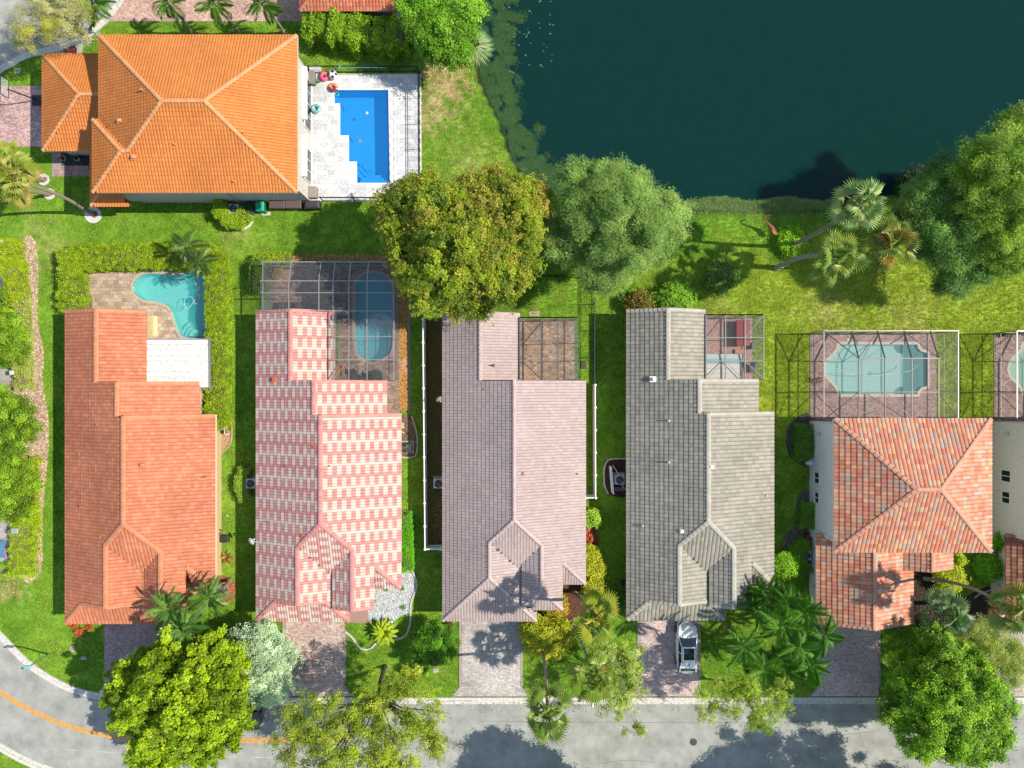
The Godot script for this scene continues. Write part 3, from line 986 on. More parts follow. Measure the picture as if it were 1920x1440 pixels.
# aluminium screen cage: x0, x1, z0, z1 on the ground; h1 the height of the eave, h2 that of the flat top, set back by "back" on the open sides
func cage(label, x0: float, x1: float, z0: float, z1: float, h1: float, h2: float, back: float, cols: Array, rows: Array, o := {}) -> Node3D:
	var t := thing("screen_enclosure", label, "pool enclosure", Q((x0 + x1) / 2, (z0 + z1) / 2))
	var fm: Material = mat("cage_frame" + o.get("hex", "5a5652"), o.get("hex", "5a5652"), 0.35, {"metal": 0.4})
	var em: Material = mat("cage_edge" + o.get("edge", o.get("hex", "5a5652")), o.get("edge", o.get("hex", "5a5652")), 0.3, {"metal": 0.3})
	var sm: Material = mat("screen_mesh%d" % int(o.get("alpha", 0.3) * 100), "5a5e62", 0.9, {"alpha": o.get("alpha", 0.3)})
	var hip_l: bool = o.get("left", true); var hip_r: bool = o.get("right", true)
	var tx0: float = x0 + (back if hip_l else 0.0); var tx1: float = x1 - (back if hip_r else 0.0); var tz0: float = z0 + back
	var bw: float = o.get("bw", 0.1)
	var beam := func(a: Vector3, d: Vector3, w := bw, called := "beam"):
		if a.distance_to(d) < 0.05: return
		var b := MB.new()
		b.bar(a, d, w, w * 1.3)
		part(b, called, em if called == "eave_beam" else fm, t)
	var pan := func(pts: Array):
		var b := MB.new()
		b.poly(pts, Vector3.UP if absf((pts[1] - pts[0]).cross(pts[2] - pts[0]).normalized().y) > 0.2 else (pts[1] - pts[0]).cross(pts[2] - pts[0]))
		part(b, "screen_panel", sm, t)
	# posts and rails
	var xs := [x0] + cols + [x1]
	for x in xs: beam.call(Q(x, z0, 0.05), Q(x, z0, h1), bw * 0.8, "post")
	var nx: float = o.notch[0] if o.has("notch") else -1e9
	var nz: float = o.notch[1] if o.has("notch") else 1e9
	var lw: bool = o.get("lwall", hip_l)
	for z in rows + [z1]:
		beam.call(Q(x1, z, 0.05), Q(x1, z, h1), bw * 0.8, "post")
		if lw and z <= nz: beam.call(Q(x0, z, 0.05), Q(x0, z, h1), bw * 0.8, "post")
	beam.call(Q(x0, z0, h1), Q(x1, z0, h1), bw, "eave_beam")
	beam.call(Q(x1, z0, h1), Q(x1, z1, h1), bw, "eave_beam")
	beam.call(Q(x0, z0, h1), Q(x0, minf(z1, nz), h1), bw, "eave_beam")
	beam.call(Q(x0, z0, 1.0), Q(x1, z0, 1.0), bw * 0.6, "rail")
	beam.call(Q(x1, z0, 1.0), Q(x1, z1, 1.0), bw * 0.6, "rail")
	if hip_l: beam.call(Q(x0, z0, 1.0), Q(x0, z1, 1.0), bw * 0.6, "rail")
	# sloped and flat beams
	for x in cols:
		var xi := clampf(x, tx0, tx1)
		beam.call(Q(x, z0, h1), Q(xi, tz0, h2))
		if (hip_l and absf(xi - tx0) < 1.0) or (hip_r and absf(xi - tx1) < 1.0): continue
		beam.call(Q(xi, tz0, h2), Q(xi, z1 if x >= nx - 1 else nz, h2))
	beam.call(Q(tx0, tz0, h2), Q(tx1, tz0, h2))
	if hip_l:
		beam.call(Q(x0, z0, h1), Q(tx0, tz0, h2), bw * 0.7)
		beam.call(Q(tx0, tz0, h2), Q(tx0, z1, h2))
	if hip_r:
		beam.call(Q(x1, z0, h1), Q(tx1, tz0, h2), bw * 0.7)
		beam.call(Q(tx1, tz0, h2), Q(tx1, z1, h2))
	for z in rows:
		beam.call(Q(tx0 if z <= nz + 1 else nx, z, h2), Q(tx1, z, h2), bw * 0.8)
		if hip_l: beam.call(Q(x0, z, h1), Q(tx0, z, h2), bw * 0.8)
		if hip_r: beam.call(Q(x1, z, h1), Q(tx1, z, h2), bw * 0.8)
	for d in o.get("braces", []):
		beam.call(Q(d[0], d[1], d[2]), Q(d[3], d[4], d[5]), bw * 0.55, "brace")
	# screens
	var cx := [tx0] + cols.map(func(x): return clampf(x, tx0, tx1)) + [tx1]
	var rz: Array = [tz0] + rows + [z1]
	for i in cx.size() - 1:
		if cx[i + 1] - cx[i] < 2: continue
		for j in rz.size() - 1:
			if cx[i] < nx - 1 and rz[j] > nz - 1: continue
			pan.call([Q(cx[i], rz[j], h2), Q(cx[i + 1], rz[j], h2), Q(cx[i + 1], rz[j + 1], h2), Q(cx[i], rz[j + 1], h2)])
	for i in xs.size() - 1:
		pan.call([Q(xs[i], z0, 0.05), Q(xs[i + 1], z0, 0.05), Q(xs[i + 1], z0, h1), Q(xs[i], z0, h1)])
		if h2 > h1: pan.call([Q(xs[i], z0, h1), Q(xs[i + 1], z0, h1), Q(clampf(xs[i + 1], tx0, tx1), tz0, h2), Q(clampf(xs[i], tx0, tx1), tz0, h2)])
	var ez: Array = [z0] + rows + [z1]
	for j in ez.size() - 1:
		pan.call([Q(x1, ez[j], 0.05), Q(x1, ez[j + 1], 0.05), Q(x1, ez[j + 1], h1), Q(x1, ez[j], h1)])
		if hip_r and h2 > h1: pan.call([Q(x1, ez[j], h1), Q(x1, ez[j + 1], h1), Q(tx1, maxf(ez[j + 1], tz0), h2), Q(tx1, maxf(ez[j], tz0), h2)])
		if lw and ez[j] < nz - 1:
			pan.call([Q(x0, ez[j], 0.05), Q(x0, ez[j + 1], 0.05), Q(x0, ez[j + 1], h1), Q(x0, ez[j], h1)])
			if hip_l and h2 > h1: pan.call([Q(x0, ez[j], h1), Q(x0, ez[j + 1], h1), Q(tx0, maxf(ez[j + 1], tz0), h2), Q(tx0, maxf(ez[j], tz0), h2)])
	return t
func picket_fence(label, pts: Array, hgt: float, m: Material, step := 0.13, post_every := 2.4):
	var p := img_poly(pts)
	var t := thing("metal_fence", label, "fence", Vector3(p[0].x, 0, p[0].y))
	var n_pick := 0
	for i in p.size() - 1:
		var a := Vector3(p[i].x, 0, p[i].y); var d := Vector3(p[i + 1].x, 0, p[i + 1].y)
		var l := a.distance_to(d)
		for hh in [hgt, hgt - 0.18, 0.15]:
			var b := MB.new()
			b.bar(a + Vector3(0, hh, 0), d + Vector3(0, hh, 0), 0.04, 0.04)
			part(b, "rail", m, t)
		var np := int(l / post_every)
		for k in np + 1:
			var b := MB.new()
			var q := a.lerp(d, float(k) / maxi(np, 1))
			b.box(q + Vector3(0, hgt / 2 + 0.02, 0), Vector3(0.06, hgt + 0.06, 0.06))
			b.lathe(q + Vector3(0, hgt + 0.05, 0), [Vector2(0.045, 0), Vector2(0.03, 0.05), Vector2(0, 0.06)], 6)
			part(b, "post", m, t)
		var st := int(l / step)
		for k in st:
			if n_pick >= 290: break
			n_pick += 1
			var b := MB.new()
			var q := a.lerp(d, (k + 0.5) / st)
			b.box(q + Vector3(0, hgt / 2 + 0.04, 0), Vector3(0.02, hgt - 0.06, 0.02))
			part(b, "picket", m, t)
	return t
func board_fence(label, pts: Array, hgt: float):
	var p := img_poly(pts)
	var m := mat("white_vinyl", "e4e3e2", 0.4)
	var t := thing("vinyl_fence", label, "fence", Vector3(p[0].x, 0, p[0].y), "white vinyl fences beside the mauve-roofed house")
	for i in p.size() - 1:
		var a := Vector3(p[i].x, 0, p[i].y); var d := Vector3(p[i + 1].x, 0, p[i + 1].y)
		var l := a.distance_to(d)
		var e := (d - a) / l
		var n := maxi(1, int(round(l / 1.95)))
		for k in n + 1:
			var q := a.lerp(d, float(k) / n)
			if k == 0 and i > 0: continue
			var b := MB.new()
			b.box(q + Vector3(0, hgt / 2, 0), Vector3(0.13, hgt + 0.1, 0.13))
			b.box(q + Vector3(0, hgt + 0.07, 0), Vector3(0.18, 0.04, 0.18))
			b.lathe(q + Vector3(0, hgt + 0.09, 0), [Vector2(0.12, 0), Vector2(0.05, 0.05), Vector2(0, 0.06)], 8)
			part(b, "post", m, t)
		for hh in [hgt - 0.02, 0.1]:
			var b := MB.new()
			b.bar(a + e * 0.06 + Vector3(0, hh, 0), d - e * 0.06 + Vector3(0, hh, 0), 0.09, 0.14)
			part(b, "rail", m, t)
		var st := int(l / 0.16)
		for k in st:
			var b := MB.new()
			var q := a.lerp(d, (k + 0.5) / st)
			var x := Vector3.UP.cross(e)
			b.box(q + Vector3(0, hgt / 2, 0), Vector3(0.025, hgt - 0.2, 0.152), Basis(x, Vector3.UP, e))
			part(b, "board", m, t)
	return t
# ---- cars and small things
func make_car(label, at: Vector3, turn: float, paint: Material, cat := "car") -> Node3D:
	# built nose towards -z, then turned; a smooth shell lofted over 25 stations
	var t := Node3D.new()
	t.name = numbered("parked_car"); add_child(t)
	t.set_meta("label", label); t.set_meta("category", cat)
	var glass := mat("car_glass", "0f1a22", 0.05, {"spec": 0.7, "coat": 0.5})
	var black := mat("car_black", "15161a", 0.45)
	var L := 2.32
	var body := MB.new(); var cabin := MB.new(); var roofp := MB.new(); var front := MB.new(); var rear := MB.new(); var sides := MB.new()
	var hw := func(z: float) -> float:
		var u := absf(z) / L
		return 0.93 * pow(maxf(0.0, 1.0 - pow(u, 7.0) * 0.55), 0.8) * (1.0 - 0.05 * maxf(0, -z / L) - 0.03 * maxf(0, z / L))
	var deckh := func(z: float) -> float:
		var s := (z + L) / (2 * L)
		return 0.62 + 0.36 * smoothstep(0.0, 0.16, s) - 0.02 * smoothstep(0.75, 1.0, s) + 0.06 * smoothstep(0.2, 0.5, s) - 0.2 * smoothstep(0.95, 1.0, s)
	var ring := func(z: float) -> Array:
		var w: float = hw.call(z); var h: float = deckh.call(z)
		return [Vector3(-w * 0.96, 0.22, z), Vector3(-w, 0.5, z), Vector3(-w * 0.97, h - 0.12, z), Vector3(-w * 0.86, h - 0.015, z), Vector3(-w * 0.45, h + 0.03, z), Vector3(0, h + 0.04, z), Vector3(w * 0.45, h + 0.03, z), Vector3(w * 0.86, h - 0.015, z), Vector3(w * 0.97, h - 0.12, z), Vector3(w, 0.5, z), Vector3(w * 0.96, 0.22, z)]
	var prev := []
	for i in 29:
		var z := -L + 2 * L * i / 28.0
		var r: Array = ring.call(z)
		if i > 0:
			for k in 10: body.quad(prev[k], r[k], r[k + 1], prev[k + 1])
		if i == 0 or i == 28:
			for k in range(1, 10):
				if i == 0: body.tri(r[0], r[k], r[k + 1])
				else: body.tri(r[0], r[k + 1], r[k])
		prev = r
	# greenhouse
	var g := [[-0.95, 0.98, 0.80], [-0.2, 1.40, 0.62], [0.3, 1.45, 0.62], [1.2, 1.40, 0.60], [1.75, 1.24, 0.56], [2.15, 0.95, 0.70]]
	for i in g.size() - 1:
		var a = g[i]; var b = g[i + 1]
		var ab := 0.84; var bb := 0.84
		var za: float = a[0]; var zb: float = b[0]
		var tl := Vector3(-a[2], a[1], za); var tr := Vector3(a[2], a[1], za); var bl := Vector3(-b[2], b[1], zb); var br := Vector3(b[2], b[1], zb)
		if i == 0: front.quad(tl, bl, br, tr)
		elif i == 4: rear.quad(tl, bl, br, tr)
		else: roofp.slab([tl, bl, br, tr], Vector3.UP, Vector3(0, -0.04, 0))
		for s in [-1.0, 1.0]:
			var p0 := Vector3(s * ab, deckh.call(za) - 0.02, za); var p1 := Vector3(s * bb, deckh.call(zb) - 0.02, zb)
			var q0 := Vector3(s * a[2], a[1], za); var q1 := Vector3(s * b[2], b[1], zb)
			if i == 0: p0 = Vector3(s * 0.8, 0.97, za)
			if s > 0: sides.quad(p0, q0, q1, p1)
			else: sides.quad(p0, p1, q1, q0)
	part(body, "body", paint, t)
	part(front, "windscreen", glass, t)
	part(rear, "rear_window", glass, t)
	part(sides, "side_windows", glass, t)
	part(roofp, "roof_panel", paint, t)
	var pil := MB.new()
	for s in [-1.0, 1.0]:
		pil.bar(Vector3(s * 0.81, 0.99, -0.95), Vector3(s * 0.63, 1.41, -0.2), 0.07, 0.05)
		pil.bar(Vector3(s * 0.63, 1.41, -0.2), Vector3(s * 0.61, 1.41, 1.2), 0.06, 0.05)
		pil.bar(Vector3(s * 0.61, 1.41, 1.2), Vector3(s * 0.72, 0.97, 2.14), 0.16, 0.06)
		pil.bar(Vector3(s * 0.85, 0.95, 0.35), Vector3(s * 0.63, 1.42, 0.4), 0.06, 0.04)
	part(pil, "pillar", paint, t)
	var sun := MB.new()
	sun.cbox(Vector3(0.0, 1.45, 0.42), Vector3(0.9, 0.03, 1.0), 0.01)
	part(sun, "sunroof", glass, t)
	var an := MB.new(); an.cbox(Vector3(0, 1.43, 1.35), Vector3(0.07, 0.07, 0.14), 0.03)
	part(an, "antenna_fin", black, t)
	for s in [-1.0, 1.0]:
		var rl := MB.new(); rl.bar(Vector3(s * 0.56, 1.47, -0.1), Vector3(s * 0.55, 1.46, 1.25), 0.035, 0.03)
		part(rl, "roof_rail", mat("chrome", "b8bcc0", 0.25, {"metal": 0.8}), t)
		var mi := MB.new(); mi.cbox(Vector3(s * 1.0, 0.98, -0.62), Vector3(0.2, 0.14, 0.14), 0.05)
		part(mi, "mirror", paint, t)
		var hl := MB.new(); hl.bar(Vector3(s * 0.42, 0.76, -L + 0.08), Vector3(s * 0.8, 0.83, -L + 0.42), 0.1, 0.1)
		part(hl, "headlight", mat("lamp_glass", "2a3138", 0.08, {"spec": 0.7}), t)
		var tl2 := MB.new(); tl2.bar(Vector3(s * 0.45, 0.82, L - 0.06), Vector3(s * 0.83, 0.85, L - 0.2), 0.08, 0.1)
		part(tl2, "tail_light", mat("tail_red", "6e1418", 0.2), t)
		for z in [-1.42, 1.38]:
			var wh := MB.new()
			var side := Basis(Vector3(0, 1, 0), Vector3(s, 0, 0), Vector3(0, 0, -s))
			wh.lathe(Vector3(s * 0.74, 0.34, z), [Vector2(0.34, -0.08), Vector2(0.34, 0.17), Vector2(0.31, 0.215), Vector2(0.22, 0.2)], 20, side)
			var w := part(wh, "wheel", black, t)
			var rim := MB.new()
			rim.lathe(Vector3(s * 0.74, 0.34, z), [Vector2(0.225, 0.19), Vector2(0.16, 0.16), Vector2(0.04, 0.19), Vector2(0, 0.19)], 10, side)
			part(rim, "rim", mat("chrome", "b8bcc0", 0.25, {"metal": 0.8}), w)
	var gr := MB.new(); gr.box(Vector3(0, 0.62, -L + 0.02), Vector3(0.9, 0.16, 0.08)); gr.box(Vector3(0, 0.36, -L + 0.01), Vector3(1.3, 0.16, 0.06))
	part(gr, "grille", black, t)
	t.position = at; t.rotation.y = turn
	return t
func ac_unit(label, x, y, size := 0.85, h := 0.9, hex := "b9bab8"):
	var at := P(x, y)
	var t := thing("air_conditioner", label, "air conditioner", at, "outdoor air conditioning units")
	var b := MB.new()
	b.cbox(at + Vector3(0, h / 2 + 0.06, 0), Vector3(size, h, size), 0.05)
	part(b, "casing", mat("ac_case" + hex, hex, 0.5), t)
	var pd := MB.new(); pd.cbox(at + Vector3(0, 0.04, 0), Vector3(size + 0.25, 0.1, size + 0.25), 0.02)
	part(pd, "base_pad", mat("concrete", "a9a7a0", 0.9, {"tex": tx.grain, "scale": 0.5}), t)
	var f := MB.new(); f.lathe(at + Vector3(0, h + 0.065, 0), [Vector2(size * 0.41, 0.0), Vector2(size * 0.41, 0.012), Vector2(0, 0.012)], 24)
	part(f, "fan_opening", mat("ac_dark", "17181a", 0.6), t)
	for i in 3:
		var bl := MB.new()
		bl.box(at + Vector3(0, h + 0.1, 0) + Basis(Vector3.UP, i * TAU / 3 + 0.4) * Vector3(0, 0, size * 0.2), Vector3(size * 0.2, 0.015, size * 0.36), Basis(Vector3.UP, i * TAU / 3 + 0.4) * Basis(Vector3.BACK, 0.35))
		part(bl, "fan_blade", mat("ac_blade", "55585a", 0.5), t)
	var gd := MB.new()
	for i in 4:
		var r := size * (0.1 + 0.1 * i)
		var pts := []; var rad := []
		for k in 21: pts.append(at + Vector3(cos(TAU * k / 20) * r, h + 0.15, sin(TAU * k / 20) * r)); rad.append(0.007)
		gd.tube(pts, rad, 4, false)
	part(gd, "fan_guard", mat("ac_guard", "8c8f90", 0.4, {"metal": 0.5}), t)
func dish(label, x, y, h: float, r: float, aim: Vector3, back: Vector3, hex := "c9cbcc"):
	var c := P(x, y, h)
	var t := thing("satellite_dish", label, "satellite dish", Vector3(c.x, 0, c.z))
	var bs := Basis.looking_at(-aim.normalized(), Vector3.UP) * Basis(Vector3.RIGHT, -PI / 2)
	var m := mat("dish" + hex, hex, 0.5)
	var b := MB.new()
	b.lathe(c, [Vector2(0.0, 0.0), Vector2(r * 0.5, r * 0.07), Vector2(r, r * 0.25), Vector2(r * 1.02, r * 0.23), Vector2(r * 0.5, r * 0.04), Vector2(0, -0.03)], 20, bs)
	part(b, "reflector", m, t)
	var a := MB.new()
	a.tube([c + bs * Vector3(0, 0, r * 0.9), c + bs * Vector3(0, r * 0.7, r * 0.8), c + bs * Vector3(0, r * 1.0, r * 0.3)], [0.025, 0.022, 0.02], 6)
	a.box(c + bs * Vector3(0, r * 1.0, r * 0.25), Vector3(0.12, 0.1, 0.2), bs)
	part(a, "feed_arm", m, t)
	var s := MB.new()
	s.tube([c - bs.y * 0.03, c + back * 0.6, c + back], [0.03, 0.03, 0.03], 6)
	part(s, "mount", m, t)
func ring_float(called, label, x, y, h: float, R: float, r: float, hexes: Array):
	var c := P(x, y, h)
	var t := thing(called, label, "pool float", Vector3(c.x, h, c.z))
	for k in hexes.size():
		var b := MB.new()
		var pts := []; var rad := []
		var n := 24
		for i in n + 1:
			var a := TAU * (k + float(i) / n) / hexes.size()
			pts.append(c + Vector3(cos(a) * R, r, sin(a) * R)); rad.append(r)
		b.tube(pts, rad, 12, false)
		part(b, "ring", mat("float" + hexes[k], hexes[k], 0.25, {"coat": 0.4}), t)
func bin_box(called, label, cat, x, y, sz: Vector3, hex, lid_hex, ch := 0.05):
	var at := P(x, y)
	var t := thing(called, label, cat, at)
	var b := MB.new(); b.cbox(at + Vector3(0, sz.y * 0.45, 0), Vector3(sz.x * 0.94, sz.y * 0.9, sz.z * 0.94), 0.02)
	part(b, "body", mat("bin" + hex, hex, 0.55), t)
	var l := MB.new(); l.cbox(at + Vector3(0, sz.y * 0.95, 0), Vector3(sz.x, sz.y * 0.12, sz.z), ch)
	part(l, "lid", mat("bin" + lid_hex, lid_hex, 0.5), t)
	var hd := MB.new(); hd.bar(at + Vector3(-sz.x * 0.3, sz.y * 0.98, sz.z * 0.5), at + Vector3(sz.x * 0.3, sz.y * 0.98, sz.z * 0.5), 0.04, 0.04)
	part(hd, "handle", mat("bin" + hex, hex, 0.55), t)
	return t
func pot(label, x, y, h0: float, r: float, h: float, hex, fill_pal: Array):
	var at := P(x, y) + Vector3(0, h0, 0)
	var t := thing("plant_pot", label, "plant pot", at)
	var b := MB.new()
	b.lathe(at, [Vector2(r * 0.7, 0), Vector2(r, h * 0.9), Vector2(r * 1.08, h * 0.92), Vector2(r * 1.08, h), Vector2(r * 0.9, h), Vector2(r * 0.86, h * 0.85), Vector2(0, h * 0.85)], 16)
	part(b, "pot", mat("pot" + hex, hex, 0.7), t)
	var xf := []; var cols := []
	for i in 14:
		xf.append(Transform3D(Basis(Vector3.UP, rr(0, TAU)).scaled(Vector3.ONE * r * 0.9), at + Vector3(rr(-r, r) * 0.5, h, rr(-r, r) * 0.5)))
		cols.append(lin(fill_pal[rng.randi() % fill_pal.size()]))
	many("foliage", clump_broad, xf, cols, leaf_mat(), t)
func flat_cover(called, label, cat, x, y, w: float, l: float, hex, round_it := false):
	var at := P(x, y)
	var t := thing(called, label, cat, at)
	var b := MB.new()
	if round_it: b.lathe(at + Vector3(0, 0.008, 0), [Vector2(w, -0.05), Vector2(w, 0.02), Vector2(w * 0.9, 0.026), Vector2(0, 0.026)], 28)
	else: b.cbox(at + Vector3(0, 0.02, 0), Vector3(w, 0.08, l), 0.015)
	part(b, "lid", mat("cover" + hex, hex, 0.7, {"tex": tx.grain, "scale": 0.8}), t)
	var k := MB.new()
	if round_it:
		for i in 10: k.box(at + Vector3((i - 4.5) * w * 0.17, 0.034, 0), Vector3(0.02, 0.012, w * 1.2))
		k.lathe(at + Vector3(0, 0.03, 0), [Vector2(w * 0.8, 0.0), Vector2(w * 0.8, 0.012), Vector2(w * 0.74, 0.012), Vector2(w * 0.74, 0)], 28)
	else: k.box(at + Vector3(0, 0.065, 0), Vector3(w * 0.4, 0.02, 0.05))
	part(k, "grip", mat("cover_dark", "4a4844", 0.6), t)
func edging(label, line: Array, hex := "c9c7be", w := 0.14):
	var p := smooth_line(img_poly(line), 4)
	var t := thing("garden_edging", label, "garden edging", Vector3(p[0].x, 0, p[0].y))
	var m := mat("edging" + hex, hex, 0.85, {"tex": tx.grain, "scale": 0.6})
	for i in p.size() - 1:
		var b := MB.new()
		b.bar(Vector3(p[i].x, 0.06, p[i].y), Vector3(p[i + 1].x, 0.06, p[i + 1].y), w, 0.16)
		part(b, "edging_stone", m, t)
func _ready():
	rng.seed = 20240611
	fast_noise.seed = 7; fast_noise.frequency = 0.03; fast_noise.fractal_octaves = 3
	mask.resize(400 * 304)
	# camera, sky, sun, exposure
	var cam := Camera3D.new()
	cam.name = "camera"; add_child(cam)
	cam.position = Vector3(0, H, 0); cam.rotation_degrees = Vector3(-90, 0, 0)
	cam.fov = rad_to_deg(2.0 * atan(720.0 / S / H)); cam.far = 1200.0; cam.near = 0.5
	cam.current = true
	var we := WorldEnvironment.new()
	we.name = "environment"
	var env := Environment.new()
	var sky := Sky.new()
	var sm := ProceduralSkyMaterial.new()
	sm.sky_top_color = Color("93abcb"); sm.sky_horizon_color = Color("dfe6ea"); sm.sky_curve = 0.14
	sm.ground_bottom_color = Color("6d7364"); sm.ground_horizon_color = Color("b9c6cc")
	sm.sky_energy_multiplier = 1.0
	sky.sky_material = sm
	env.background_mode = Environment.BG_SKY
	env.sky = sky
	env.ambient_light_source = Environment.AMBIENT_SOURCE_SKY
	env.tonemap_mode = Environment.TONE_MAPPER_LINEAR
	env.tonemap_exposure = 1.42
	env.background_energy_multiplier = 0.8
	env.sdfgi_enabled = true; env.ssao_enabled = true; env.ssil_enabled = true
	we.environment = env; add_child(we)
	var sun := DirectionalLight3D.new()
	sun.name = "sun"
	sun.light_energy = 1.5; sun.light_color = Color(1.0, 0.955, 0.89); sun.light_angular_distance = 0.5
	sun.shadow_enabled = true
	add_child(sun)
	sun.look_at_from_position(Vector3.ZERO, Vector3(-1.0, -1.0, 0.03))
	# textures
	tx.lawn = noise_tex(3, 0.004, 9, [[0.0, "9a9a92"], [0.42, "d4d4cc"], [0.6, "f0f0ea"], [1.0, "ffffff"]], 2048)
	tx.grain = noise_tex(5, 0.02, 6, [[0.0, "bcbab8"], [0.45, "e4e4e2"], [0.6, "f2f2f1"], [1.0, "ffffff"]], 512)
	tx.road = noise_tex(9, 0.004, 8, [[0.0, "bebfbc"], [0.4, "dadbd8"], [0.55, "e3e4e1"], [0.75, "f0f0ed"], [1.0, "ffffff"]], 2048)
	tx.ripple = noise_tex(12, 0.02, 4, [[0.0, "000000"], [1.0, "ffffff"]], 512)
	tx.ripple.as_normal_map = true; tx.ripple.bump_strength = 1.5
	tx.water_floor = noise_tex(14, 0.03, 3, [[0.0, "d8d8d8"], [0.5, "f4f4f4"], [1.0, "ffffff"]], 512)
	# shared shapes
	clump_broad = make_clump(7, 0.6, 0.34, 0.45, 1)
	clump_fine = make_clump(13, 0.6, 0.11, 0.6, 2)
	clump_big = make_clump(9, 0.72, 0.36, 0.25, 3)
	clump_hedge = make_clump(6, 0.6, 0.32, 0.45, 4)
	tile_mesh = make_tile()
	paver_mesh = make_paver()
	for i in 3:
		fan_fronds.append(frond_fan(0.82, 0.68, 10 + i)); feather_fronds.append(frond_feather(1.9, 20 + i))
	lake = img_poly([895, -900, 890, 60, 888, 120, 892, 140, 910, 190, 935, 237, 952, 295, 978, 338, 1020, 365, 1100, 388, 1275, 396, 1440, 404, 1560, 396, 1700, 368, 1800, 305, 2100, 240, 2600, 160, 3200, -900])
	site_base()
	houses()
	yards()
	cages()
	greenery()
	small_things()
	build_ground()
	mark_lake()
	build_grass()
func kerb_run(label, p: PackedVector2Array, side: float):
	# concrete gutter cast in lengths with open joints; p is the road edge, side +1 or -1 where the lawn lies
	var t := thing("kerb", label, "kerb", Vector3(p[0].x, 0, p[0].y))
	var m := mat("kerb_concrete", "cfcdc6", 0.9, {"tex": tx.grain, "scale": 0.35})
	var inner := offset_line(p, 0.34 * side)
	var outer := offset_line(p, 0.62 * side)
	mark(p + _rev(offset_line(p, 0.7 * side)))
	for i in p.size() - 1:
		var n := maxi(1, int(p[i].distance_to(p[i + 1]) / 3.0))
		for k in n:
			var gap := 0.006 / maxf(0.5, p[i].distance_to(p[i + 1]))
			var s0 := float(k) / n + gap; var s1 := float(k + 1) / n - gap
			var a := p[i].lerp(p[i + 1], s0); var b := p[i].lerp(p[i + 1], s1)
			var c := inner[i].lerp(inner[i + 1], s0); var d := inner[i].lerp(inner[i + 1], s1)
			var e := outer[i].lerp(outer[i + 1], s0); var f := outer[i].lerp(outer[i + 1], s1)
			var mb := MB.new()
			mb.slab([Vector3(a.x, 0.035, a.y), Vector3(b.x, 0.035, b.y), Vector3(d.x, 0.02, d.y), Vector3(c.x, 0.02, c.y)], Vector3.UP, Vector3(0, -0.15, 0))
			mb.slab([Vector3(c.x, 0.11, c.y), Vector3(d.x, 0.11, d.y), Vector3(f.x, 0.12, f.y), Vector3(e.x, 0.12, e.y)], Vector3.UP, Vector3(0, -0.2, 0))
			part(mb, "kerb_stone", m, t)
func _rev(p: PackedVector2Array) -> PackedVector2Array:
	var q := p.duplicate()
	q.reverse()
	return q
func strip(p: PackedVector2Array, w: float, y: float) -> MB:
	var b := MB.new()
	var l := offset_line(p, w / 2); var r := offset_line(p, -w / 2)
	for i in p.size() - 1:
		b.slab([Vector3(l[i].x, y, l[i].y), Vector3(l[i + 1].x, y, l[i + 1].y), Vector3(r[i + 1].x, y, r[i + 1].y), Vector3(r[i].x, y, r[i].y)], Vector3.UP, Vector3(0, -0.02, 0))
	return b
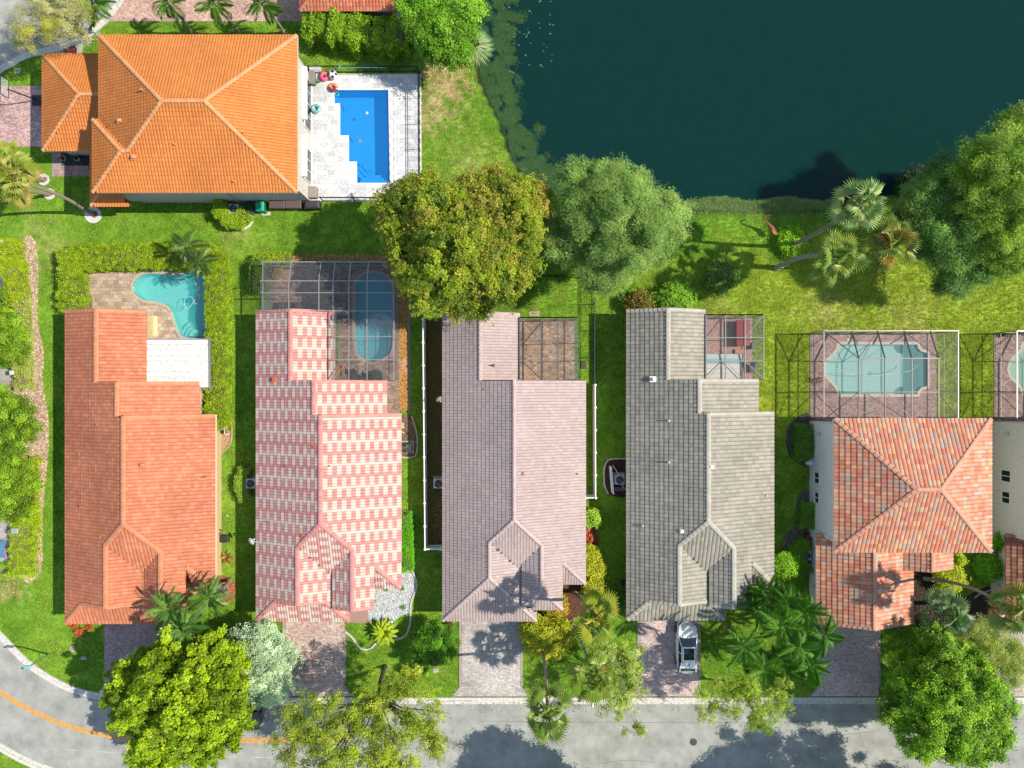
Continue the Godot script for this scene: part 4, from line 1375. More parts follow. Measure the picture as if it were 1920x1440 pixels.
func site_base():
	var asphalt := mat("asphalt", "a6a8a4", 0.9, {"tex": tx.road, "scale": 1.0 / 19.0})
	var up := smooth_line(img_poly([-420, 620, -230, 900, -100, 1090, 0, 1200, 60, 1258, 130, 1297, 200, 1314, 270, 1320]), 3)
	up.append_array(img_poly([620, 1320, 1100, 1320, 1600, 1320, 2000, 1320, 3400, 1320]))
	var low := smooth_line(img_poly([-640, 720, -420, 1040, -230, 1230, -90, 1335, 0, 1392, 60, 1424, 120, 1444, 190, 1456]), 3)
	low.append_array(img_poly([700, 1458, 2000, 1458, 3400, 1458]))
	sheet("road", "pale asphalt street curving round the corner lot", up + _rev(low), 0.02, asphalt)
	kerb_run("pale concrete gutter along the lawns and driveways of the villas", up.slice(3, up.size() - 1), -1.0)
	kerb_run("pale concrete gutter on the inner side of the bend", low.slice(3, low.size() - 1), 1.0)
	var mid := smooth_line(img_poly([-520, 670, -320, 960, -160, 1180, 0, 1297, 60, 1332, 130, 1362, 230, 1383, 330, 1388]), 4)
	mid.append_array(img_poly([490, 1388, 620, 1388]))
	var paint := mat("yellow_paint", "e6a23c", 0.7, {"tex": tx.road, "scale": 0.3})
	var yl := thing("centre_line", "double yellow line down the middle of the bending street", "road marking", Vector3(mid[0].x, 0, mid[0].y))
	for s in [-0.13, 0.13]: part(strip(offset_line(mid, s), 0.17, 0.027), "painted_line", paint, yl)
	var patch := mat("asphalt_patch", "b9b8b1", 0.9, {"tex": tx.road, "scale": 1.0 / 11.0})
	setting(strip(img_poly([900, 1352, 1300, 1355, 1920, 1349]), 0.05, 0.0245), "road_joint", mat("joint_dark", "77766f", 0.9), "thin dark seam along the street")
	setting(strip(img_poly([120, 1405, 330, 1418, 520, 1420]), 0.1, 0.0245), "road_seam", patch, "pale worn seam on the street")
	var crack := mat("crack", "6c6b66", 0.95)
	for q in [[[640, 1400, 700, 1396, 760, 1404, 830, 1399], "thin wandering crack in the road under the street tree"], [[1120, 1432, 1180, 1425, 1230, 1430], "short crack in the road near the lower edge"], [[300, 1345, 340, 1352, 392, 1349], "hairline crack in the bend of the road"], [[1500, 1372, 1560, 1378, 1640, 1371], "crack in the road below the shaded driveway"]]:
		setting(strip(smooth_line(img_poly(q[0]), 4), 0.035, 0.0245), "road_crack", crack, q[1])
	for q in [[[585, 1313, 612, 1312, 640, 1313], "dark puddle in the gutter before the chequered villa's driveway"], [[838, 1313, 858, 1312, 884, 1313], "dark puddle in the gutter left of the pale grey driveway"], [[1075, 1313, 1092, 1312, 1104, 1313], "dark puddle in the gutter under the middle fan palm"]]:
		setting(strip(img_poly(q[0]), 0.16, 0.041), "puddle", mat("puddle", "2a2926", 0.08), q[1])
	# cul-de-sac at the upper left
	var cul := img_poly([-900, -900, 230, -900, 237, -40, 215, 8, 165, 58, 110, 84, 60, 94, 25, 109, 0, 124, -60, 152, -300, 200, -900, 300])
	sheet("cul_de_sac", "pale round end of a side street", cul, 0.02, asphalt)
	kerb_run("pale kerb round the end of the side street", smooth_line(img_poly([237, -40, 215, 8, 165, 58, 110, 84, 60, 94, 25, 109, 0, 124, -60, 152, -300, 200]), 2), -1.0)
	sheet("path", "grey concrete pad by the corner of the orange-roofed house", img_poly([105, 96, 158, 72, 152, 112, 118, 118]), 0.03, mat("concrete", "a9a7a0", 0.9, {"tex": tx.grain, "scale": 0.5}))
	var rose := ["c4a29e", "b89692", "ccaeaa", "b08e8a", "d0b4b0"]
	var mauve := ["bca4a6", "b0989a", "c6b0b2", "aa9698"]
	driveway("rose brick driveway beside the basketball hoop", [-110, 162, 135, 162, 135, 276, -110, 276], rose)
	driveway("pink brick forecourt under the row of palms at the top", [240, -200, 640, -200, 640, 41, 205, 41, 222, 10], ["d0aea0", "caa496", "d6b8aa", "c29c8e"])
	driveway("brick driveway in the shade of the big round-leaved tree", [196, 1120, 325, 1120, 325, 1290, 345, 1306, 180, 1302, 196, 1282], mauve)
	driveway("worn orange and pink brick driveway of the chequered villa", [532, 1120, 647, 1120, 647, 1284, 662, 1306, 515, 1306, 532, 1284], ["d2b6ac", "c8a69a", "dac6be", "d0b8b2", "c4a298", "e0d2cc"], 0.13)
	driveway("pale grey brick driveway of the mauve-roofed villa", [863, 1110, 978, 1110, 978, 1284, 995, 1306, 846, 1306, 863, 1284], ["cac4c0", "c0bab6", "d2ccc8", "bab4b2"])
	driveway("pink brick driveway under the white car", [1197, 1110, 1311, 1110, 1311, 1284, 1325, 1306, 1180, 1306, 1197, 1284], ["d2bcb8", "c8b2ae", "dac8c4"])
	driveway("tree-shaded brick driveway in front of the mosaic roof", [1530, 1120, 1648, 1120, 1648, 1306, 1518, 1306, 1530, 1288], ["d2bebc", "c8b2b0", "dccac8"])
	driveway("pale brick driveway at the right edge", [1872, 1110, 1990, 1110, 1990, 1306, 1862, 1306], ["ccbebc", "c2b4b0", "d4c8c4"])
	for q in [[863, 1110, 1300], [978, 1110, 1300], [1311, 1140, 1300], [1197, 1160, 1300], [532, 1160, 1290], [647, 1180, 1290], [1648, 1170, 1300]]:
		setting(strip(img_poly([q[0], q[1], q[0], q[2] - 14]), 0.2, 0.085), "driveway_border", mat("border_brick", "a89c96", 0.85, {"tex": tx.grain, "scale": 0.9}), "straight edge course of a brick driveway")
	sheet("entry_walk", "rose brick walk in front of the chequered villa", img_poly([647, 1120, 696, 1120, 696, 1168, 647, 1168]), 0.04, mat("walk_brick", "a98a80", 0.9, {"tex": tx.grain, "scale": 0.9}))
	# mulch, gravel and bare earth
	var soil := mat("soil", "5a4a38", 0.95, {"tex": tx.grain, "scale": 0.7})
	var chip := MB.new(); chip.box(Vector3.ZERO, Vector3(1, 0.5, 0.35))
	var chip_m := chip.mesh()
	var stone := MB.new(); stone.lathe(Vector3.ZERO, [Vector2(0.4, -0.2), Vector2(0.5, 0.05), Vector2(0.25, 0.3), Vector2(0, 0.32)], 6)
	var stone_m := stone.mesh()
	var chipmat := mat("chips", "ffffff", 0.9, {"vc": 1})
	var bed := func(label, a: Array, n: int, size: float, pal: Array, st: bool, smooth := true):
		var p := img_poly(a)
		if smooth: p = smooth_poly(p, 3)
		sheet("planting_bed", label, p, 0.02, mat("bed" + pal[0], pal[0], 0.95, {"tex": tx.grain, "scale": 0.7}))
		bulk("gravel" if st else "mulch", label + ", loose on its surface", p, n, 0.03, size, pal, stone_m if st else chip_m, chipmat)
	bed.call("strip of dry brown mulch along the clipped hedges at the left edge", [42, 455, 66, 453, 72, 520, 70, 600, 82, 660, 80, 720, 92, 790, 88, 880, 80, 960, 80, 1050, 68, 1085, 40, 1075, 20, 900, 20, 600], 12000, 0.15, ["b09a80", "c0a88e", "9a8468", "cab096", "8a7a68", "ccbeae"], false)
	bed.call("strip of tan wood chips beside the screened pool", [744, 482, 768, 482, 768, 770, 748, 770], 3500, 0.13, ["b58a4c", "a57a3e", "c89a5c", "8f6a38"], false, false)
	bed.call("strip of tan wood chips behind the screened pool", [545, 478, 744, 478, 744, 492, 545, 492], 1500, 0.13, ["a88a58", "94743e", "b89a68", "86683a"], false, false)
	bed.call("brown mulch bed with pool pump beside the chequered villa", [745, 775, 772, 780, 782, 815, 781, 850, 772, 856, 745, 856], 900, 0.12, ["7a6a58", "6a5846", "8a7a66"], false, false)
	bed.call("dark mulch bed round the fenced air conditioner", [1138, 862, 1180, 862, 1180, 927, 1140, 927, 1132, 905, 1132, 876], 900, 0.12, ["4a3226", "5a3e2e", "3e2a20"], false)
	bed.call("bed of white gravel in front of the chequered villa", [690, 1060, 772, 1067, 781, 1091, 780, 1111, 769, 1131, 768, 1150, 755, 1153, 734, 1166, 690, 1160], 9000, 0.085, ["bfc4c6", "a9b0b4", "d2d6d6", "939a9e"], true, false)
	bed.call("grey mulch crescent round the upper hedge of the white wall", [1520, 780, 1496, 782, 1478, 800, 1473, 830, 1484, 860, 1520, 872], 1000, 0.13, ["5a5650", "6a665e", "4a4640"], false)
	bed.call("grey mulch bed round the lower hedges of the white wall", [1520, 930, 1496, 930, 1488, 985, 1468, 1012, 1472, 1050, 1490, 1075, 1520, 1072], 1500, 0.13, ["6a645c", "7a746a", "565048"], false)
	bed.call("red-brown bed of bromeliads beside the mauve roof", [1078, 955, 1108, 955, 1120, 1000, 1122, 1090, 1096, 1150, 1010, 1172, 985, 1160, 1000, 1110, 1070, 1090], 1500, 0.14, ["6a4632", "7a5238", "5a3c2a"], false)
	bed.call("dark bed between the palms right of the mosaic roof", [1700, 1062, 1785, 1058, 1795, 1120, 1850, 1100, 1880, 1125, 1850, 1190, 1720, 1175], 2000, 0.14, ["3f3428", "4a3d2e", "352c22"], false)
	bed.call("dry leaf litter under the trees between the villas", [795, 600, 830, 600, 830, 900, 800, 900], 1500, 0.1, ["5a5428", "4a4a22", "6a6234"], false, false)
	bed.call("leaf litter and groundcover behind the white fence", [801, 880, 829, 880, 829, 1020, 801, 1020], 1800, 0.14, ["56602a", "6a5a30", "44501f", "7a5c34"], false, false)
	bed.call("dark gravel bed in the front porch of the orange house", [116, 287, 172, 287, 172, 310, 116, 310], 1500, 0.09, ["3a4044", "2c3236", "4a5054"], true, false)
	bed.call("sandy strip along the cream side wall of the terracotta villa", [405, 780, 420, 780, 434, 795, 434, 830, 424, 845, 414, 850, 414, 1085, 405, 1085], 1600, 0.09, ["b89878", "a88868", "c8a888"], false, false)
	var lf := MB.new()
	lf.tri(Vector3(-0.5, 0, 0), Vector3(0, 0.15, 0.22), Vector3(0.5, 0.05, 0)); lf.tri(Vector3(-0.5, 0, 0), Vector3(0.5, 0.05, 0), Vector3(0, 0.15, -0.22))
	var lfm := lf.mesh()
	for q in [[[480, 1306, 1900, 1306, 1900, 1336, 480, 1336], 700, "fallen leaves along the kerb of the street"], [[500, 1336, 860, 1336, 860, 1440, 500, 1440], 260, "fallen leaves on the road under the thin street tree"], [[650, 1200, 850, 1200, 850, 1300, 650, 1300], 250, "fallen leaves on the lawn by the clipped round tree"], [[1315, 1170, 1520, 1170, 1520, 1300, 1315, 1300], 400, "fallen leaves under the palm clump"], [[800, 590, 1180, 500, 1250, 540, 1100, 580], 350, "fallen leaves under the two big trees by the lake"]]:
		bulk("fallen_leaves", q[2], img_poly(q[0]), q[1], 0.075, 0.13, ["8a6a3a", "7a5a30", "9a8a4a", "6a4e2c", "a07a40"], lfm, chipmat)
	# lake
	var wm := mat("lake_water", "09302e", 0.08, {"alpha": 0.8, "ripple": tx.ripple, "deep": 0.15, "scale": 0.08, "spec": 0.25})
	var wb := MB.new()
	wb.poly(v3(img_poly([860, -900, 3200, -900, 3200, 430, 860, 430]), -0.22), Vector3.UP)
	setting(wb, "water", wm, "dark teal lake")
	var xf := []; var cols := []
	var bank := img_poly([893, -40, 888, 60, 888, 120, 895, 145, 912, 190, 938, 237, 955, 295, 985, 340, 1030, 362])
	for k in 13000:
		var s: float = rr(0, bank.size() - 1.001)
		var q := bank[int(s)].lerp(bank[int(s) + 1], s - int(s))
		var w: float = pow(rng.randf(), 1.3) * (2.5 + 1.6 * fast_noise.get_noise_2d(q.x * 14, q.y * 14) + (1.5 if q.y < -28 else 0.0))
		q += Vector2(w, w * -0.25) + Vector2(rr(-0.3, 0.3), rr(-0.3, 0.3))
		if fast_noise.get_noise_2d(q.x * 25 + 7, q.y * 25) < -0.02: continue
		var c := lin(["3a6232", "325a30", "4a6e36", "446840", "2c5236"][rng.randi() % 5])
		cols.append(c)
		xf.append(Transform3D((Basis(Vector3.UP, rr(0, TAU))).scaled(Vector3(1, 0.12, 1) * rr(0.25, 0.5)), Vector3(q.x, -0.19 + rr(-0.03, 0.01), q.y)))
	var al := many("water_weed", clump_fine, xf, cols, leaf_mat())
	al.set_meta("label", "green water weed just under the surface along the left bank")
	var mats2 := [[993, 252, 0.62, "6fae2a"], [1004, 252, 0.5, "4f9a2e"], [1003, 281, 0.42, "7fae2c"], [926, 184, 0.5, "8a9430"], [977, 195, 0.6, "3f8a34"]]
	for q in mats2:
		var b := MB.new()
		var p := P(q[0], q[1], -0.27)
		var ring := []
		for i in 14: ring.append(p + Vector3(cos(TAU * i / 14), 0, sin(TAU * i / 14)) * q[2] * rr(0.6, 1.3))
		b.slab(ring, Vector3.UP, Vector3(0, -0.05, 0))
		solo(b, "algae_mat", mat("algae" + q[3], q[3], 0.7, {"tex": tx.grain, "scale": 0.8}), {"6fae2a": "bright green algae mat, larger left one of the overlapping pair off the left bank", "4f9a2e": "deeper green algae mat joined to the bright mat off the left bank", "7fae2c": "small yellow-green algae mat just below the overlapping pair", "8a9430": "olive algae mat hugging the left bank near the spiky palm", "3f8a34": "dim green algae mat half sunk off the left bank"}[q[3]], "algae")
	xf = []; cols = []
	for k in 7000:
		var x: float = rr(1270, 1570); var z: float = 374 + rng.randf() * 36 + 4 * sin(x * 0.05)
		var q := P(x, z)
		var c := lin(["7d9a5a", "8fae70", "6f8c48", "93a866", "5f8050"][rng.randi() % 5])
		cols.append(c)
		xf.append(Transform3D((Basis(Vector3.UP, rr(0, TAU)) * Basis(Vector3.RIGHT, rr(-0.5, 0.5))).scaled(Vector3(1, 1.1, 1) * rr(0.16, 0.32)), Vector3(q.x, -0.16, q.z)))
	var rd := many("reeds", clump_fine, xf, cols, leaf_mat())
	rd.set_meta("label", "pale green water grass along the lower bank of the lake")
	xf = []; cols = []
	for k in 60:
		var q := P(rr(930, 1040), rr(-10, 140), -0.2)
		cols.append(Color(0.45, 0.5, 0.42)); xf.append(Transform3D(Basis(Vector3.UP, rr(0, 6)).scaled(Vector3(1, 0.2, 1) * rr(0.05, 0.12)), q))
	var fl := many("floating_leaves", clump_broad, xf, cols, leaf_mat())
	fl.set_meta("label", "specks of fallen leaves floating near the left bank")

func pal_paint(pal: Array, jit: float, patch := 0.1) -> Callable:
	var ls := pal.map(func(h): return lin(h))
	return func(_i, _j, pos):
		var c: Color = ls[rng.randi() % ls.size()]
		var k: float = rr(1 - jit, 1 + jit) * (1.0 + patch * 2.0 * fast_noise.get_noise_3dv(pos * 7.0))
		return Color(c.r * k, c.g * k, c.b * k)
func houses():
	roof_now = Roof.new()
	villa("single-storey villa with a terracotta roof, hedged pool and white patio cover", {"id": "_terracotta", "xl": -799.0, "xr": -532.5, "xr2": -561.0, "xr1": -655.8, "r1": -727.4, "y0": -131.0, "y1": -3.0, "y2": 55.0, "az": 240.0, "lx": -706.0, "rx": -613.0, "lze": 389.0, "zf": 428.0, "fr": -624.0, "rze": 398.0, "xe": -575.7, "zt": 323.0, "xv": -652.0, "hip": false,
		"w": 0.3, "e": 0.33, "th": 0.42, "paint": pal_paint(["c47858", "c67a5a", "c27454", "c97e5e", "cc8666"], 0.06), "cap": lin("d08a66"), "cw": 0.42, "deck": "6a3a28", "wall": "cdb48a", "trim": "d8c8a8"})
	var pink := lin("c88d88"); var cream := lin("d2c1b8")
	villa("single-storey villa with a pink and cream chequered tile roof", {"id": "_chequered", "xl": -457.0, "xr": -200.0, "xr2": -225.6, "xr1": -318.3, "r1": -387.6, "y0": -131.0, "y1": -6.0, "y2": 53.0, "az": 240.0, "lx": -374.0, "rx": -279.0, "lze": 385.0, "zf": 423.5, "fr": -292.5, "rze": 395.0, "xe": -245.0, "zt": 320.0, "xv": -315.6, "hip": false,
		"w": 0.236, "e": 0.385, "th": 0.42, "paint": func(i, j, _pos):
			var k: int = i % 8
			var light: bool = (j % 2 == 1) if k < 3 else true if k == 3 else (j % 2 == 0) if k < 7 else false
			var c := cream if light else pink
			var s: float = rr(0.9, 1.08)
			return Color(c.r * s, c.g * s, c.b * s), "cap": lin("cf8f88"), "cw": 0.4, "deck": "7a4440", "wall": "d8c4b0", "trim": "cfa9a0"})
	villa("single-storey villa with a pale mauve roof and fully hipped front", {"id": "_mauve", "xl": -123.3, "xr": 131.0, "xr2": 131.0, "xr1": 12.4, "r1": -55.4, "y0": -126.0, "y1": -7.0, "y2": -7.0, "az": 233.6, "lx": -39.0, "rx": 52.0, "lze": 338.0, "zf": 423.5, "fr": 43.0, "rze": 361.0, "xe": 89.0, "zt": 315.6, "xv": 19.0, "hip": true,
		"w": 0.25, "e": 0.37, "th": 0.34, "paint": pal_paint(["b4a3a1", "b09f9d", "b8a7a5"], 0.05, 0.05), "cap": lin("c4b0ae"), "cw": 0.3, "deck": "5c4a48", "wall": "cfc0b0", "trim": "c8b4b0"})
	villa("single-storey villa with a grey concrete tile roof behind the white car", {"id": "_grey", "xl": 206.5, "xr": 467.4, "xr2": 439.7, "xr1": 345.0, "r1": 273.5, "y0": -133.0, "y1": -8.0, "y2": 50.0, "az": 236.0, "lx": 291.7, "rx": 387.0, "lze": 385.0, "zf": 421.5, "fr": 379.5, "rze": 391.0, "xe": 424.0, "zt": 315.6, "xv": 350.0, "hip": false,
		"w": 0.33, "e": 0.405, "th": 0.5, "paint": pal_paint(["9a968b", "9d998e", "928f86", "a39f93"], 0.045, 0.08), "cap": lin("b4b1a6"), "cw": 0.4, "deck": "6c6a62", "wall": "c8c2b4", "trim": "b8b4a8"})
	big_house()
	mosaic_house(0.0, "two-storey house with a mosaic of red and grey roof tiles and a white side wall", ["cc8268", "d28c6e", "d8a684", "c6977e", "b8a294", "ce866c", "d49a78", "c87a60", "c29580"], "eef1f4", "_mosaic")
	mosaic_house(340.0, "two-storey cream house cut by the right edge with a brown lower roof", ["a8705a", "9a624e", "b27c64", "8c5a48"], "e6dfd0", "_cream")
	top_house()
func hip_tiles(deck: MB, faces: Array, w, e, th, paint):
	for f in faces: face(deck, f[0], f[1], w, e, th, paint)
func big_house():
	var h := thing("house", "two-storey house with a bright orange hipped roof beside the blue pool", "house", Q(-520, -450))
	roof_now = Roof.new()
	var L := -700.0; var R := -365.5; var T := -591.0; var B := -326.0
	var hf := 132.5; var ry := -458.5; var rh := 6.0 + hf * K
	var L2 := -710.8; var T2 := -448.2; var bh := 6.0 + 61.1 * K
	var rl := Q(L + hf, ry, rh); var rR := Q(R - hf, ry, rh)
	var bL := Q(L2 + 61.1, B - 61.1, bh); var bV := Q(L + 61.1, B - 61.1, bh)
	var paint := pal_paint(["cf7e3c", "d1803e", "cd7c3a", "d38442"], 0.03, 0.09)
	var w := 0.25; var e := 0.34; var th := 0.42
	var deck := MB.new()
	hip_tiles(deck, [
		[[Q(L, T, 6), Q(R, T, 6), rR, rl], Vector3(0, 0, -1)],
		[[Q(R, T, 6), Q(R, B, 6), rR], Vector3.RIGHT],
		[[Q(R, B, 6), Q(L2, B, 6), bL, bV, rl, rR], Vector3(0, 0, 1)],
		[[Q(L, T, 6), rl, bV, Q(L, T2, 6)], Vector3.LEFT],
		[[Q(L2, T2, 6), Q(L, T2, 6), bV, bL], Vector3(0, 0, -1)],
		[[Q(L2, T2, 6), bL, Q(L2, B, 6)], Vector3.LEFT]], w, e, th, paint)
	var cap := lin("dc9e6c")
	for s in [[rl, rR], [rl, Q(L, T, 6)], [rR, Q(R, T, 6)], [rR, Q(R, B, 6)], [rl, bV], [bV, bL], [bL, Q(L2, T2, 6)], [bL, Q(L2, B, 6)]]: cap_line(s[0], s[1], 0.32, cap)
	# garage wing, porch roof
	var gL := -837.5; var gT := -588.8; var gB := -417.3; var gh := 3.0 + 85.7 * K
	var gr := Q(gL + 85.7, -503, gh); var ge := Q(-690, -503, gh)
	hip_tiles(deck, [[[Q(gL, gT, 3), gr, Q(gL, gB, 3)], Vector3.LEFT], [[Q(gL, gT, 3), Q(-690, gT, 3), ge, gr], Vector3(0, 0, -1)], [[Q(gL, gB, 3), Q(-690, gB, 3), ge, gr], Vector3(0, 0, 1)]], w, e, th, paint)
	for s in [[gr, ge], [gr, Q(gL, gT, 3)], [gr, Q(gL, gB, 3)]]: cap_line(s[0], s[1], 0.3, cap)
	var ph := 3.0 + 38 * K
	hip_tiles(deck, [[[Q(-752, -422, 3), Q(-714, -384, ph), Q(-714, -356, ph), Q(-752, -318, 3)], Vector3.LEFT], [[Q(-752, -318, 3), Q(-714, -356, ph), Q(-706, -356, ph), Q(-680, -318, 3)], Vector3(0, 0, 1)]], w, e, th, paint)
	cap_line(Q(-752, -318, 3), Q(-714, -356, ph), 0.3, cap)
	finish_roof(h, deck, mat("roof_deck_orange", "7a3c1c", 0.85))
	var wl := MB.new()
	wall_box(wl, -690, -377.5, -578, -340, 5.9)
	wall_box(wl, -826, -692, -577, -429, 2.9)
	wall_box(wl, -712, -692, -412, -342, 2.8)
	part(wl, "wall", mat("wall_orange", "c9c7c1", 0.85, {"tex": tx.grain, "scale": 0.4}), h)
	var fa := MB.new()
	eave_line(fa, Q(R + 1, T, 6), Q(R + 1, B, 6)); eave_line(fa, Q(L, B + 1, 6), Q(R, B + 1, 6)); eave_line(fa, Q(L, T - 1, 6), Q(R, T - 1, 6)); eave_line(fa, Q(gL - 1, gT, 3), Q(gL - 1, gB, 3)); eave_line(fa, Q(gL, gB + 1, 3), Q(-700, gB + 1, 3))
	fa.slab([Q(R, T, 5.8), Q(R, B, 5.8), Q(R - 14, B, 5.8), Q(R - 14, T, 5.8)], Vector3.UP, Vector3(0, -0.03, 0))
	fa.slab([Q(L, B, 5.79), Q(R - 15, B, 5.79), Q(R - 15, B - 15, 5.79), Q(L, B - 15, 5.79)], Vector3.UP, Vector3(0, -0.03, 0))
	part(fa, "fascia", mat("trim_orange", "b8b6b0", 0.5), h)
	var fr := mat("window_frame_white", "dcdcda", 0.4)
	window(h, Q(-376, -515, 1.1), Vector3.RIGHT, 4.4, 2.0, 4, fr, "sliding_door")
	window(h, Q(-376, -403, 1.1), Vector3.RIGHT, 2.8, 2.0, 3, fr, "sliding_door")
	for q in [[-522, 4.5], [-410, 3.6]]:
		var aw := MB.new()
		aw.cbox(Q(-373, q[0], 2.75), Vector3(0.45, 0.4, q[1]), 0.08)
		part(aw, "awning_box", mat("awning_white", "e6e4de", 0.5), h)
	window(h, Q(-650, -339, 4.2), Vector3(0, 0, 1), 1.9, 0.7, 2, fr)
	window(h, Q(-575, -339, 4.4), Vector3(0, 0, 1), 0.6, 0.4, 1, fr)
	window(h, Q(-457, -339, 4.3), Vector3(0, 0, 1), 1.0, 0.45, 2, fr)
	var dp := MB.new()
	dp.tube([Q(-508, -338, 5.7), Q(-508, -338, 0.1)], [0.05, 0.05], 6); dp.tube([Q(-376, -341, 5.7), Q(-376, -341, 0.1)], [0.05, 0.05], 6)
	part(dp, "downpipe", mat("trim_orange", "b8b6b0", 0.5), h)
	var vm := mat("vent_orange", "c9896a", 0.6)
	for q in [[224, 226, 7.1, 1], [267, 169, 8.1, 0], [250, 294, 7.3, 1], [330, 272, 7.4, 0], [440, 341, 6.4, 0], [458, 250, 7.6, 0]]: vent(h, q[0], q[1], q[2], vm, 0.2, q[3] == 1)
	var dr := MB.new()
	for r in 5: dr.box(Q(-827, -503, 0.25 + r * 0.48), Vector3(0.06, 0.46, 5.0))
	part(dr, "garage_door", mat("garage_white", "d8d4cc", 0.5), h)
	# paved porch in front of the door
func mosaic_house(sh: float, label, pal: Array, wall_hex, id):
	var h := thing("house", label, "house", Q(680 + sh, 220))
	roof_now = Roof.new()
	var L := 547.8 + sh; var R := 812.0 + sh; var T := 59.8; var B := 284.0
	var ry := 172.0; var rh := 6.0 + 112 * K
	var a := Q(L + 112, ry, rh); var b := Q(R - 112, ry, rh)
	var paint := pal_paint(pal, 0.1, 0.06)
	var w := 0.33; var e := 0.43; var th := 0.52
	var deck := MB.new()
	hip_tiles(deck, [[[Q(L, T, 6), Q(R, T, 6), b, a], Vector3(0, 0, -1)], [[Q(L, B, 6), Q(R, B, 6), b, a], Vector3(0, 0, 1)], [[Q(L, T, 6), a, Q(L, B, 6)], Vector3.LEFT], [[Q(R, T, 6), b, Q(R, B, 6)], Vector3.RIGHT]], w, e, th, paint)
	var cap := lin(pal[2]).lerp(lin("c08a78"), 0.6)
	for s in [[a, b], [a, Q(L, T, 6)], [a, Q(L, B, 6)], [b, Q(R, T, 6)], [b, Q(R, B, 6)]]: cap_line(s[0], s[1], 0.38, cap, 0.42)
	# lower front roofs
	var fl := 545.8 + sh; var fr := 717.0 + sh; var fx := 631.4 + sh; var fh := 2.8 + 85.6 * K
	hip_tiles(deck, [[[Q(fl, 268, 2.8), Q(fx, 268, fh), Q(fx, 428, fh), Q(fl, 428, 2.8)], Vector3.LEFT], [[Q(fr, 268, 2.8), Q(fx, 268, fh), Q(fx, 428, fh), Q(fr, 428, 2.8)], Vector3.RIGHT]], w, e, th, paint)
	cap_line(Q(fx, 270, fh), Q(fx, 428, fh), 0.38, cap)
	cap_line(Q(fx, 427, fh), Q(fl, 427, 2.8), 0.26, cap); cap_line(Q(fx, 427, fh), Q(fr, 427, 2.8), 0.26, cap)
	var sx := 738.0 + sh; var s0 := 690.0 + sh; var s1 := 784.0 + sh; var shh := 3.1 + 47 * K
	hip_tiles(deck, [[[Q(s0, 262, 3.1), Q(sx, 262, shh), Q(sx, 329, shh), Q(s0, 329, 3.1)], Vector3.LEFT], [[Q(s1, 262, 3.1), Q(sx, 262, shh), Q(sx, 329, shh), Q(s1, 329, 3.1)], Vector3.RIGHT]], w, e, th, paint)
	cap_line(Q(sx, 270, shh), Q(sx, 329, shh), 0.36, cap)
	cap_line(Q(sx, 328, shh), Q(s0, 328, 3.1), 0.24, cap); cap_line(Q(sx, 328, shh), Q(s1, 328, 3.1), 0.24, cap)
	finish_roof(h, deck, mat("roof_deck" + id, "4a2a22", 0.85))
	var wl := MB.new()
	wall_box(wl, 557.5 + sh, 801 + sh, 70, 274, 5.9)
	wall_box(wl, 557 + sh, 707 + sh, 272, 416, 2.75)
	wall_box(wl, 699 + sh, 773 + sh, 273, 318, 3.0)
	gable(wl, [Q(fl + 10, 416, 2.6), Q(fr - 10, 416, 2.6), Q(fr - 10, 416, 2.8), Q(fx, 416, fh - 0.15), Q(fl + 10, 416, 2.8)])
	gable(wl, [Q(s0 + 8, 318, 2.9), Q(s1 - 8, 318, 2.9), Q(s1 - 8, 318, 3.1), Q(sx, 318, shh - 0.15), Q(s0 + 8, 318, 3.1)])
	part(wl, "wall", mat("wall" + id, wall_hex, 0.85, {"tex": tx.grain, "scale": 0.6}), h)
	var fa := MB.new()
	eave_line(fa, Q(L - 1, T, 6), Q(L - 1, B, 6)); eave_line(fa, Q(L, T - 1, 6), Q(R, T - 1, 6)); eave_line(fa, Q(L, B + 1, 6), Q(R, B + 1, 6))
	fa.slab([Q(L, T, 5.8), Q(L + 11, T, 5.8), Q(L + 11, B, 5.8), Q(L, B, 5.8)], Vector3.UP, Vector3(0, -0.03, 0))
	part(fa, "fascia", mat("trim_white", "dedcd6", 0.5), h)
	var fm := mat("window_frame_white", "dcdcda", 0.4)
	if sh == 0.0:
		window(h, Q(556, 171, 1.75), Vector3.LEFT, 0.95, 1.0, 2, fm); window(h, Q(556, 207, 1.75), Vector3.LEFT, 0.9, 0.85, 2, fm)
	else:
		window(h, Q(897, 167, 2.0), Vector3.LEFT, 1.0, 1.2, 2, fm); window(h, Q(897, 206, 2.0), Vector3.LEFT, 1.0, 1.0, 2, fm)
	if sh == 0.0: vent(h, 1735, 889, 7.4, mat("vent_grey", "a8a4a0", 0.5), 0.3)
	for q in [[0.9, 356], [1.3, 392], [0.7, 300], [2.2, 110]]:
		var bx := MB.new()
		bx.cbox(Q(555 + sh, q[1] - 20, q[0]), Vector3(0.12, 0.4, 0.28), 0.02)
		part(bx, "meter_box", mat("meter_grey", "b9bcbf", 0.5), h)
	var dp := MB.new()
	dp.tube([Q(555.5 + sh, 268, 5.6), Q(555.5 + sh, 268, 0.1)], [0.045, 0.045], 6)
	part(dp, "downpipe", mat("trim_white", "dedcd6", 0.5), h)
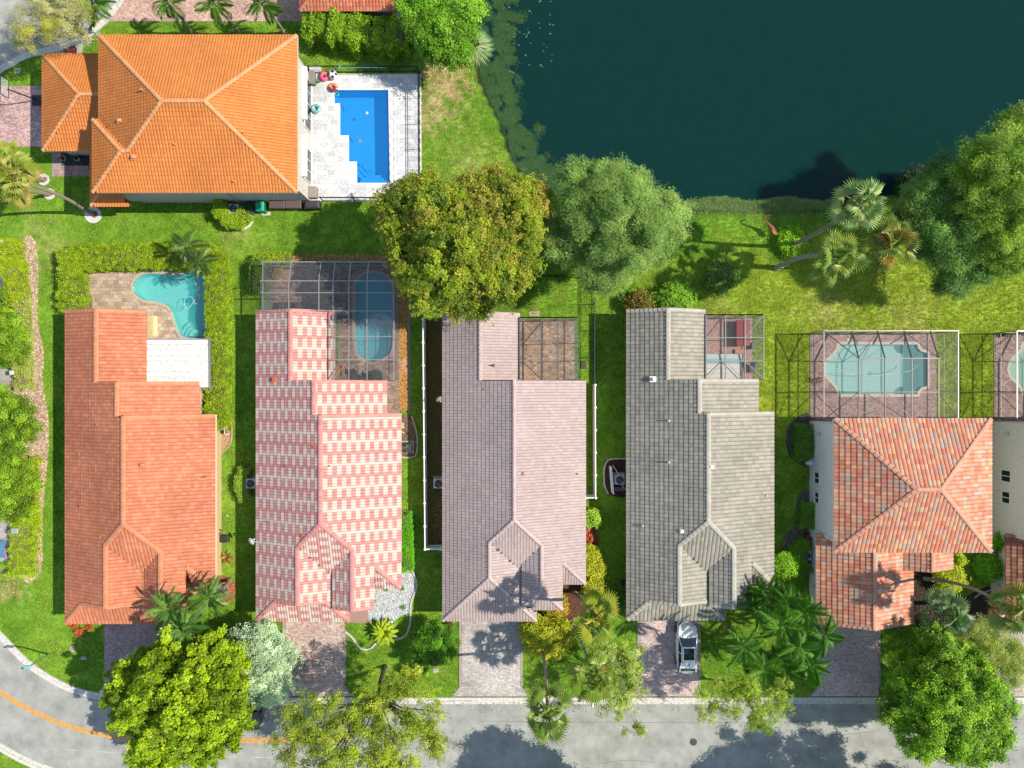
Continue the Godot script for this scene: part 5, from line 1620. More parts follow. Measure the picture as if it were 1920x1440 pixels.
func top_house():
	var h := thing("house", "single-storey house cut by the top edge with a tiled roof and grey wall", "house", Q(-295, -760))
	roof_now = Roof.new()
	var deck := MB.new()
	var paint := pal_paint(["b5624a", "bd6c50", "c27a5c"], 0.08)
	var L := -379.5; var R := -208.0; var B := -669.0
	var ah := 2.8 + 85.7 * K
	hip_tiles(deck, [[[Q(L, B, 2.8), Q(R, B, 2.8), Q(R, B - 85.7, ah), Q(L + 60, B - 85.7, ah), Q(L + 60, B - 60, 2.8 + 60 * K)], Vector3(0, 0, 1)], [[Q(L, B, 2.8), Q(L + 60, B - 60, 2.8 + 60 * K), Q(L + 60, B - 111, 2.8 + 60 * K), Q(L, B - 171, 2.8)], Vector3.LEFT], [[Q(L + 60, B - 85.7, ah), Q(R, B - 85.7, ah), Q(R, B - 171, 2.8), Q(L, B - 171, 2.8), Q(L + 60, B - 111, 2.8 + 60 * K)], Vector3(0, 0, -1)]], 0.28, 0.36, 0.42, paint)
	cap_line(Q(L, B, 2.8), Q(L + 60, B - 60, 2.8 + 60 * K), 0.32, lin("bd7a60"))
	finish_roof(h, deck, mat("roof_deck_top", "5a3024", 0.85))
	var wl := MB.new()
	wall_box(wl, L + 10, R - 4, B - 160, B - 11, 2.6)
	wl.slab([Q(R - 5, B - 8, 2.6), Q(R - 5, B - 163, 2.6), Q(R - 5, B - 85.7, ah - 0.15)], Vector3.RIGHT, Vector3(-0.12, 0, 0))
	part(wl, "wall", mat("wall_top", "b8bcbc", 0.85, {"tex": tx.grain, "scale": 0.4}), h)
	var st := MB.new()
	for i in 6: st.box(Q(-286, -681 + i * 3.2, 0.2 + i * 0.02), Vector3(1.0, 0.04, 0.1))
	part(st, "garden_step", mat("concrete", "a9a7a0", 0.9), h)
func yards():
	var grout := mat("grout", "9a968e", 0.95, {"tex": tx.grain, "scale": 0.5})
	# blue pool
	var blue := img_poly([638, 169, 728, 169, 731, 343, 669, 343, 669, 303, 654, 303, 654, 254, 638, 254, 638, 194, 627, 194, 627, 169])
	pools.append(Geometry2D.offset_polygon(blue, 0.6)[0])
	var dk := img_poly([582, 139, 789, 139, 791, 378, 582, 378])
	var d := deck_with_pool("pool_deck", "white stone deck round the deep blue pool", dk, blue, 0.03, mat("pale_grout", "d4d4d4", 0.9))
	pave(d, dk, 0.05, 0.62, 0.41, ["d6d8dc", "cdd0d5", "e0e1e3", "c6cacf", "dadcde"], true, [blue], 0.035, false, "paver", 0.006)
	pool("deep blue pool with stepped left side in a white stone deck", blue, "1ea4ea", "0a86d8", 0.34, 1.55, "d8dade", 0.0)
	for i in 3:
		var st := MB.new()
		st.cbox(P(702 - i * 3, 340 - i * 7, 0) + Vector3(0, -0.45 - i * 0.3, 0), Vector3((58 - i * 6) / S, 0.3, 0.34), 0.02)
		st.cbox(P(673 + i * 4, 326 - i * 9, 0) + Vector3(0, -0.46 - i * 0.3, 0), Vector3(0.34, 0.3, 1.3 - i * 0.25), 0.02, Basis(Vector3.UP, 0.7))
		part(st, "pool_step", mat("shell1ea4ea", "1ea4ea", 0.6), get_node("swimming_pool"))
	var lt := MB.new(); lt.lathe(P(688, 212, -0.1), [Vector2(0.1, -0.03), Vector2(0.12, 0.03), Vector2(0.05, 0.09), Vector2(0, 0.1)], 12)
	solo(lt, "chlorine_float", mat("float_pale", "c8e4ea", 0.3), "small pale dispenser floating in the middle of the blue pool", "pool float")
	# curved turquoise pool
	var kid := smooth_poly(img_poly([250, 536, 260, 519, 284, 513, 330, 516, 360, 512, 394, 530, 397, 591, 388, 626, 364, 634, 339, 628, 328, 603, 318, 576, 299, 567, 269, 562, 254, 551]), 3)
	pools.append(Geometry2D.offset_polygon(kid, 0.6)[0])
	dk = img_poly([163, 499, 428, 499, 428, 706, 412, 724, 268, 724, 268, 592, 163, 592])
	d = deck_with_pool("patio", "beige travertine patio round the curved turquoise pool", dk, kid, 0.03, grout)
	pave(d, dk, 0.05, 0.48, 0.32, ["b8a48e", "c2ae98", "ae9a84", "c8b8a4", "a8927c", "bca894"], true, [kid], 0.07)
	pool("curved turquoise pool inside the clipped hedge", kid, "8ad4d0", "38b4b4", 0.36, 1.3, "c2b09c", 0.22)
	for i in 3:
		var st := MB.new()
		var pts := []
		for k in 13: pts.append(P(366, 630) + Vector3(cos(PI + PI * k / 12.0), 0, sin(PI + PI * k / 12.0)) * (0.7 + i * 0.45) + Vector3(0, -0.3 - i * 0.28, 0))
		st.slab(pts, Vector3.UP, Vector3(0, -0.25, 0))
		part(st, "pool_step", mat("shell8ad4d0", "8ad4d0", 0.6), get_node("swimming_pool_001"))
	hose("grey cleaner hose curling on the turquoise pool water", [362, 524, 370, 545, 362, 566, 348, 580, 345, 562, 358, 556, 366, 570, 374, 555, 372, 535], "9ab8ba")
	var rb := MB.new(); rb.cbox(P(354, 562, -0.7), Vector3(0.4, 0.2, 0.4), 0.08)
	solo(rb, "pool_cleaner", mat("cleaner_blue", "1f5a9a", 0.4), "dark blue cleaner robot on the floor of the turquoise pool", "pool cleaner")
	# pool under the dark screen cage
	var ob := smooth_poly(img_poly([667, 545, 668, 530, 680, 517, 700, 512, 720, 517, 733, 530, 735, 545, 736, 600, 736, 650, 725, 668, 700, 678, 682, 672, 668, 658, 666, 600]), 2)
	pools.append(Geometry2D.offset_polygon(ob, 0.6)[0])
	dk = img_poly([505, 496, 746, 496, 746, 778, 724, 778, 724, 722, 634, 722, 634, 598, 505, 598])
	d = deck_with_pool("patio", "brown brick patio under the dark screen cage of the chequered villa", dk, ob, 0.03, grout)
	pave(d, dk, 0.05, 0.3, 0.2, ["8f766c", "9c8278", "846c62", "a68c80"], true, [ob], 0.1)
	pool("oblong pool with rounded ends under the dark screen cage", ob, "84ccd4", "3a9ab0", 0.38, 1.4, "b8988c", 0.25)
	# patio without a pool
	dk = img_poly([966, 599, 1078, 599, 1078, 716, 966, 716])
	d = sheet("patio", "stained brown brick patio in the small cage of the mauve villa", dk, 0.03, grout)
	pave(d, dk, 0.05, 0.3, 0.2, ["ac8c74", "b8987e", "a08068", "b49a86", "c0a28c"], true, [], 0.22)
	dk = img_poly([1290, 596, 1409, 596, 1409, 776, 1380, 776, 1380, 716, 1290, 716])
	d = sheet("patio", "rose brick patio in the cage of the grey villa", dk, 0.03, grout)
	pave(d, dk, 0.05, 0.3, 0.2, ["b8918a", "c49e96", "ae867e", "bf9890"], true, [], 0.06)
	# pools in the two cages at the right
	for sh in [0.0, 345.0]:
		var oc := PackedVector2Array()
		var base := [1574, 646, 1719, 646, 1720, 652, 1726, 659, 1737, 662, 1737, 724, 1727, 726, 1721, 732, 1719, 739, 1575, 739, 1571, 727, 1562, 716, 1551, 706, 1547, 692, 1551, 678, 1562, 667, 1571, 657]
		var a := []
		for i in base.size(): a.append(base[i] + (sh if i % 2 == 0 else 0.0))
		oc = img_poly(a)
		pools.append(Geometry2D.offset_polygon(oc, 0.6)[0])
		dk = img_poly([1518 + sh, 627, 1755 + sh, 627, 1755 + sh, 792, 1518 + sh, 792])
		d = deck_with_pool("patio", "rose brick patio round the scalloped pool behind the mosaic roof" if sh == 0 else "rose brick patio in the cage cut by the right edge", dk, oc, 0.03, grout)
		pave(d, dk, 0.05, 0.24, 0.16, ["a88a86", "b4968f", "9e827e", "bca09a"], sh == 0.0, [oc], 0.08)
		pool("pale turquoise pool with scalloped corners in the wide screen cage" if sh == 0 else "pale green pool cut by the right edge inside a screen cage", oc, "c4e4e0" if sh == 0 else "c0e0d0", "7fbcb8" if sh == 0 else "7fb49e", 0.35, 1.3, "cfc8b8", 0.24)
	hose("white cleaner hose looping across the scalloped pool", [1565, 662, 1572, 690, 1600, 702, 1640, 704, 1680, 700, 1710, 694, 1722, 684], "c8d4d2")
	# narrow paved strips by neighbours at the left edge
	for q in [[-60, 455, 17, 562, "pale concrete patio strip at the left edge above the round bushes"], [-60, 692, 22, 722, "short pale concrete strip between the bushes at the left edge"], [-60, 968, 26, 1052, "pale concrete patio with a blue cover at the left edge"], [-60, 830, 16, 845, "pale stepping slab in the bushes at the left edge"]]:
		var p := img_poly([q[0], q[1], q[2], q[1], q[2], q[3], q[0], q[3]])
		d = sheet("patio", q[4], p, 0.03, grout)
		pave(d, p, 0.05, 1.0, 1.0, ["a8a4a0", "b0aca8", "a09c98"], false, [], 0.05)
	var pv := img_poly([97, 287, 172, 287, 172, 331, 97, 331])
	d = sheet("porch", "rose paved porch beside the garage of the orange house", pv, 0.016, grout)
	pave(d, img_poly([99, 311, 172, 311, 172, 329, 99, 329]), 0.05, 0.4, 0.4, ["a88c88", "b0948e", "a08480"], false)
	pave(d, img_poly([98, 288, 115, 288, 115, 310, 98, 310]), 0.05, 0.4, 0.4, ["a88c88", "b0948e", "a08480"], false)
	# round brick entry of the terracotta villa
	var disc := PackedVector2Array()
	for i in 25:
		var a := -PI / 2 + PI * i / 24.0
		disc.append(Vector2((414 - 960) / S + cos(a) * 1.35, (1107 - 720) / S + sin(a) * 1.35))
	d = sheet("entry_terrace", "half-round red brick terrace at the front corner of the terracotta villa", disc, 0.1, mat("red_joint", "8a5038", 0.9, {"tex": tx.grain, "scale": 0.8}))
	for ring in 7:
		var r := 1.25 - ring * 0.17
		var n := int(PI * r / 0.25)
		for k in n:
			var a := -PI / 2 + PI * (k + 0.5) / maxi(n, 1)
			var b := MB.new()
			b.cbox(Vector3((414 - 960) / S + cos(a) * r, 0.12, (1107 - 720) / S + sin(a) * r), Vector3(0.15, 0.06, 0.23), 0.01, Basis(Vector3.UP, -a))
			part(b, "brick", mat("brick_%d" % (k % 3), ["b86a48", "ae5f40", "c27654"][k % 3], 0.85, {"tex": tx.grain, "scale": 0.8}), d)
	sheet("path", "cream concrete side path along the terracotta villa", img_poly([404, 832, 413, 832, 413, 1082, 404, 1082]), 0.034, mat("cream_concrete", "c4b494", 0.9, {"tex": tx.grain, "scale": 0.5}))
	sheet("path", "pinkish stepping path across the wood chips beside the screened pool", img_poly([748, 674, 768, 674, 768, 698, 748, 698]), 0.06, mat("step_pink", "c8a49c", 0.85, {"tex": tx.grain, "scale": 0.7}))
	sheet("kerb_strip", "grey concrete strip along the right side of the screened pool", img_poly([739, 580, 748, 580, 748, 778, 739, 778]), 0.06, mat("concrete_dark", "85837e", 0.9, {"tex": tx.grain, "scale": 0.5}))
	for q in [[768, 480, 768, 774, "long grey concrete edging outside the wood chips"], [782, 820, 782, 850, ""]]:
		if q[4]: edging(q[4], [q[0], q[1], q[0], (q[1] + q[3]) / 2, q[2], q[3]], "8f8d86", 0.16)
func hose(label, line: Array, hex):
	var p := smooth_line(img_poly(line), 4)
	var pts := []; var rad := []
	for q in p: pts.append(Vector3(q.x, -0.1, q.y)); rad.append(0.028)
	var b := MB.new(); b.tube(pts, rad, 6)
	solo(b, "pool_hose", mat("hose" + hex, hex, 0.5), label, "pool hose")
func cages():
	for sh in [0.0, 345.0]:
		cage("wide grey screen cage over the scalloped pool behind the mosaic roof" if sh == 0 else "grey screen cage cut by the right edge over a green pool", 557.0 + sh, 797.0 + sh, -95.0, 64.0, 3.0, 4.2, 50.0, [607.0 + sh, 653.0 + sh, 700.0 + sh, 747.0 + sh], [14.0], {"hex": "5a5652", "edge": "9a9692", "alpha": 0.2, "bw": 0.075,
			"braces": [[607.0 + sh, -45, 4.2, 653.0 + sh, -95, 3.0], [747.0 + sh, -45, 4.2, 700.0 + sh, -95, 3.0], [607.0 + sh, 14, 4.2, 560.0 + sh, 62, 3.0], [653.0 + sh, 14, 4.2, 607.0 + sh, 60, 4.2], [653.0 + sh, 14, 4.2, 700.0 + sh, 60, 4.2], [747.0 + sh, 14, 4.2, 797.0 + sh, 62, 3.0]]})
	cage("dark screen cage with pale beams over the oblong pool", -445.0, -211.0, -218.0, -6.0, 3.0, 3.7, 36.0, [-394.0, -341.0, -316.0, -288.0, -256.0], [-161.0, -129.0, -84.0, -43.0], {"hex": "a09c9a", "alpha": 0.3, "left": false, "lwall": true, "right": false, "notch": [-316.0, -129.0], "bw": 0.07,
		"braces": [[-256, -43, 3.7, -211, -8, 3.0], [-288, -43, 3.7, -316, -8, 3.7]]})
	cage("small grey screen cage on the stained patio of the mauve villa", 14.0, 117.0, -119.0, -8.0, 3.0, 3.0, 0.0, [52.0, 82.0], [-76.0, -43.0], {"hex": "6e7072", "alpha": 0.2, "left": false, "right": false, "bw": 0.08,
		"braces": [[117, -119, 3.0, 82, -76, 3.0], [14, -119, 3.0, 52, -76, 3.0], [82, -43, 3.0, 117, -10, 3.0], [52, -43, 3.0, 18, -10, 3.0]]})
	cage("grey screen cage with a red hot tub behind the grey villa", 347.0, 450.0, -124.0, -8.0, 2.9, 2.9, 0.0, [382.0, 417.0], [-83.0, -41.0], {"hex": "85898a", "alpha": 0.24, "left": false, "right": false, "bw": 0.08,
		"braces": [[382, -41, 2.9, 350, -10, 2.9], [382, -41, 2.9, 412, -10, 2.9], [417, -83, 2.9, 450, -124, 2.9], [417, -41, 2.9, 450, -10, 2.9]]})
	# white translucent patio cover
	var t := thing("patio_cover", "white ribbed patio cover beside the turquoise pool", "patio cover", P(335, 680))
	var x0 := P(275, 636, 2.7).x; var x1 := P(393, 636, 2.7).x; var z0 := P(275, 636, 2.7).z; var z1 := P(275, 727, 2.7).z
	var n := 9
	for i in n:
		var b := MB.new()
		var za := lerpf(z0, z1, (i + 0.02) / n); var zb := lerpf(z0, z1, (i + 0.98) / n)
		b.slab([Vector3(x0, 2.74, za), Vector3(x1, 2.68, za), Vector3(x1, 2.68, zb), Vector3(x0, 2.74, zb)], Vector3.UP, Vector3(0, -0.05, 0))
		part(b, "roof_panel", mat("cover_white_%d" % (i % 3), ["e8e6e2", "e2e0da", "ebe9e6"][i % 3], 0.55, {"tex": tx.grain, "scale": 0.3}), t)
	var fr := mat("cover_frame", "8a8c8e", 0.4, {"metal": 0.3})
	for q in [[x0, z0, x1, z0], [x1, z0, x1, z1], [x0, z1, x1, z1]]:
		var b := MB.new(); b.bar(Vector3(q[0], 2.7, q[1]), Vector3(q[2], 2.66, q[3]), 0.1, 0.16)
		part(b, "beam", fr, t)
	for z in [z0 + 0.1, (z0 + z1) / 2, z1 - 0.1]:
		var b := MB.new(); b.box(Vector3(x1 - 0.05, 1.33, z), Vector3(0.1, 2.6, 0.1))
		part(b, "post", fr, t)
	# fences
	board_fence("long white vinyl fence left of the mauve villa", [797, 602, 801, 1022, 830, 1022], 1.6)
	board_fence("white vinyl fence with a corner right of the mauve villa", [1112, 722, 1113, 928, 1094, 928], 1.6)
	var bk := mat("black_metal", "1e1f21", 0.45, {"metal": 0.5})
	picket_fence("black metal fence on the lake side of the blue pool deck", [787, 138, 788, 376], 1.35, bk, 0.13, 2.2)
	picket_fence("black metal fence above the blue pool deck", [580, 136, 786, 136], 1.35, bk, 0.13, 2.4)
	picket_fence("black metal fence below the blue pool deck", [606, 377, 787, 377], 1.35, bk, 0.13, 2.4)
	picket_fence("black metal fence between the mauve and grey villas", [1112, 720, 1112, 521], 1.35, mat("grey_metal", "4a5052", 0.4, {"metal": 0.5}), 0.13, 2.2)
	picket_fence("black metal fence under the two big trees by the lake", [1110, 520, 990, 520], 1.35, bk, 0.16, 2.4)
func greenery():
	var olive := ["74861a", "848c22", "62761c", "88882a", "546a1c", "8c8634", "7a8a20"]
	var grey := ["6a8840", "7a984a", "5c7c3a", "88a456", "728e48"]
	var bright := ["6f8a0c", "82a012", "5f7c0e", "8fa818", "577010"]
	var silver := ["9aae92", "aabca2", "8a9f84", "b4c4ae"]
	var fan := ["82a040", "92ae4c", "9cac48", "728e38", "a6b254"]
	var fanp := ["8aa85e", "9cb86e", "7f9e56", "a8bc74"]
	var fea := ["4f7a1e", "5c8a26", "467018", "68922e"]
	var dark := ["3f5f22", "4a6c28", "567a2e", "38541e"]
	var hedgep := ["7a920e", "88a214", "688006", "92aa1c", "5c740c"]
	# big trees
	tree("olive_tree", "big olive-green broadleaf tree over the back of the mauve villa", [868, 485], [[770, 420, 62, 8.0], [850, 470, 95, 9.5], [950, 420, 70, 8.5], [905, 390, 60, 8.5], [790, 370, 45, 7.5], [985, 385, 45, 7.5], [800, 490, 60, 8.0], [940, 500, 70, 8.0], [905, 555, 45, 6.5], [850, 545, 45, 6.5], [745, 395, 36, 6.5]], 42000, 0.25, olive, {"clump": clump_big, "r": 0.3, "limbs": 22, "per": 26, "loose": 0.11})
	tree("feathery_tree", "grey-green feathery tree with pale twigs at the lower lake corner", [1140, 440], [[1120, 370, 70, 8.0], [1170, 420, 75, 8.5], [1230, 410, 48, 7.0], [1085, 435, 55, 6.5], [1140, 480, 58, 7.0], [1205, 460, 50, 7.0], [1095, 350, 40, 7.0], [1115, 500, 40, 5.5], [1180, 350, 35, 6.5]], 24000, 0.36, grey, {"clump": clump_fine, "r": 0.28, "limbs": 34, "bark": "a09a8c", "per": 40, "loose": 0.12})
	tree("bright_tree", "tall bright green tree at the right edge above the lawn", [1830, 420], [[1880, 320, 75, 10.0], [1905, 410, 65, 9.5], [1850, 390, 55, 9.0], [1900, 270, 50, 9.0], [1840, 330, 40, 9.0], [1890, 470, 55, 8.0]], 17000, 0.36, ["688826", "7a9a30", "5c7c20", "88a43a", "92aa42"], {"clump": clump_fine, "r": 0.28, "limbs": 20})
	tree("shade_tree", "darker feathery tree between the lake palms and the right edge", [1755, 430], [[1760, 390, 62, 7.0], [1790, 440, 55, 7.5], [1740, 450, 50, 6.0], [1815, 490, 48, 6.5], [1720, 400, 40, 5.5], [1760, 340, 42, 6.0], [1780, 510, 34, 4.5]], 15000, 0.36, ["567a34", "62883a", "4c6c2e", "6e9244"], {"clump": clump_fine, "r": 0.22, "limbs": 24, "bark": "948e80"})
	tree("round_leaved_tree", "bright yellow-green tree of big leaf rosettes over the curb at the lower left", [345, 1275], [[340, 1310, 100, 7.0], [270, 1310, 60, 6.0], [410, 1290, 60, 6.5], [300, 1250, 55, 5.5], [380, 1240, 55, 5.5], [300, 1380, 60, 6.0], [390, 1370, 60, 6.0], [240, 1270, 32, 4.5], [440, 1340, 38, 5.5], [290, 1418, 30, 4.5], [430, 1245, 40, 5.0]], 22000, 0.33, ["6e880c", "7e980f", "607a0b", "8aa218", "586e0b"], {"clump": clump_big, "r": 0.26, "limbs": 16, "per": 12, "loose": 0.06})
	tree("silver_shrub", "silver-leaved small tree beside the chequered villa's driveway", [492, 1222], [[490, 1210, 40, 3.5], [480, 1250, 42, 4.0], [505, 1280, 36, 3.5], [465, 1200, 30, 3.2], [515, 1230, 30, 3.2]], 9000, 0.24, silver, {"clump": clump_broad, "r": 0.12, "per": 28})
	tree("street_tree", "thin-crowned olive street tree leaning over the road at the bottom", [722, 1250], [[590, 1360, 58, 7.5], [640, 1410, 62, 8.0], [700, 1350, 46, 8.0], [740, 1400, 60, 8.5], [790, 1335, 46, 7.5], [720, 1300, 40, 6.5], [560, 1400, 40, 7.0], [690, 1440, 55, 8.0], [800, 1390, 34, 7.5], [755, 1275, 34, 6.0], [640, 1335, 36, 7.0]], 7000, 0.23, ["7a8c1c", "8a9a26", "6a7c1a", "96a030", "5e7018"], {"clump": clump_broad, "r": 0.2, "limbs": 34, "bark": "4a4238", "per": 26, "loose": 0.13, "fork": 0.55})
	tree("sparse_tree", "sparse pale-twigged tree at the kerb right of the fan palms", [1160, 1262], [[1160, 1250, 34, 5.0], [1175, 1290, 34, 5.5], [1150, 1320, 30, 5.5], [1185, 1355, 20, 5.5], [1140, 1225, 30, 4.5], [1190, 1240, 24, 4.5]], 1500, 0.22, ["7f9430", "8c9c48", "9aa66a", "6f8428"], {"clump": clump_broad, "r": 0.1, "limbs": 22, "bark": "a8a294", "per": 28})
	tree("low_tree", "airy small-leaved tree over the kerb below the white car", [1395, 1285], [[1345, 1302, 34, 6.0], [1400, 1318, 42, 6.5], [1448, 1305, 32, 6.0], [1390, 1287, 30, 6.0], [1420, 1345, 28, 6.5], [1322, 1325, 22, 6.0], [1462, 1287, 22, 5.5]], 2500, 0.2, ["6c8418", "7f9424", "5c7416", "8fa03a"], {"clump": clump_broad, "r": 0.11, "limbs": 20, "bark": "8f887a", "per": 32})
	tree("maple_like_tree", "big bright green tree over the kerb at the lower right", [1765, 1272], [[1770, 1310, 85, 7.0], [1700, 1300, 55, 6.0], [1830, 1320, 60, 6.5], [1750, 1240, 58, 5.5], [1810, 1380, 50, 6.5], [1740, 1370, 52, 6.5], [1690, 1260, 34, 5.0], [1850, 1370, 42, 6.0], [1800, 1250, 48, 5.5]], 24000, 0.3, ["5e8414", "6e941a", "547612", "80a424", "4a6a14"], {"clump": clump_broad, "r": 0.24, "limbs": 18, "per": 20, "loose": 0.09})
	tree("wispy_tree", "wispy yellow-green tree between the big lower-right tree and the right edge", [1845, 1235], [[1850, 1225, 42, 4.5], [1890, 1250, 38, 5.0], [1830, 1195, 32, 4.0], [1880, 1205, 26, 4.0], [1905, 1230, 26, 5.0]], 3400, 0.24, ["8a9a3a", "7c9030", "9aa650", "a8ac62"], {"clump": clump_fine, "r": 0.1, "limbs": 22, "bark": "9a9484", "per": 28})
	tree("wispy_tree", "grey half-bare tree over the round street end at the upper left", [172, 78], [[80, 40, 44, 6.0], [110, 20, 46, 6.5], [60, 70, 28, 5.0], [130, 50, 34, 5.0], [95, -10, 40, 6.5], [150, 15, 30, 6.0]], 3600, 0.24, ["9a9a6a", "a8a67c", "8a8f4a", "a4a030", "b4b09a"], {"clump": clump_fine, "r": 0.14, "limbs": 40, "bark": "3e372e", "per": 28})
	tree("top_tree", "leafy green tree at the top edge beside the lake", [820, 60], [[830, 40, 52, 5.0], [800, 20, 40, 5.0], [850, 80, 38, 4.5], [870, 20, 34, 5.0], [820, 100, 26, 3.5], [845, -10, 45, 5.0]], 9000, 0.32, ["557f16", "65921e", "4a7014", "74a028"], {"clump": clump_broad, "r": 0.2, "per": 28})
	# trees whose shade falls on the road from beyond the lower edge
	for q in [[1135, 1490, 86, "tree beyond the lower edge that shades the middle of the road", [[1120, 1520, 60, 8.0], [1165, 1530, 62, 8.5], [1215, 1560, 60, 8.0], [1090, 1555, 45, 7.5]]], [1690, 1500, 130, "wide tree beyond the lower right edge that shades the road", [[1600, 1560, 62, 8.0], [1680, 1550, 80, 8.5], [1760, 1530, 88, 8.5], [1850, 1550, 70, 8.0], [1930, 1580, 55, 7.5], [1560, 1590, 40, 7.5]]]]:
		tree("shade_tree", q[3], [q[0], q[1]], q[4], 9000, 0.38, bright, {"clump": clump_broad, "r": 0.25, "limbs": 14})
	tree("pruned_tree", "small dark round tree clipped to a ball between two driveways", [817, 1212], [[817, 1211, 36, 1.6, 1.6]], 6000, 0.24, ["3a6408", "44700c", "305608", "548416"], {"clump": clump_hedge, "r": 0.1, "fork": 0.6, "per": 24, "loose": 0.07, "cat": "shrub"})
	# palms
	palm("fan_palm", "tallest fan palm by the lake, rising from a round bush", "fan", [1480, 462], [1612, 382, 11.0], 34, 1.25, fanp, {"dead": 0.2, "r": 0.17, "group": "fan palms at the lake shore", "bend": Vector3(0.1, 0, 0.2), "bark": "8f8a82"})
	palm("fan_palm", "fan palm with a bent grey trunk below the tallest lake palm", "fan", [1455, 503], [1566, 484, 9.0], 34, 1.30, fan, {"dead": 0.15, "r": 0.2, "group": "fan palms at the lake shore", "bend": Vector3(0.2, 0, -0.6), "bark": "9a968e"})
	palm("fan_palm", "yellowing fan palm, rightmost of the three at the lake", "fan", [1590, 500], [1668, 455, 9.5], 34, 1.30, ["8a9a3e", "98963a", "7a9038", "a8923a"], {"dead": 0.3, "group": "fan palms at the lake shore"})
	palm("fan_palm", "yellow-tipped fan palm just below the front corner of the mauve villa", "fan", [1074, 1108], [1118, 1158, 10.0], 34, 1.22, ["8a9e2e", "98a232", "7a9630", "a8a034"], {"dead": 0.12, "group": "fan palms between the driveways"})
	palm("fan_palm", "fan palm in the middle of the row left of the white car's driveway", "fan", [1071, 1163], [1112, 1266, 7.5], 34, 1.22, ["7f9a36", "8faa44", "6f8a30", "98a03c"], {"dead": 0.2, "group": "fan palms between the driveways"})
	palm("fan_palm", "fan palm with a straight pale trunk and its head over the road", "fan", [1015, 1210], [1025, 1332, 11.0], 34, 1.22, ["6f8a34", "5f7a2e", "82983e", "8fa84a"], {"dead": 0.12, "r": 0.13, "group": "fan palms between the driveways", "bark": "a89c8c"})
	palm("fan_palm", "leaning fan palm at the right edge with a long bare trunk", "fan", [1733, 1085], [1897, 1142, 10.5], 34, 1.22, ["7a9a3a", "6a8a34", "98963a", "8aa04a"], {"dead": 0.2, "bend": Vector3(0.2, 0, -0.5)})
	palm("fan_palm", "wide silvery fan palm without a visible trunk right of the mosaic roof", "fan", [1748, 1128], [1772, 1150, 3.5], 34, 1.25, ["7a9a62", "8aa870", "6a8a54", "94ac78"], {"r": 0.2, "low": -0.35})
	palm("fan_palm", "tall fan palm at the left edge whose trunk leans from a white ring", "fan", [175, 402], [28, 338, 10.5], 34, 1.22, ["8a9a3a", "9aa648", "7f9030", "a8a050"], {"dead": 0.15, "r": 0.15, "bend": Vector3(0.1, 0, -0.3), "group": "fan palms in white rings"})
	palm("fan_palm", "shorter fan palm at the left edge from the upper white ring", "fan", [82, 338], [2, 300, 6.0], 34, 1.22, ["98a83c", "8a9c34", "a8aa48", "7c9030"], {"group": "fan palms in white rings"})
	palm("fan_palm", "shorter fan palm at the left edge from the middle white ring", "fan", [92, 364], [-4, 345, 6.5], 34, 1.22, ["98a83c", "8a9c34", "a8aa48"], {"group": "fan palms in white rings", "dead": 0.15})
	for q in [[110, 1128, 1, "silvery spiky yucca on the left lake bank"]]:
		pass
	var k := 0
	for q in [[[365, 1103], [318, 1140, 5.5], "leftmost palm over the front corner of the terracotta villa"], [[432, 1086], [392, 1120, 5.2], "rightmost palm over the front corner, beside the brick terrace"], [[388, 1128], [346, 1178, 6.0], "lowest palm of three, above the big round-leaved tree"]]:
		palm("feather_palm", "feather palm, " + q[2], "feather", q[0], q[1], 15, 1.0, ["5c8a3a", "6a9648", "4f7c30", "7aa050"], {"group": "feather palms before the terracotta villa", "low": -0.6})
	for q in [[[166, 62], [172, 8, 5.0], "green feather palm at the top beside the half-bare tree"], [[362, 64], [314, 6, 4.5], "feather palm at the top, left of two alike over the orange ridge"], [[450, 64], [402, 8, 4.5], "feather palm at the top, right of two alike over the orange roof"], [[533, 62], [492, 8, 4.5], "feather palm at the top nearest the small tiled house"]]:
		palm("feather_palm", q[2], "feather", q[0], q[1], 15, 0.92, fea, {"group": "feather palms along the top forecourt", "r": 0.12})
	for q in [[[345, 500], [352, 462, 4.0], "upper slim feather palm growing through the pool hedge"], [[365, 510], [375, 492, 4.2], "lower slim feather palm hanging over the turquoise pool"]]:
		palm("feather_palm", q[2], "feather", q[0], q[1], 13, 0.85, ["5c7a3a", "6a8848", "4f6e30"], {"r": 0.07, "group": "slim palms at the turquoise pool"})
	var cl := [[1396, 1216, 7.5], [1420, 1142, 4.2], [1462, 1172, 6.5], [1476, 1132, 6.0], [1508, 1146, 6.0], [1499, 1213, 7.0], [1545, 1192, 6.0], [1519, 1246, 6.0], [1432, 1256, 6.0], [1466, 1250, 5.5], [1440, 1112, 4.5]]
	var words := ["leftmost, nearest the white car", "just under the porch corner of the grey villa", "in the middle of the clump's upper half", "second from the top of the clump", "upper right of the clump", "centre right of the clump with the widest head", "rightmost, over the shaded driveway", "lowest on the right", "lowest on the left", "low in the middle", "topmost, touching the grey roof"]
	k = 0
	for q in cl:
		var f: float = (H - q[2]) / H
		palm("feather_palm", "dark feather palm of the front clump, " + words[k], "feather", [960 + (q[0] - 960) * f * 1.0 + rr(-12, 4), 720 + (q[1] - 720) * f + rr(-8, 6)], q, 15, 1.0, ["4f8424", "5c922c", "457a20", "6aa03a"], {"r": 0.09, "group": "palm clump before the grey villa", "low": -0.6})
		k += 1
	rosette("yucca", "big spiky blue-green yucca on the left lake bank", 890, 98, 40, 110, ["6f8f5a", "7f9c66", "5f8048", "8fa878", "a89a78"], {"h": 0.7, "w": 0.045})
	rosette("young_palm", "young bright yellow-green palm on the white-edged lawn", 724, 1180, 30, 26, ["9ab018", "88a014", "a8b828"], {"h": 0.5, "w": 0.12})
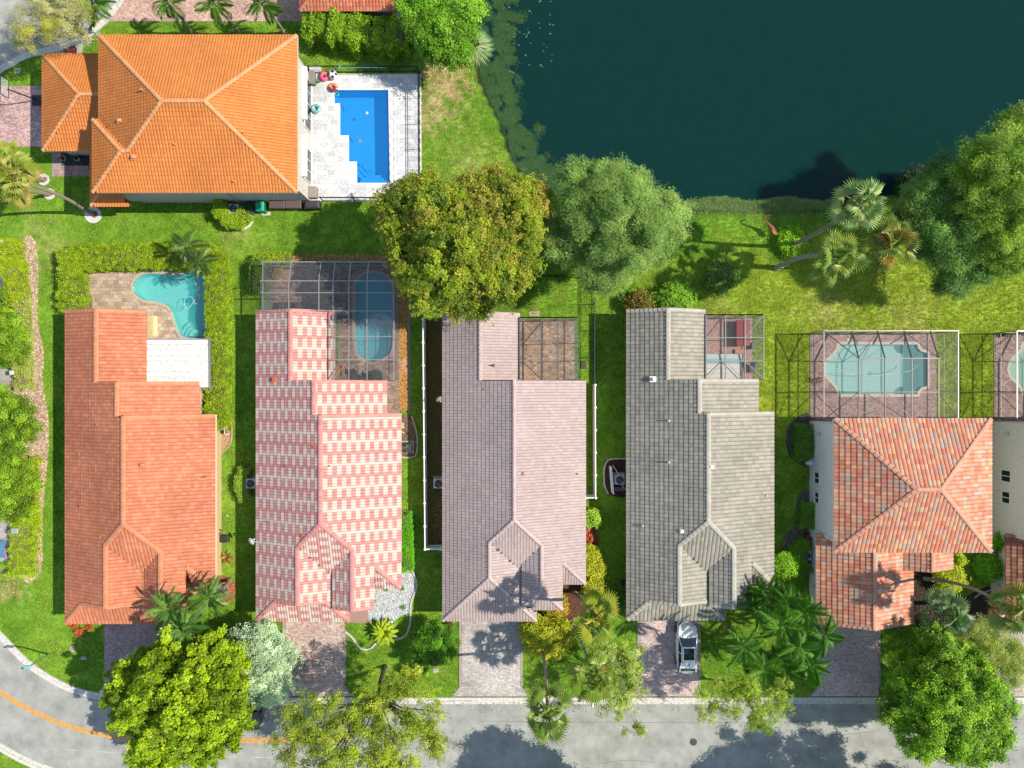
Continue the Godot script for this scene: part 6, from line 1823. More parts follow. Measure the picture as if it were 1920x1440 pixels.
	# hedges
	hedge("hedge", "clipped hedge round the turquoise pool, left arm and top", [148, 548, 148, 492, 165, 487, 300, 484, 396, 487, 410, 500], 2.0, 1.4, hedgep, {"rough": 0.06})
	hedge("hedge", "clipped hedge down the right side of the turquoise pool", [414, 505, 416, 600, 417, 690], 1.75, 1.4, hedgep, {"rough": 0.06})
	hedge("hedge", "square clipped hedge block below the gap right of the patio cover", [416, 724, 416, 788], 1.75, 1.4, hedgep)
	hedge("hedge", "short low hedge piece at the upper left corner of the terracotta roof", [130, 574, 168, 575], 1.0, 1.1, hedgep)
	hedge("hedge", "curved clipped hedge round the air conditioner below the orange house", [421, 384, 424, 404, 436, 418, 452, 420, 464, 408], 0.95, 1.3, ["7f9c14", "8cac1c", "6f8a10"])
	hedge("hedge", "half-moon clipped hedge left of the chequered villa", [462, 882, 458, 896, 458, 912, 463, 928], 0.8, 1.0, ["7a9a2a", "6a8a22", "88a636"], {"rough": 0.03})
	hedge("hedge", "tall clipped hedge at the right front of the chequered villa", [763, 966, 765, 1000, 766, 1058], 0.85, 1.3, ["559a0c", "63a812", "4a8a0a"], {"rough": 0.03})
	hedge("hedge", "grey-green hedge at the upper left corner of the dark screen cage", [488, 500, 490, 545], 0.8, 1.5, dark)
	hedge("hedge", "low hedge behind the upper left corner of the dark screen cage", [490, 489, 545, 487], 0.7, 1.2, hedgep)
	hedge("hedge", "round-ended hedge behind the hose bib at the top of the white side wall", [1500, 808, 1499, 850], 1.35, 1.2, ["3f6c10", "4a7a16", "56881c"])
	hedge("hedge", "square clipped hedge in the middle of the white side wall", [1509, 950, 1508, 978], 1.2, 1.2, ["4a7a12", "558818", "62961e"])
	hedge("hedge", "curved hedge round the air conditioner by the white side wall", [1500, 1018, 1487, 1030, 1487, 1048, 1500, 1064], 1.0, 1.2, ["4a7812", "568518", "62921e"])
	hedge("hedge", "loose fruit-green hedge row above the fenced pool deck", [605, 68, 650, 72, 700, 80, 748, 84], 2.3, 2.6, ["6a8e12", "7aa01a", "5a7c10", "8aa822", "4e6e10"], {"rough": 0.2, "clump": clump_broad, "size": 0.3, "dense": 40.0})
	k = 0
	for q in [[[32, 468, 36, 500, 42, 555], 1.5, 1.3, "bright yellow-green clipped hedge, topmost at the left edge", ["8aa00c", "98ac14", "7a900c"]], [[60, 870, 58, 960, 52, 1060], 1.7, 1.3, "bright yellow-green clipped hedge, lowest at the left edge", ["8aa40c", "98b014", "7c960c"]], [[50, 560, 52, 640, 54, 720], 1.0, 1.2, "thin pale hedge showing between the round bushes at the left edge", ["92a048", "8a9c30", "a0a860"]]]:
		hedge("hedge", q[3], q[0], q[1], q[2], q[4], {"rough": 0.12})
	for q in [[15, 620, 52, 3.2, "round-topped dark green bush, uppermost of those along the left edge"], [25, 790, 52, 3.0, "dark green bush, second from the top along the left edge"], [20, 905, 58, 3.0, "dark green bush, lowest of those along the left edge"]]:
		tree("round_bush", q[4], [q[0] + 8, q[1]], [[q[0], q[1], q[2] * 0.9, q[3] * 0.6, q[3] * 0.5], [q[0] - 25, q[1] - 30, q[2] * 0.7, q[3] * 0.6, q[3] * 0.45], [q[0] + 5, q[1] + 30, q[2] * 0.6, q[3] * 0.55, q[3] * 0.4]], 5200, 0.28, ["5c7a12", "6a8a18", "506c10", "789a22"], {"clump": clump_hedge, "cat": "bush", "limbs": 8, "per": 24, "loose": 0.09})
	# shrubs and small plants
	var yel := ["98981c", "a6a628", "888e1a", "7e8c18"]
	for q in [[1020, 1190, 34, 2.2, "round golden croton at the head of the pale trunk palm", yel], [1000, 1170, 22, 1.8, "golden croton against the front of the mauve villa", yel], [1052, 1180, 24, 1.8, "golden croton right of the round one before the mauve villa", yel], [1112, 1060, 20, 1.6, "golden croton at the right front corner of the mauve roof", yel], [1110, 1095, 20, 1.6, "golden croton just below the corner of the mauve roof", yel], [1102, 1035, 16, 1.5, "small golden croton beside the right eave of the mauve roof", yel],
		[1108, 968, 16, 1.3, "light green shrub below the corner of the right white fence", ["7a9a2c", "8aaa38"]], [1040, 1130, 20, 1.4, "orange-leaved shrub under the leaning fan palm", ["98801c", "8a8a20", "7a7c1c"]],
		[1465, 1055, 22, 1.8, "fresh green shrub at the right front of the grey roof", ["6f9c1c", "7fac26"]], [1841, 1058, 24, 1.7, "round green shrub against the cream house", ["5a8c14", "66981a"]], [1862, 1010, 14, 1.8, "narrow green shrub between the mosaic roof and the cream wall", ["5a9014", "689c1c"]],
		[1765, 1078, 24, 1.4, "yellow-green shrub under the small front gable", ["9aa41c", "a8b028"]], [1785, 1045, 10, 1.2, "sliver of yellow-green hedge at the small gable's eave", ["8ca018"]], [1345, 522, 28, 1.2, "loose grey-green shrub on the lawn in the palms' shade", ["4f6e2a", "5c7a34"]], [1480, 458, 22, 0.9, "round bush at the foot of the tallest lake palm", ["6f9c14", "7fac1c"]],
		[1200, 572, 22, 1.6, "brownish shrub behind the left corner of the grey roof", ["6a5a22", "7a6a2c", "5f7020"]], [1255, 566, 30, 1.8, "green shrub behind the top edge of the grey roof", ["5f8a1c", "6f9a28"]], [1700, 352, 30, 2.0, "dark shrub in the shade at the lake beside the right trees", ["22361c", "2a4020"]], [1165, 1112, 18, 1.5, "dark broad-leaved plant left of the grey villa's front", ["2f5418", "3a621e"]], [500, 96, 16, 1.2, "small green shrub beside the top right corner of the orange roof", ["5a8016"]]]:
		shrub("shrub", q[4], q[0], q[1], q[2], q[3], q[5])
	for q in [[140, 1168, 12, "red bromeliad nearest the left corner of the terracotta roof"], [152, 1183, 13, "biggest red bromeliad below the terracotta roof"], [170, 1175, 9, "small red bromeliad nearest the shaded driveway"], [1098, 990, 12, "red bromeliad beside the right eave of the mauve roof"], [1105, 1008, 12, "orange-red bromeliad just above the croton at the mauve roof"]]:
		rosette("bromeliad", q[3], q[0], q[1], q[2], 22, ["a83a1c", "b84a22", "8a2c14", "c05a2a"], {"h": 0.15, "w": 0.13})
	for q in [[724, 1103, "grass tuft in the white gravel nearest the notch of the roof"], [754, 1102, "grass tuft in the white gravel by its right edge"], [756, 1138, "lowest grass tuft in the white gravel"]]:
		rosette("grass_tuft", q[2], q[0], q[1], 8, 18, ["4f7a1c", "5f8a26"], {"h": 0.03, "w": 0.08})
	rosette("dry_palm_leaf", "brown fallen palm fronds beside the terracotta villa's side path", 427, 1045, 18, 9, ["8a5a30", "9a6a3a"], {"h": 0.05, "w": 0.12, "cat": "dead leaves"})
	rosette("potted_agave", "grey agave at the kerb of the round street end", 186, 66, 9, 14, ["8f9a84", "a0aa94"], {"h": 0.05})
func small_things():
	make_car("white car with a glass sunroof parked on the brick driveway", P(1288, 1212, 0.75) * Vector3(1, 0, 1) + Vector3(0, 0.075, 0), 0.0, mat("white_paint", "f2f3f4", 0.35, {"coat": 0.3}))
	make_car("dark blue car half hidden under the round-leaved tree on the road", P(458, 1341) + Vector3(-0.6, 0.02, 0), PI / 2, mat("navy_paint", "182430", 0.3, {"coat": 1.0}))
	var ac := [[445, 396, "air conditioner inside the curved hedge below the orange house"], [477, 904, "air conditioner half under the left eave of the chequered villa"], [764, 838, "dark air conditioner in the mulch bed of the chequered villa"], [824, 904, "air conditioner left of the mauve roof behind the white fence"], [1159, 897, "air conditioner behind the slanted white screen left of the grey roof"], [1504, 1037, "air conditioner in the curved hedge at the white side wall"], [1858, 1030, "air conditioner at the lower right corner of the mosaic roof"]]
	for q in ac: ac_unit(q[2], q[0], q[1], 0.85, 0.9, "2e2f31" if q[0] == 764 else "b9bab8")
	# dishes
	dish("white satellite dish on the left eave of the chequered villa", 470, 1016, 3.0, 0.32, Vector3(-0.4, 0.7, 0.3), Vector3(0.5, -0.3, 0))
	dish("tan satellite dish on the left eave of the mauve villa", 822, 747, 3.0, 0.3, Vector3(-0.5, 0.6, -0.6), Vector3(0.5, -0.3, 0.1), "b8a690")
	dish("grey satellite dish on the white side wall", 1519, 871, 3.2, 0.38, Vector3(-0.3, 0.5, 0.8), Vector3(0.75, -0.2, 0), "a0aab2")
	# roof vents and pipes on the villas
	var hs := ["house", "house_001", "house_002", "house_003"]
	for q in [[0, 267, 872, 5.0, 1], [0, 384, 895, 3.3, 0], [0, 190, 1005, 4.3, 0], [0, 182, 882, 4.2, 0], [0, 153, 950, 3.6, 0], [0, 184, 795, 4.2, 0], [1, 514, 712, 3.6, 1], [1, 590, 838, 5.0, 1], [1, 568, 1003, 4.5, 1], [1, 541, 792, 4.0, 0], [1, 537, 874, 4.0, 0], [1, 503, 978, 3.3, 0], [1, 619, 873, 5.0, 0], [2, 979, 888, 4.9, 1], [2, 1083, 888, 3.0, 0], [2, 930, 987, 4.4, 1], [2, 908, 730, 4.1, 0], [2, 926, 685, 4.0, 0], [3, 1226, 711, 3.9, 1], [3, 1254, 789, 4.4, 0], [3, 1254, 867, 4.4, 0], [3, 1334, 875, 5.3, 1], [3, 1205, 986, 3.5, 0], [3, 1278, 996, 4.5, 1], [3, 1436, 929, 3.0, 0]]:
		var m: Material = [mat("vent_terra", "b87a58", 0.7), mat("vent_rust", "a8522c", 0.8), mat("vent_mauve", "8a6a64", 0.7), mat("vent_white", "d0d0cc", 0.6)][q[0]]
		vent(get_node(hs[q[0]]), q[1], q[2], q[3] + 0.1, m, 0.24 if q[4] else 0.16, q[4] == 1)
	# blue pool deck
	bin_box("deck_box", "grey deck box at the upper corner of the white pool deck", "storage box", 586, 151, Vector3(0.75, 0.7, 1.15), "6e6c66", "7a7872")
	bin_box("deck_box", "brown-grey deck box at the lower corner of the white pool deck", "storage box", 590, 364, Vector3(0.7, 0.8, 1.0), "7a706e", "8a807e")
	ring_float("swim_ring", "teal swim ring lying on the white deck", 593, 205, 0.08, 0.28, 0.14, ["6fa8a8", "7ab4b2", "69a0a2"])
	ring_float("swim_ring", "red and orange swim ring at the corner of the blue pool", 625, 165, 0.08, 0.28, 0.14, ["8a3040", "7a2838", "c87848", "d08a58"])
	ring_float("swim_ring", "pink inflatable seat by the fence of the white deck", 609, 145, 0.08, 0.26, 0.18, ["d8607a", "c84a68", "e07a8c"])
	ring_float("swim_ring", "small teal ring half on the ledge of the blue pool", 632, 177, -0.1, 0.15, 0.07, ["2a9a94", "2a9a94"])
	var bt := thing("inflatable_ball", "big white and black football float by the fence", "pool float", P(624, 140))
	var bb := MB.new(); var bc := P(624, 140, 0.45)
	var prof := []
	for i in 13: prof.append(Vector2(sin(PI * i / 12.0) * 0.4, -cos(PI * i / 12.0) * 0.4))
	bb.lathe(bc, prof, 24)
	part(bb, "ball", mat("ball_white", "d4d6dc", 0.3), bt)
	for q in [Vector3(0.1, 1, -0.35), Vector3(0.15, 0.75, 0.85), Vector3(-0.8, 0.7, 0.1), Vector3(0.9, 0.6, 0.1), Vector3(-0.3, 0.4, -0.9)]:
		var pb := MB.new()
		var dd: Vector3 = q.normalized()
		var xx := dd.cross(Vector3(0.3, 0.1, 0.9)).normalized()
		var pts := []
		for i in 5: pts.append(bc + dd * 0.395 + (xx * cos(TAU * i / 5) + dd.cross(xx) * sin(TAU * i / 5)) * 0.14)
		pb.slab(pts, dd, -dd * 0.05)
		var hub := MB.new(); hub.slab(pts.map(func(p): return bc + (p - bc) * 1.012), dd, -dd * 0.04)
		part(hub, "patch", mat("ball_black", "2a2c3a", 0.3), bt)
	pot("green potted plant between the deck box and the pink seat", 598, 154, 0.08, 0.16, 0.25, "3a5a44", ["4a9a5a", "7ac08a"])
	bin_box("bench", "white and brown slatted bench outside the deck fence", "bench", 593, 133, Vector3(1.0, 0.5, 0.5), "d8d6d2", "cfccc8", 0.02)
	var pole := MB.new(); pole.tube([P(637, 126, 1.45), P(722, 127, 1.45)], [0.025, 0.025], 6); pole.tube([P(637, 123, 1.45), P(635, 130, 1.45)], [0.05, 0.04], 6)
	solo(pole, "pool_pole", mat("pole_teal", "4fa0a0", 0.4), "long teal pool pole lying along the top fence rail", "pool pole")
	# along the lower wall of the orange house
	bin_box("wheelie_bin", "green wheelie bin against the orange house", "bin", 494, 392, Vector3(0.75, 1.05, 0.85), "0f7a5c", "1a9a74", 0.08)
	bin_box("storage_bin", "left one of two long brown storage lockers under the orange house", "storage box", 525, 387, Vector3(1.4, 0.9, 0.75), "4a3c3c", "5a4a4a")
	bin_box("storage_bin", "right one of two long brown storage lockers under the orange house", "storage box", 555, 387, Vector3(1.4, 0.9, 0.75), "4a3c3c", "5e4e4c")
	bin_box("grill", "covered black grill at the end of the lockers", "grill", 590, 388, Vector3(1.35, 1.0, 0.72), "26262a", "38383c", 0.14)
	flat_cover("utility_pad", "white slab beside the green bin", "slab", 499, 401, 0.8, 0.3, "cfcfca")
	flat_cover("utility_pad", "grey sloping slab between the air conditioner and its hedge's white edging", "slab", 462, 399, 0.7, 0.8, "a8a6a0")
	edging("white stone edging of the curved hedge below the orange house", [470, 402, 474, 412, 468, 424, 454, 432], "dcdad2", 0.16)
	shrub("shrub", "dark vine by the downpipe of the orange house", 474, 392, 10, 0.8, ["2f4a3a", "3a5644"])
	# white rings round palms
	var rn := 0
	for q in [[175, 403, 0.75, "white gravel ring round the foot of the tallest left palm"], [82, 337, 0.52, "white gravel ring round the upper palm foot at the left"], [93, 364, 0.5, "white gravel ring round the middle palm foot at the left"]]:
		var t := thing("palm_ring", q[3], "planting ring", P(q[0], q[1]))
		var b := MB.new(); b.lathe(P(q[0], q[1], 0.02), [Vector2(q[2], -0.08), Vector2(q[2], 0.06), Vector2(q[2] - 0.05, 0.08), Vector2(q[2] - 0.1, 0.05), Vector2(0.0, 0.05)], 24)
		part(b, "rim", mat("ring_white", "d4d4d0", 0.85, {"tex": tx.grain, "scale": 0.9}), t)
		var c := MB.new(); c.lathe(P(q[0] + 2, q[1] - 1, 0.06), [Vector2(q[2] * 0.42, 0.0), Vector2(q[2] * 0.36, 0.04), Vector2(0, 0.06)], 16)
		part(c, "soil", mat("ring_soil", "8a6248", 0.95, {"tex": tx.grain, "scale": 0.9}), t)
		rn += 1
	# basketball hoop
	var bh := thing("basketball_hoop", "portable basketball hoop on the driveway at the left edge", "basketball hoop", P(70, 187))
	var bm := mat("hoop_black", "1a1a1e", 0.5)
	var b0 := MB.new(); b0.cbox(P(72, 188, 0.2), Vector3(1.1, 0.3, 0.85), 0.08); part(b0, "base", bm, bh)
	var b1 := MB.new(); b1.tube([P(68, 187, 0.2), P(30, 173, 2.6), P(14, 167, 3.2)], [0.06, 0.055, 0.05], 8); part(b1, "pole", bm, bh)
	var b2 := MB.new()
	var cb := P(4, 163, 3.3)
	for s in [-1.0, 1.0]: b2.bar(cb + Vector3(0.2, -0.5 * s, -0.75), cb + Vector3(0.2, -0.5 * s, 0.75), 0.05, 0.05); b2.bar(cb + Vector3(0.2, -0.5, -0.75 * s), cb + Vector3(0.2, 0.5, -0.75 * s), 0.05, 0.05)
	part(b2, "backboard_frame", bm, bh)
	var b3 := MB.new(); b3.box(cb + Vector3(0.19, 0, 0), Vector3(0.02, 1.0, 1.5)); part(b3, "backboard", mat("clear_board", "c8d2d8", 0.05, {"alpha": 0.2}), bh)
	var b4 := MB.new()
	var rp := []; var rrad := []
	for i in 17: rp.append(cb + Vector3(-0.1 + cos(TAU * i / 16) * 0.23, -0.3, sin(TAU * i / 16) * 0.23)); rrad.append(0.012)
	b4.tube(rp, rrad, 5, false); part(b4, "rim", mat("rim_red", "a83a28", 0.5), bh)
	pot("plant pot with a red flower on the dark porch gravel", 122, 299, 0.06, 0.24, 0.35, "c4c0ba", ["8a2430", "5a3a2a"])
	pot("plant pot with a dark plant on the dark porch gravel", 148, 299, 0.06, 0.24, 0.35, "b8b8b6", ["2a2c2a", "3a443a"])
	bin_box("bench", "dark red bench above the garage roof of the orange house", "bench", 135, 96, Vector3(0.95, 0.45, 0.5), "4a1c18", "5a2420", 0.03)
	# street lamp at the bend
	var sl := thing("street_lamp", "teal-armed street lamp at the kerb of the bend", "street lamp", P(92, 1227))
	var s1 := MB.new(); s1.tube([P(92, 1227, 0.0), P(70, 1240, 3.4), P(56, 1249, 5.0)], [0.08, 0.06, 0.05], 8); part(s1, "pole", mat("lamp_pole", "9aa8a0", 0.4, {"metal": 0.4}), sl)
	var s2 := MB.new(); s2.cbox(P(51, 1251, 5.1), Vector3(0.6, 0.14, 0.26), 0.05); part(s2, "lamp_head", mat("lamp_teal", "6fb4b4", 0.4), sl)
	var s3 := MB.new(); s3.bar(P(44, 1253, 5.1), P(40, 1253, 5.12), 0.12, 0.08); part(s3, "lens", mat("lens_grey", "4a5054", 0.2), sl)
	flat_cover("utility_cover", "pale square utility cover on the lawn above the bend", "utility cover", 136, 1217, 0.4, 0.55, "b8a8a0")
	flat_cover("utility_cover", "pale utility cover in the tree shade beside the driveway", "utility cover", 157, 1234, 0.45, 0.3, "b4c0c0")
	flat_cover("utility_cover", "pale square utility cover on the lawn of the street end", "utility cover", 33, 133, 0.55, 0.5, "bdb4a4")
	flat_cover("utility_cover", "small white utility cover below the clipped round tree", "utility cover", 817, 1257, 0.45, 0.32, "c4c2ba")
	flat_cover("manhole_cover", "round iron manhole cover in the road", "manhole cover", 1300, 1391, 0.33, 0.33, "4a4846", true)
	for q in [[1108, 1310, "white mailbox on the kerb under the middle fan palm", "dcdcd8"], [714, 1322, "pale mailbox under the thin street tree", "c4c4be"]]:
		var mb := thing("mailbox", q[2], "mailbox", P(q[0], q[1]))
		var m1 := MB.new(); m1.box(P(q[0], q[1], 0.5), Vector3(0.1, 1.0, 0.1)); part(m1, "post", mat("mail_white", "dcdcd8", 0.5), mb)
		var m2 := MB.new(); m2.cbox(P(q[0], q[1], 0) + Vector3(0, 1.1, 0), Vector3(0.22, 0.24, 0.5), 0.07); part(m2, "box", mat("mail" + q[3], q[3], 0.45), mb)
		var m3 := MB.new(); m3.box(P(q[0], q[1], 0) + Vector3(0.12, 1.15, 0.1), Vector3(0.02, 0.12, 0.05)); part(m3, "flag", mat("ball_black", "2a2c3a", 0.3), mb)
	# garden edgings
	edging("white curved garden edging on the lawn before the chequered villa", [772, 1067, 782, 1096, 771, 1131, 769, 1169, 758, 1193, 731, 1200, 711, 1201, 694, 1216, 676, 1214, 661, 1195, 648, 1184], "c4c6bc", 0.16)
	edging("pale edging round the tall hedge right of the chequered villa", [752, 958, 764, 960, 773, 970, 775, 1000, 774, 1066], "c4c0b4", 0.1)
	edging("pale edging round the pump bed right of the chequered villa", [772, 780, 782, 815, 781, 850, 772, 857, 745, 857], "b4aa98", 0.14)
	edging("pale edging round the bed of the fenced air conditioner", [1178, 860, 1144, 861, 1133, 876, 1133, 908, 1140, 926], "c0b8a4", 0.14)
	edging("pale edging of the bed by the cream house", [1826, 1120, 1838, 1112, 1856, 1106], "b8b0a4", 0.12)
	edging("pale edging beside the side path of the terracotta villa", [420, 782, 434, 795, 434, 826, 424, 843, 413, 846], "b8a080", 0.1)
	# screen before the air conditioner of the grey villa
	var sc := thing("privacy_screen", "slanted white slatted screen before the air conditioner of the grey villa", "screen", P(1144, 896))
	for i in 5:
		var b := MB.new(); b.bar(P(1142, 874) + Vector3(0.02 * i, 0.2 + i * 0.2, 0), P(1146, 922) + Vector3(0.02 * i, 0.2 + i * 0.2, 0), 0.05, 0.17); part(b, "slat", mat("white_vinyl", "e4e3e2", 0.4), sc)
	for q in [[1142, 874], [1146, 922]]:
		var b := MB.new(); b.box(P(q[0], q[1], 0) + Vector3(0.06, 0.6, 0), Vector3(0.1, 1.2, 0.1)); part(b, "post", mat("white_vinyl", "e4e3e2", 0.4), sc)
	var bar := MB.new(); bar.bar(P(1149, 872, 1.1), P(1160, 890, 1.1), 0.07, 0.05); bar.bar(P(1162, 905, 0.9), P(1176, 922, 0.9), 0.06, 0.05)
	part(bar, "brace", mat("screen_brace", "c8b8a0", 0.6), sc)
	for i in 4: bin_box("paver_stack", "grey paver stack, %s of four by the fenced air conditioner" % ["leftmost", "second from left", "third from left", "rightmost"][i], "pavers", 1148 + i * 6, 916, Vector3(0.24, 0.3, 0.35), "5a5c5e", "6a6c6e", 0.01)
	# pool equipment
	for q in [[752, 798, "white pool pump pipes beside the chequered villa"], [423, 802, "white pool pump pipes beside the terracotta villa"], [1512, 815, "white hose reel in the hedge at the white wall"], [1511, 829, "white pipe rack below the hose reel at the white wall"]]:
		var t := thing("pool_pump", q[2], "pool equipment", P(q[0], q[1]))
		var w := mat("pipe_white", "d8d8d4", 0.4)
		var a := P(q[0], q[1])
		var p1 := MB.new(); p1.tube([a + Vector3(-0.2, 0.1, -0.5), a + Vector3(-0.2, 0.5, -0.5), a + Vector3(0.1, 0.5, -0.4), a + Vector3(0.1, 0.5, 0.5), a + Vector3(0.3, 0.2, 0.6)], [0.04, 0.04, 0.04, 0.04, 0.04], 8); part(p1, "pipe", w, t)
		var p2 := MB.new(); p2.tube([a + Vector3(-0.25, 0.35, 0.1), a + Vector3(0.35, 0.35, 0.15)], [0.05, 0.05], 8); part(p2, "pipe", w, t)
		var p3 := MB.new(); p3.lathe(a + Vector3(-0.05, 0.05, 0.35), [Vector2(0.17, 0), Vector2(0.19, 0.35), Vector2(0.12, 0.5), Vector2(0, 0.53)], 14); part(p3, "tank", mat("tank_black", "2a2c2e", 0.4), t)
		var p4 := MB.new(); p4.cbox(a + Vector3(0.12, 0.2, -0.1), Vector3(0.3, 0.3, 0.4), 0.05); part(p4, "motor", mat("motor_tan", "b49a78", 0.5), t)
	# beside the patio cover
	bin_box("side_table", "low cream bench against the terracotta villa by its pool", "bench", 290, 612, Vector3(0.75, 0.45, 1.8), "d0b890", "dcc49c", 0.03)
	pot("terracotta pot right of the patio cover, upper", 388, 742, 0.06, 0.2, 0.35, "a85a3a", ["6a3020", "4a5a20"])
	pot("terracotta pot right of the patio cover, lower", 388, 757, 0.06, 0.2, 0.35, "b0603c", ["7a3a24", "4a5a20"])
	pot("blue pot right of the patio cover", 385, 768, 0.06, 0.22, 0.35, "2f6fa0", ["3a5a7a", "6a4a3a"])
	gate("grey slatted gate in the upper left gap of the pool hedge", P(153, 561))
	gate("grey slatted gate between the two hedge blocks by the patio cover", P(402, 708))
	# wheelbarrow-like cart and hose by the terracotta villa
	bin_box("cart", "black garden cart with a tilted tub beside the side path", "garden cart", 423, 1008, Vector3(0.8, 0.5, 0.65), "1e1e20", "2c2c2e", 0.05)
	ring_float("hose_coil", "coiled brown hose hanging at the side wall of the terracotta villa", 412, 997, 0.5, 0.2, 0.05, ["5a3a28", "5a3a28"])
	flat_cover("garden_light", "small white garden light on the lawn strip beside the terracotta villa", "garden light", 426, 967, 0.14, 0.14, "e0e0da")
	pot("stone fountain bowl on the half-round brick terrace", 424, 1103, 0.12, 0.4, 0.4, "9a8e80", ["5a6a4a", "6a7a54"])
	pot("dark urn with a plant at the left front of the mauve villa", 844, 1168, 0.0, 0.26, 0.5, "3a3a3c", ["6a4a2a", "8a5a30"])
	pot("dark urn at the left front of the grey villa", 1168, 1090, 0.0, 0.24, 0.5, "3c3a3a", ["3a4a24", "4a5a2c"])
	var sh := thing("garden_globe", "chrome garden globe at the tip of the white gravel bed", "garden ornament", P(736, 1162))
	var g0 := MB.new(); g0.lathe(P(736, 1162), [Vector2(0.14, 0), Vector2(0.06, 0.25), Vector2(0.12, 0.4)], 12); part(g0, "stand", mat("dish_grey", "c9cbcc", 0.45), sh)
	var g1 := MB.new()
	var pr := []
	for i in 11: pr.append(Vector2(sin(PI * i / 10.0) * 0.22, -cos(PI * i / 10.0) * 0.22))
	g1.lathe(P(736, 1162) + Vector3(0, 0.58, 0), pr, 18); part(g1, "globe", mat("chrome", "b8bcc0", 0.25, {"metal": 0.8}), sh)
	# in the dark cage
	furniture()
	heron()
	flag()
	# blue cover at the left edge
	var bc2 := thing("covered_boat", "faded blue cover over a low frame at the left edge", "cover", P(8, 1030))
	var b5 := MB.new()
	var top := []
	for i in 5: top.append(P(-30, 1012 + i * 8, 0) + Vector3(0, 0.5 + 0.25 * sin(PI * i / 4.0), 0))
	for i in 4: b5.slab([top[i], top[i + 1], top[i + 1] + Vector3(2.2, -0.1, 0), top[i] + Vector3(2.2, -0.1, 0)], Vector3.UP, Vector3(0, -0.06, 0))
	part(b5, "cover", mat("tarp_blue", "5a8ab4", 0.6, {"tex": tx.road, "scale": 0.5}), bc2)
	var b6 := MB.new()
	for i in [0, 2, 4]: b6.tube([top[i] + Vector3(2.0, -0.1, 0), top[i] * Vector3(1, 0, 1) + Vector3(2.0, 0.05, 0)], [0.03, 0.03], 6)
	part(b6, "leg", mat("tube_white", "d8dade", 0.4), bc2)
	bin_box("utility_box", "grey-green utility box in the lowest left hedge", "utility box", 46, 990, Vector3(0.6, 1.35, 0.5), "7a8a80", "8a9a90", 0.03)
	bin_box("utility_box", "small pale utility box in the hedge at the left edge", "utility box", 40, 699, Vector3(0.35, 1.3, 0.35), "a8b0a0", "b8c0b0", 0.03)
	var rail := thing("patio_rail", "white rail at the top of the patio strip at the left edge", "rail", P(0, 455))
	for hh in [0.3, 0.9]:
		var b := MB.new(); b.bar(P(-40, 455) + Vector3(0, hh, 0), P(16, 455) + Vector3(0, hh, 0), 0.1, 0.12); part(b, "rail", mat("white_vinyl", "e4e3e2", 0.4), rail)
	for x in [-20, 0, 15]:
		var b := MB.new(); b.box(P(x, 455) + Vector3(0, 0.45, 0), Vector3(0.1, 0.95, 0.1)); part(b, "post", mat("white_vinyl", "e4e3e2", 0.4), rail)
	bin_box("brown_bin", "brown box at the foot of the white side wall", "storage box", 1513, 1008, Vector3(0.6, 0.7, 0.75), "5a3028", "6e3c32", 0.1)
	flat_cover("utility_pad", "dark mat beside the fence of the mauve villa", "mat", 1093, 684, 0.55, 0.7, "4a463e")
	flat_cover("utility_pad", "pinkish stepping slab behind the small cage of the mauve villa", "slab", 1002, 588, 0.95, 0.45, "b09a86")
func gate(label, at: Vector3):
	var t := thing("garden_gate", label, "gate", at)
	var m := mat("gate_grey", "9a9488", 0.5)
	for i in 7:
		var b := MB.new(); b.box(at + Vector3(0, 0.6, -0.5 + i * 0.16), Vector3(0.04, 1.1, 0.1)); part(b, "slat", m, t)
	for s in [-1.0, 1.0]:
		var b := MB.new(); b.box(at + Vector3(0, 0.65, s * 0.6), Vector3(0.09, 1.3, 0.09)); part(b, "post", m, t)
	var c := MB.new(); c.bar(at + Vector3(0.03, 1.1, -0.56), at + Vector3(0.03, 1.1, 0.56), 0.05, 0.06); part(c, "rail", m, t)
func seat(called, label, cat, x, y, turn: float, hex, l := 0.6):
	# a chair or lounger: frame, seat slings and legs
	var at := P(x, y) + Vector3(0, 0.08, 0)
	var t := thing(called, label, cat, at)
	var m := mat("seat" + hex, hex, 0.6)
	var bs := Basis(Vector3.UP, turn)
	var b := MB.new(); b.cbox(at + bs * Vector3(0, 0.4, 0.1), Vector3(0.6, 0.06, l), 0.02, bs); part(b, "seat", m, t)
	var c := MB.new(); c.cbox(at + bs * Vector3(0, 0.68, -l * 0.5 - 0.02), Vector3(0.6, 0.06, 0.65), 0.02, bs * Basis(Vector3.RIGHT, 1.05)); part(c, "backrest", m, t)
	for i in 4:
		var d := MB.new(); d.bar(at + bs * Vector3(-0.26 if i % 2 else 0.26, 0.0, -l * 0.4 if i < 2 else l * 0.5), at + bs * Vector3(-0.26 if i % 2 else 0.26, 0.4, -l * 0.4 if i < 2 else l * 0.5), 0.04, 0.04); part(d, "leg", mat("cage_framed", "3a3a3a", 0.4), t)
	return t
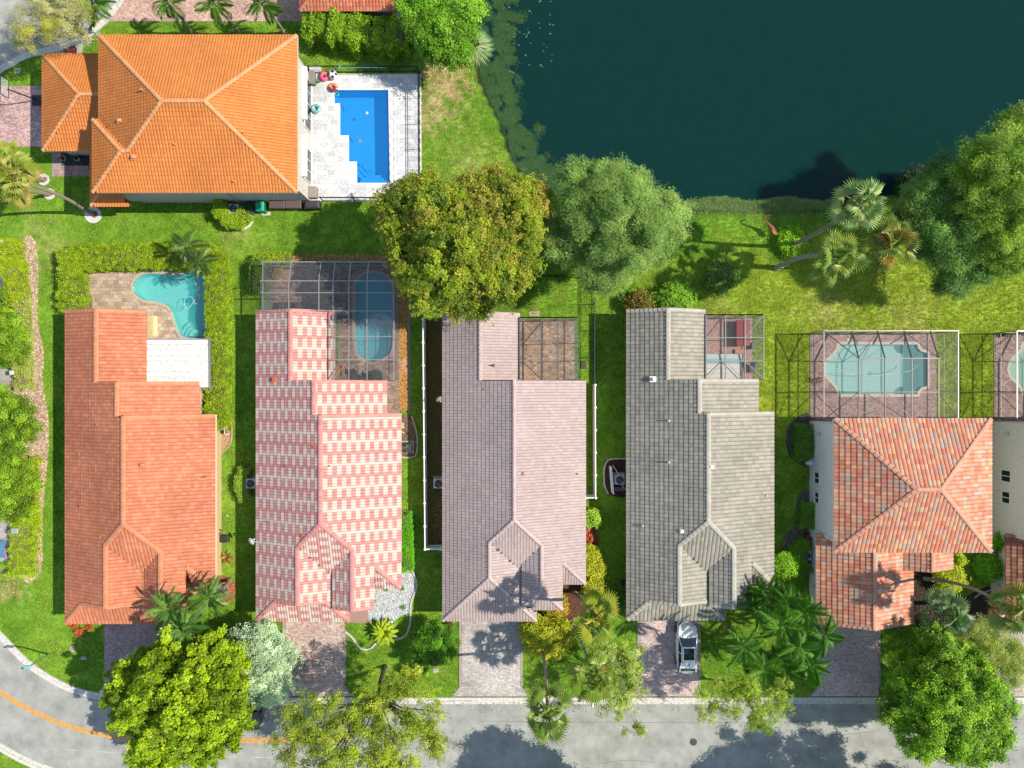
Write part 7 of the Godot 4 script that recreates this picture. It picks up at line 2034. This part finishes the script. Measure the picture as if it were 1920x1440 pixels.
func furniture():
	seat("patio_chair", "black sling chair at the foot of the oblong pool", "chair", 666, 703, 0.3, "2a2c2e")
	seat("patio_chair", "dark chair right of the black sling chair under the cage", "chair", 684, 708, -0.5, "26282a", 0.5)
	seat("lounger", "dark poolside lounger half under the chequered roof, left", "lounger", 548, 574, PI / 2, "34383c", 1.3)
	seat("lounger", "dark poolside lounger half under the chequered roof, right", "lounger", 578, 578, PI / 2, "3a4046", 1.3)
	var tb := thing("round_table", "round brown table beside the chequered roof under the cage", "table", P(640, 695))
	var a := P(640, 695) + Vector3(0, 0.08, 0)
	var b := MB.new(); b.lathe(a + Vector3(0, 0.7, 0), [Vector2(0.5, 0), Vector2(0.52, 0.03), Vector2(0.5, 0.05), Vector2(0, 0.05)], 24); part(b, "tabletop", mat("table_brown", "94672c", 0.6), tb)
	var c := MB.new(); c.lathe(a, [Vector2(0.3, 0), Vector2(0.06, 0.08), Vector2(0.05, 0.7)], 12); part(c, "pedestal", mat("table_brown", "94672c", 0.6), tb)
	var pl := P(703, 704)
	shrub("shrub", "small dark pot plant by the chairs under the cage", 706, 706, 8, 0.5, ["2f4a2c", "3a4a40"])
	shrub("shrub", "round tan potted shrub in the upper left corner of the dark cage", 522, 512, 9, 0.7, ["7a6a3a", "8a7444"])
	var rl := thing("pool_handrail", "bright steel handrail at the steps of the oblong pool", "handrail", P(668, 646))
	for s in [0.0, 15.0]:
		var h := MB.new(); h.tube([P(655, 647 + s, 0.05), P(656, 647 + s, 0.9), P(668, 646 + s, 0.92), P(682, 645 + s, 0.0)], [0.025, 0.025, 0.025, 0.025], 8); part(h, "rail", mat("chrome", "b8bcc0", 0.25, {"metal": 0.8}), rl)
	# hot tub under its red cover, pool cover roll and tables in the cage of the grey villa
	var ht := thing("hot_tub", "hot tub under a red folding cover in the cage of the grey villa", "hot tub", P(1388, 628))
	var hb := MB.new(); hb.cbox(P(1387, 626, 0) + Vector3(0, 0.45, 0), Vector3(1.2, 0.8, 2.15), 0.05); part(hb, "tub", mat("tub_brown", "5a2c28", 0.6), ht)
	for s in [-1.0, 1.0]:
		var h := MB.new(); h.cbox(P(1387, 626, 0) + Vector3(0.31 * s, 0.93, 0), Vector3(0.61, 0.12, 2.25), 0.05, Basis(Vector3.BACK, -0.06 * s)); part(h, "cover_half", mat("cover_red", "8a2426", 0.5), ht)
	bin_box("tub_step", "orange step before the red hot tub", "step", 1384, 659, Vector3(0.75, 0.3, 0.35), "b06a4a", "c07a58", 0.02)
	bin_box("utility_box", "dark control boxes beside the red hot tub", "utility box", 1409, 649, Vector3(0.4, 0.6, 0.6), "4a5252", "5a6262", 0.03)
	var ro := thing("patio_roof", "curved white and green translucent roof inside the cage of the grey villa", "patio cover", P(1356, 690))
	for i in 6:
		var z := 664 + i * 9
		var p0 := P(1318, z, 2.5 + 0.06 * minf(i, 2)); var p1 := P(1391, z, 2.5 + 0.06 * minf(i, 2)); var p2 := P(1391, z + 8.6, 2.5 + 0.06 * minf(i + 1, 2)); var p3 := P(1318, z + 8.6, 2.5 + 0.06 * minf(i + 1, 2))
		var g := MB.new(); g.slab([p0, p1, p2, p3], Vector3.UP, Vector3(0, -0.04, 0)); part(g, "roof_panel", mat("rp%d" % mini(i, 2), ["b4c8c4", "9ab4ac", "d0cdc4"][mini(i, 2)], 0.4), ro)
	for q in [[1389, 668], [1389, 714]]:
		var g := MB.new(); g.box(P(q[0], q[1], 1.25), Vector3(0.08, 2.45, 0.08)); part(g, "post", mat("white_vinyl", "e4e3e2", 0.4), ro)
	seat("patio_chair", "dark chair right of the translucent roof in the grey villa's cage", "chair", 1408, 690, 0.2, "4a4648")
	pot("green potted shrub in the corner of the right-edge cage", 1880, 628, 0.08, 0.22, 0.4, "2a2a2c", ["3f7a2a", "4f8a34"])
	var tr := thing("bicycle_frame", "dark folded garden tool by the left side of the wide cage", "garden tool", P(1528, 713))
	for q in [[0.0, 0.0], [0.5, 0.05], [0.9, -0.05]]:
		var w := MB.new()
		var pts := []; var rad := []
		for i in 13: pts.append(P(1520, 713, 0.12) + Vector3(q[0] + cos(TAU * i / 12) * 0.2, 0.1, q[1] + sin(TAU * i / 12) * 0.2)); rad.append(0.03)
		w.tube(pts, rad, 5, false); part(w, "coil", mat("ball_black", "2a2c3a", 0.3), tr)
	var sk := MB.new(); sk.lathe(P(1590, 637, 0.08), [Vector2(0.14, 0), Vector2(0.14, 0.02), Vector2(0.05, 0.04), Vector2(0, 0.04)], 14)
	solo(sk, "skimmer_lid", mat("ring_white", "d4d4d0", 0.85), "white round skimmer lid above the scalloped pool", "pool lid")
	var sk2 := MB.new(); sk2.box(P(652, 586, 0.09), Vector3(0.35, 0.03, 0.35))
	solo(sk2, "skimmer_lid", mat("skim_cream", "cfc4a8", 0.8), "cream square skimmer lid left of the oblong pool", "pool lid")
func heron():
	var t := thing("heron_statue", "rust-coloured heron figure standing on the lawn at the lake edge", "bird figure", P(1452, 434))
	var m := mat("heron_rust", "8a4a2c", 0.7, {"tex": tx.grain, "scale": 1.2})
	var b := MB.new()
	b.tube([P(1455, 439, 0.75), P(1452, 434, 0.85), P(1447, 427, 0.9), P(1442, 421, 1.1), P(1435, 414, 1.4), P(1433, 409, 1.6), P(1437, 405, 1.65)], [0.05, 0.17, 0.19, 0.1, 0.05, 0.045, 0.07], 10)
	b.tube([P(1437, 405, 1.65), P(1446, 403, 1.6)], [0.06, 0.008], 6)
	part(b, "body", m, t)
	for s in [-1.0, 1.0]:
		var l := MB.new(); l.tube([P(1450 + s * 2, 432, 0.8), P(1450 + s * 3, 430, 0.4), P(1449 + s * 3, 431, 0.0)], [0.03, 0.02, 0.02], 6); part(l, "leg", m, t)
	var w := MB.new(); w.slab([P(1456, 441, 0.86), P(1450, 437, 1.0), P(1446, 428, 1.02), P(1451, 428, 1.05), P(1457, 436, 0.95)], Vector3.UP, Vector3(0, -0.04, 0)); part(w, "wing", mat("heron_wing", "b46a48", 0.7), t)
func flag():
	var t := thing("flag", "red, white and blue flag on an angled pole at the front gable", "flag", P(1671, 1164))
	var a := P(1671, 1162, 2.2); var e := P(1687, 1182, 3.0)
	var p := MB.new(); p.tube([a, e], [0.018, 0.015], 6); part(p, "pole", mat("pole_wood", "b8a080", 0.5), t)
	# the cloth hangs from the pole in folds: stripes and a blue corner at the tip
	var d := (e - a)
	var drop := Vector3(-0.55, -0.55, -0.05)
	var n := 11
	for i in n:
		var b := MB.new()
		var s0 := float(i) / n; var s1 := float(i + 1) / n
		for k in 4:
			var u0 := 0.25 + 0.75 * k / 4.0; var u1 := 0.25 + 0.75 * (k + 1) / 4.0
			if k >= 2 and i < 6: continue
			var w0 := Vector3(0, 0.03, 0) * sin(u0 * 9.0); var w1 := Vector3(0, 0.03, 0) * sin(u1 * 9.0)
			b.slab([a + d * u0 + drop * s0 + w0, a + d * u1 + drop * s0 + w1, a + d * u1 + drop * s1 + w1, a + d * u0 + drop * s1 + w0], Vector3(0.3, 1, 0.2), Vector3(0, -0.006, 0))
		part(b, "stripe", mat("flag_red", "a82432", 0.7) if i % 2 == 0 else mat("flag_white", "dcd8d4", 0.7), t)
	var c := MB.new()
	c.slab([a + d * 0.62, a + d * 1.0, a + d * 1.0 + drop * 0.545, a + d * 0.62 + drop * 0.545], Vector3(0.3, 1, 0.2), Vector3(0, -0.008, 0))
	part(c, "canton", mat("flag_blue", "2c3a66", 0.7), t)
	for i in 3:
		for k in 3:
			var s := MB.new(); s.lathe(a + d * (0.68 + k * 0.12) + drop * (0.1 + i * 0.17) + Vector3(0, 0.012, 0), [Vector2(0.025, 0), Vector2(0, 0.004)], 5); part(s, "star", mat("flag_white", "dcd8d4", 0.7), t)
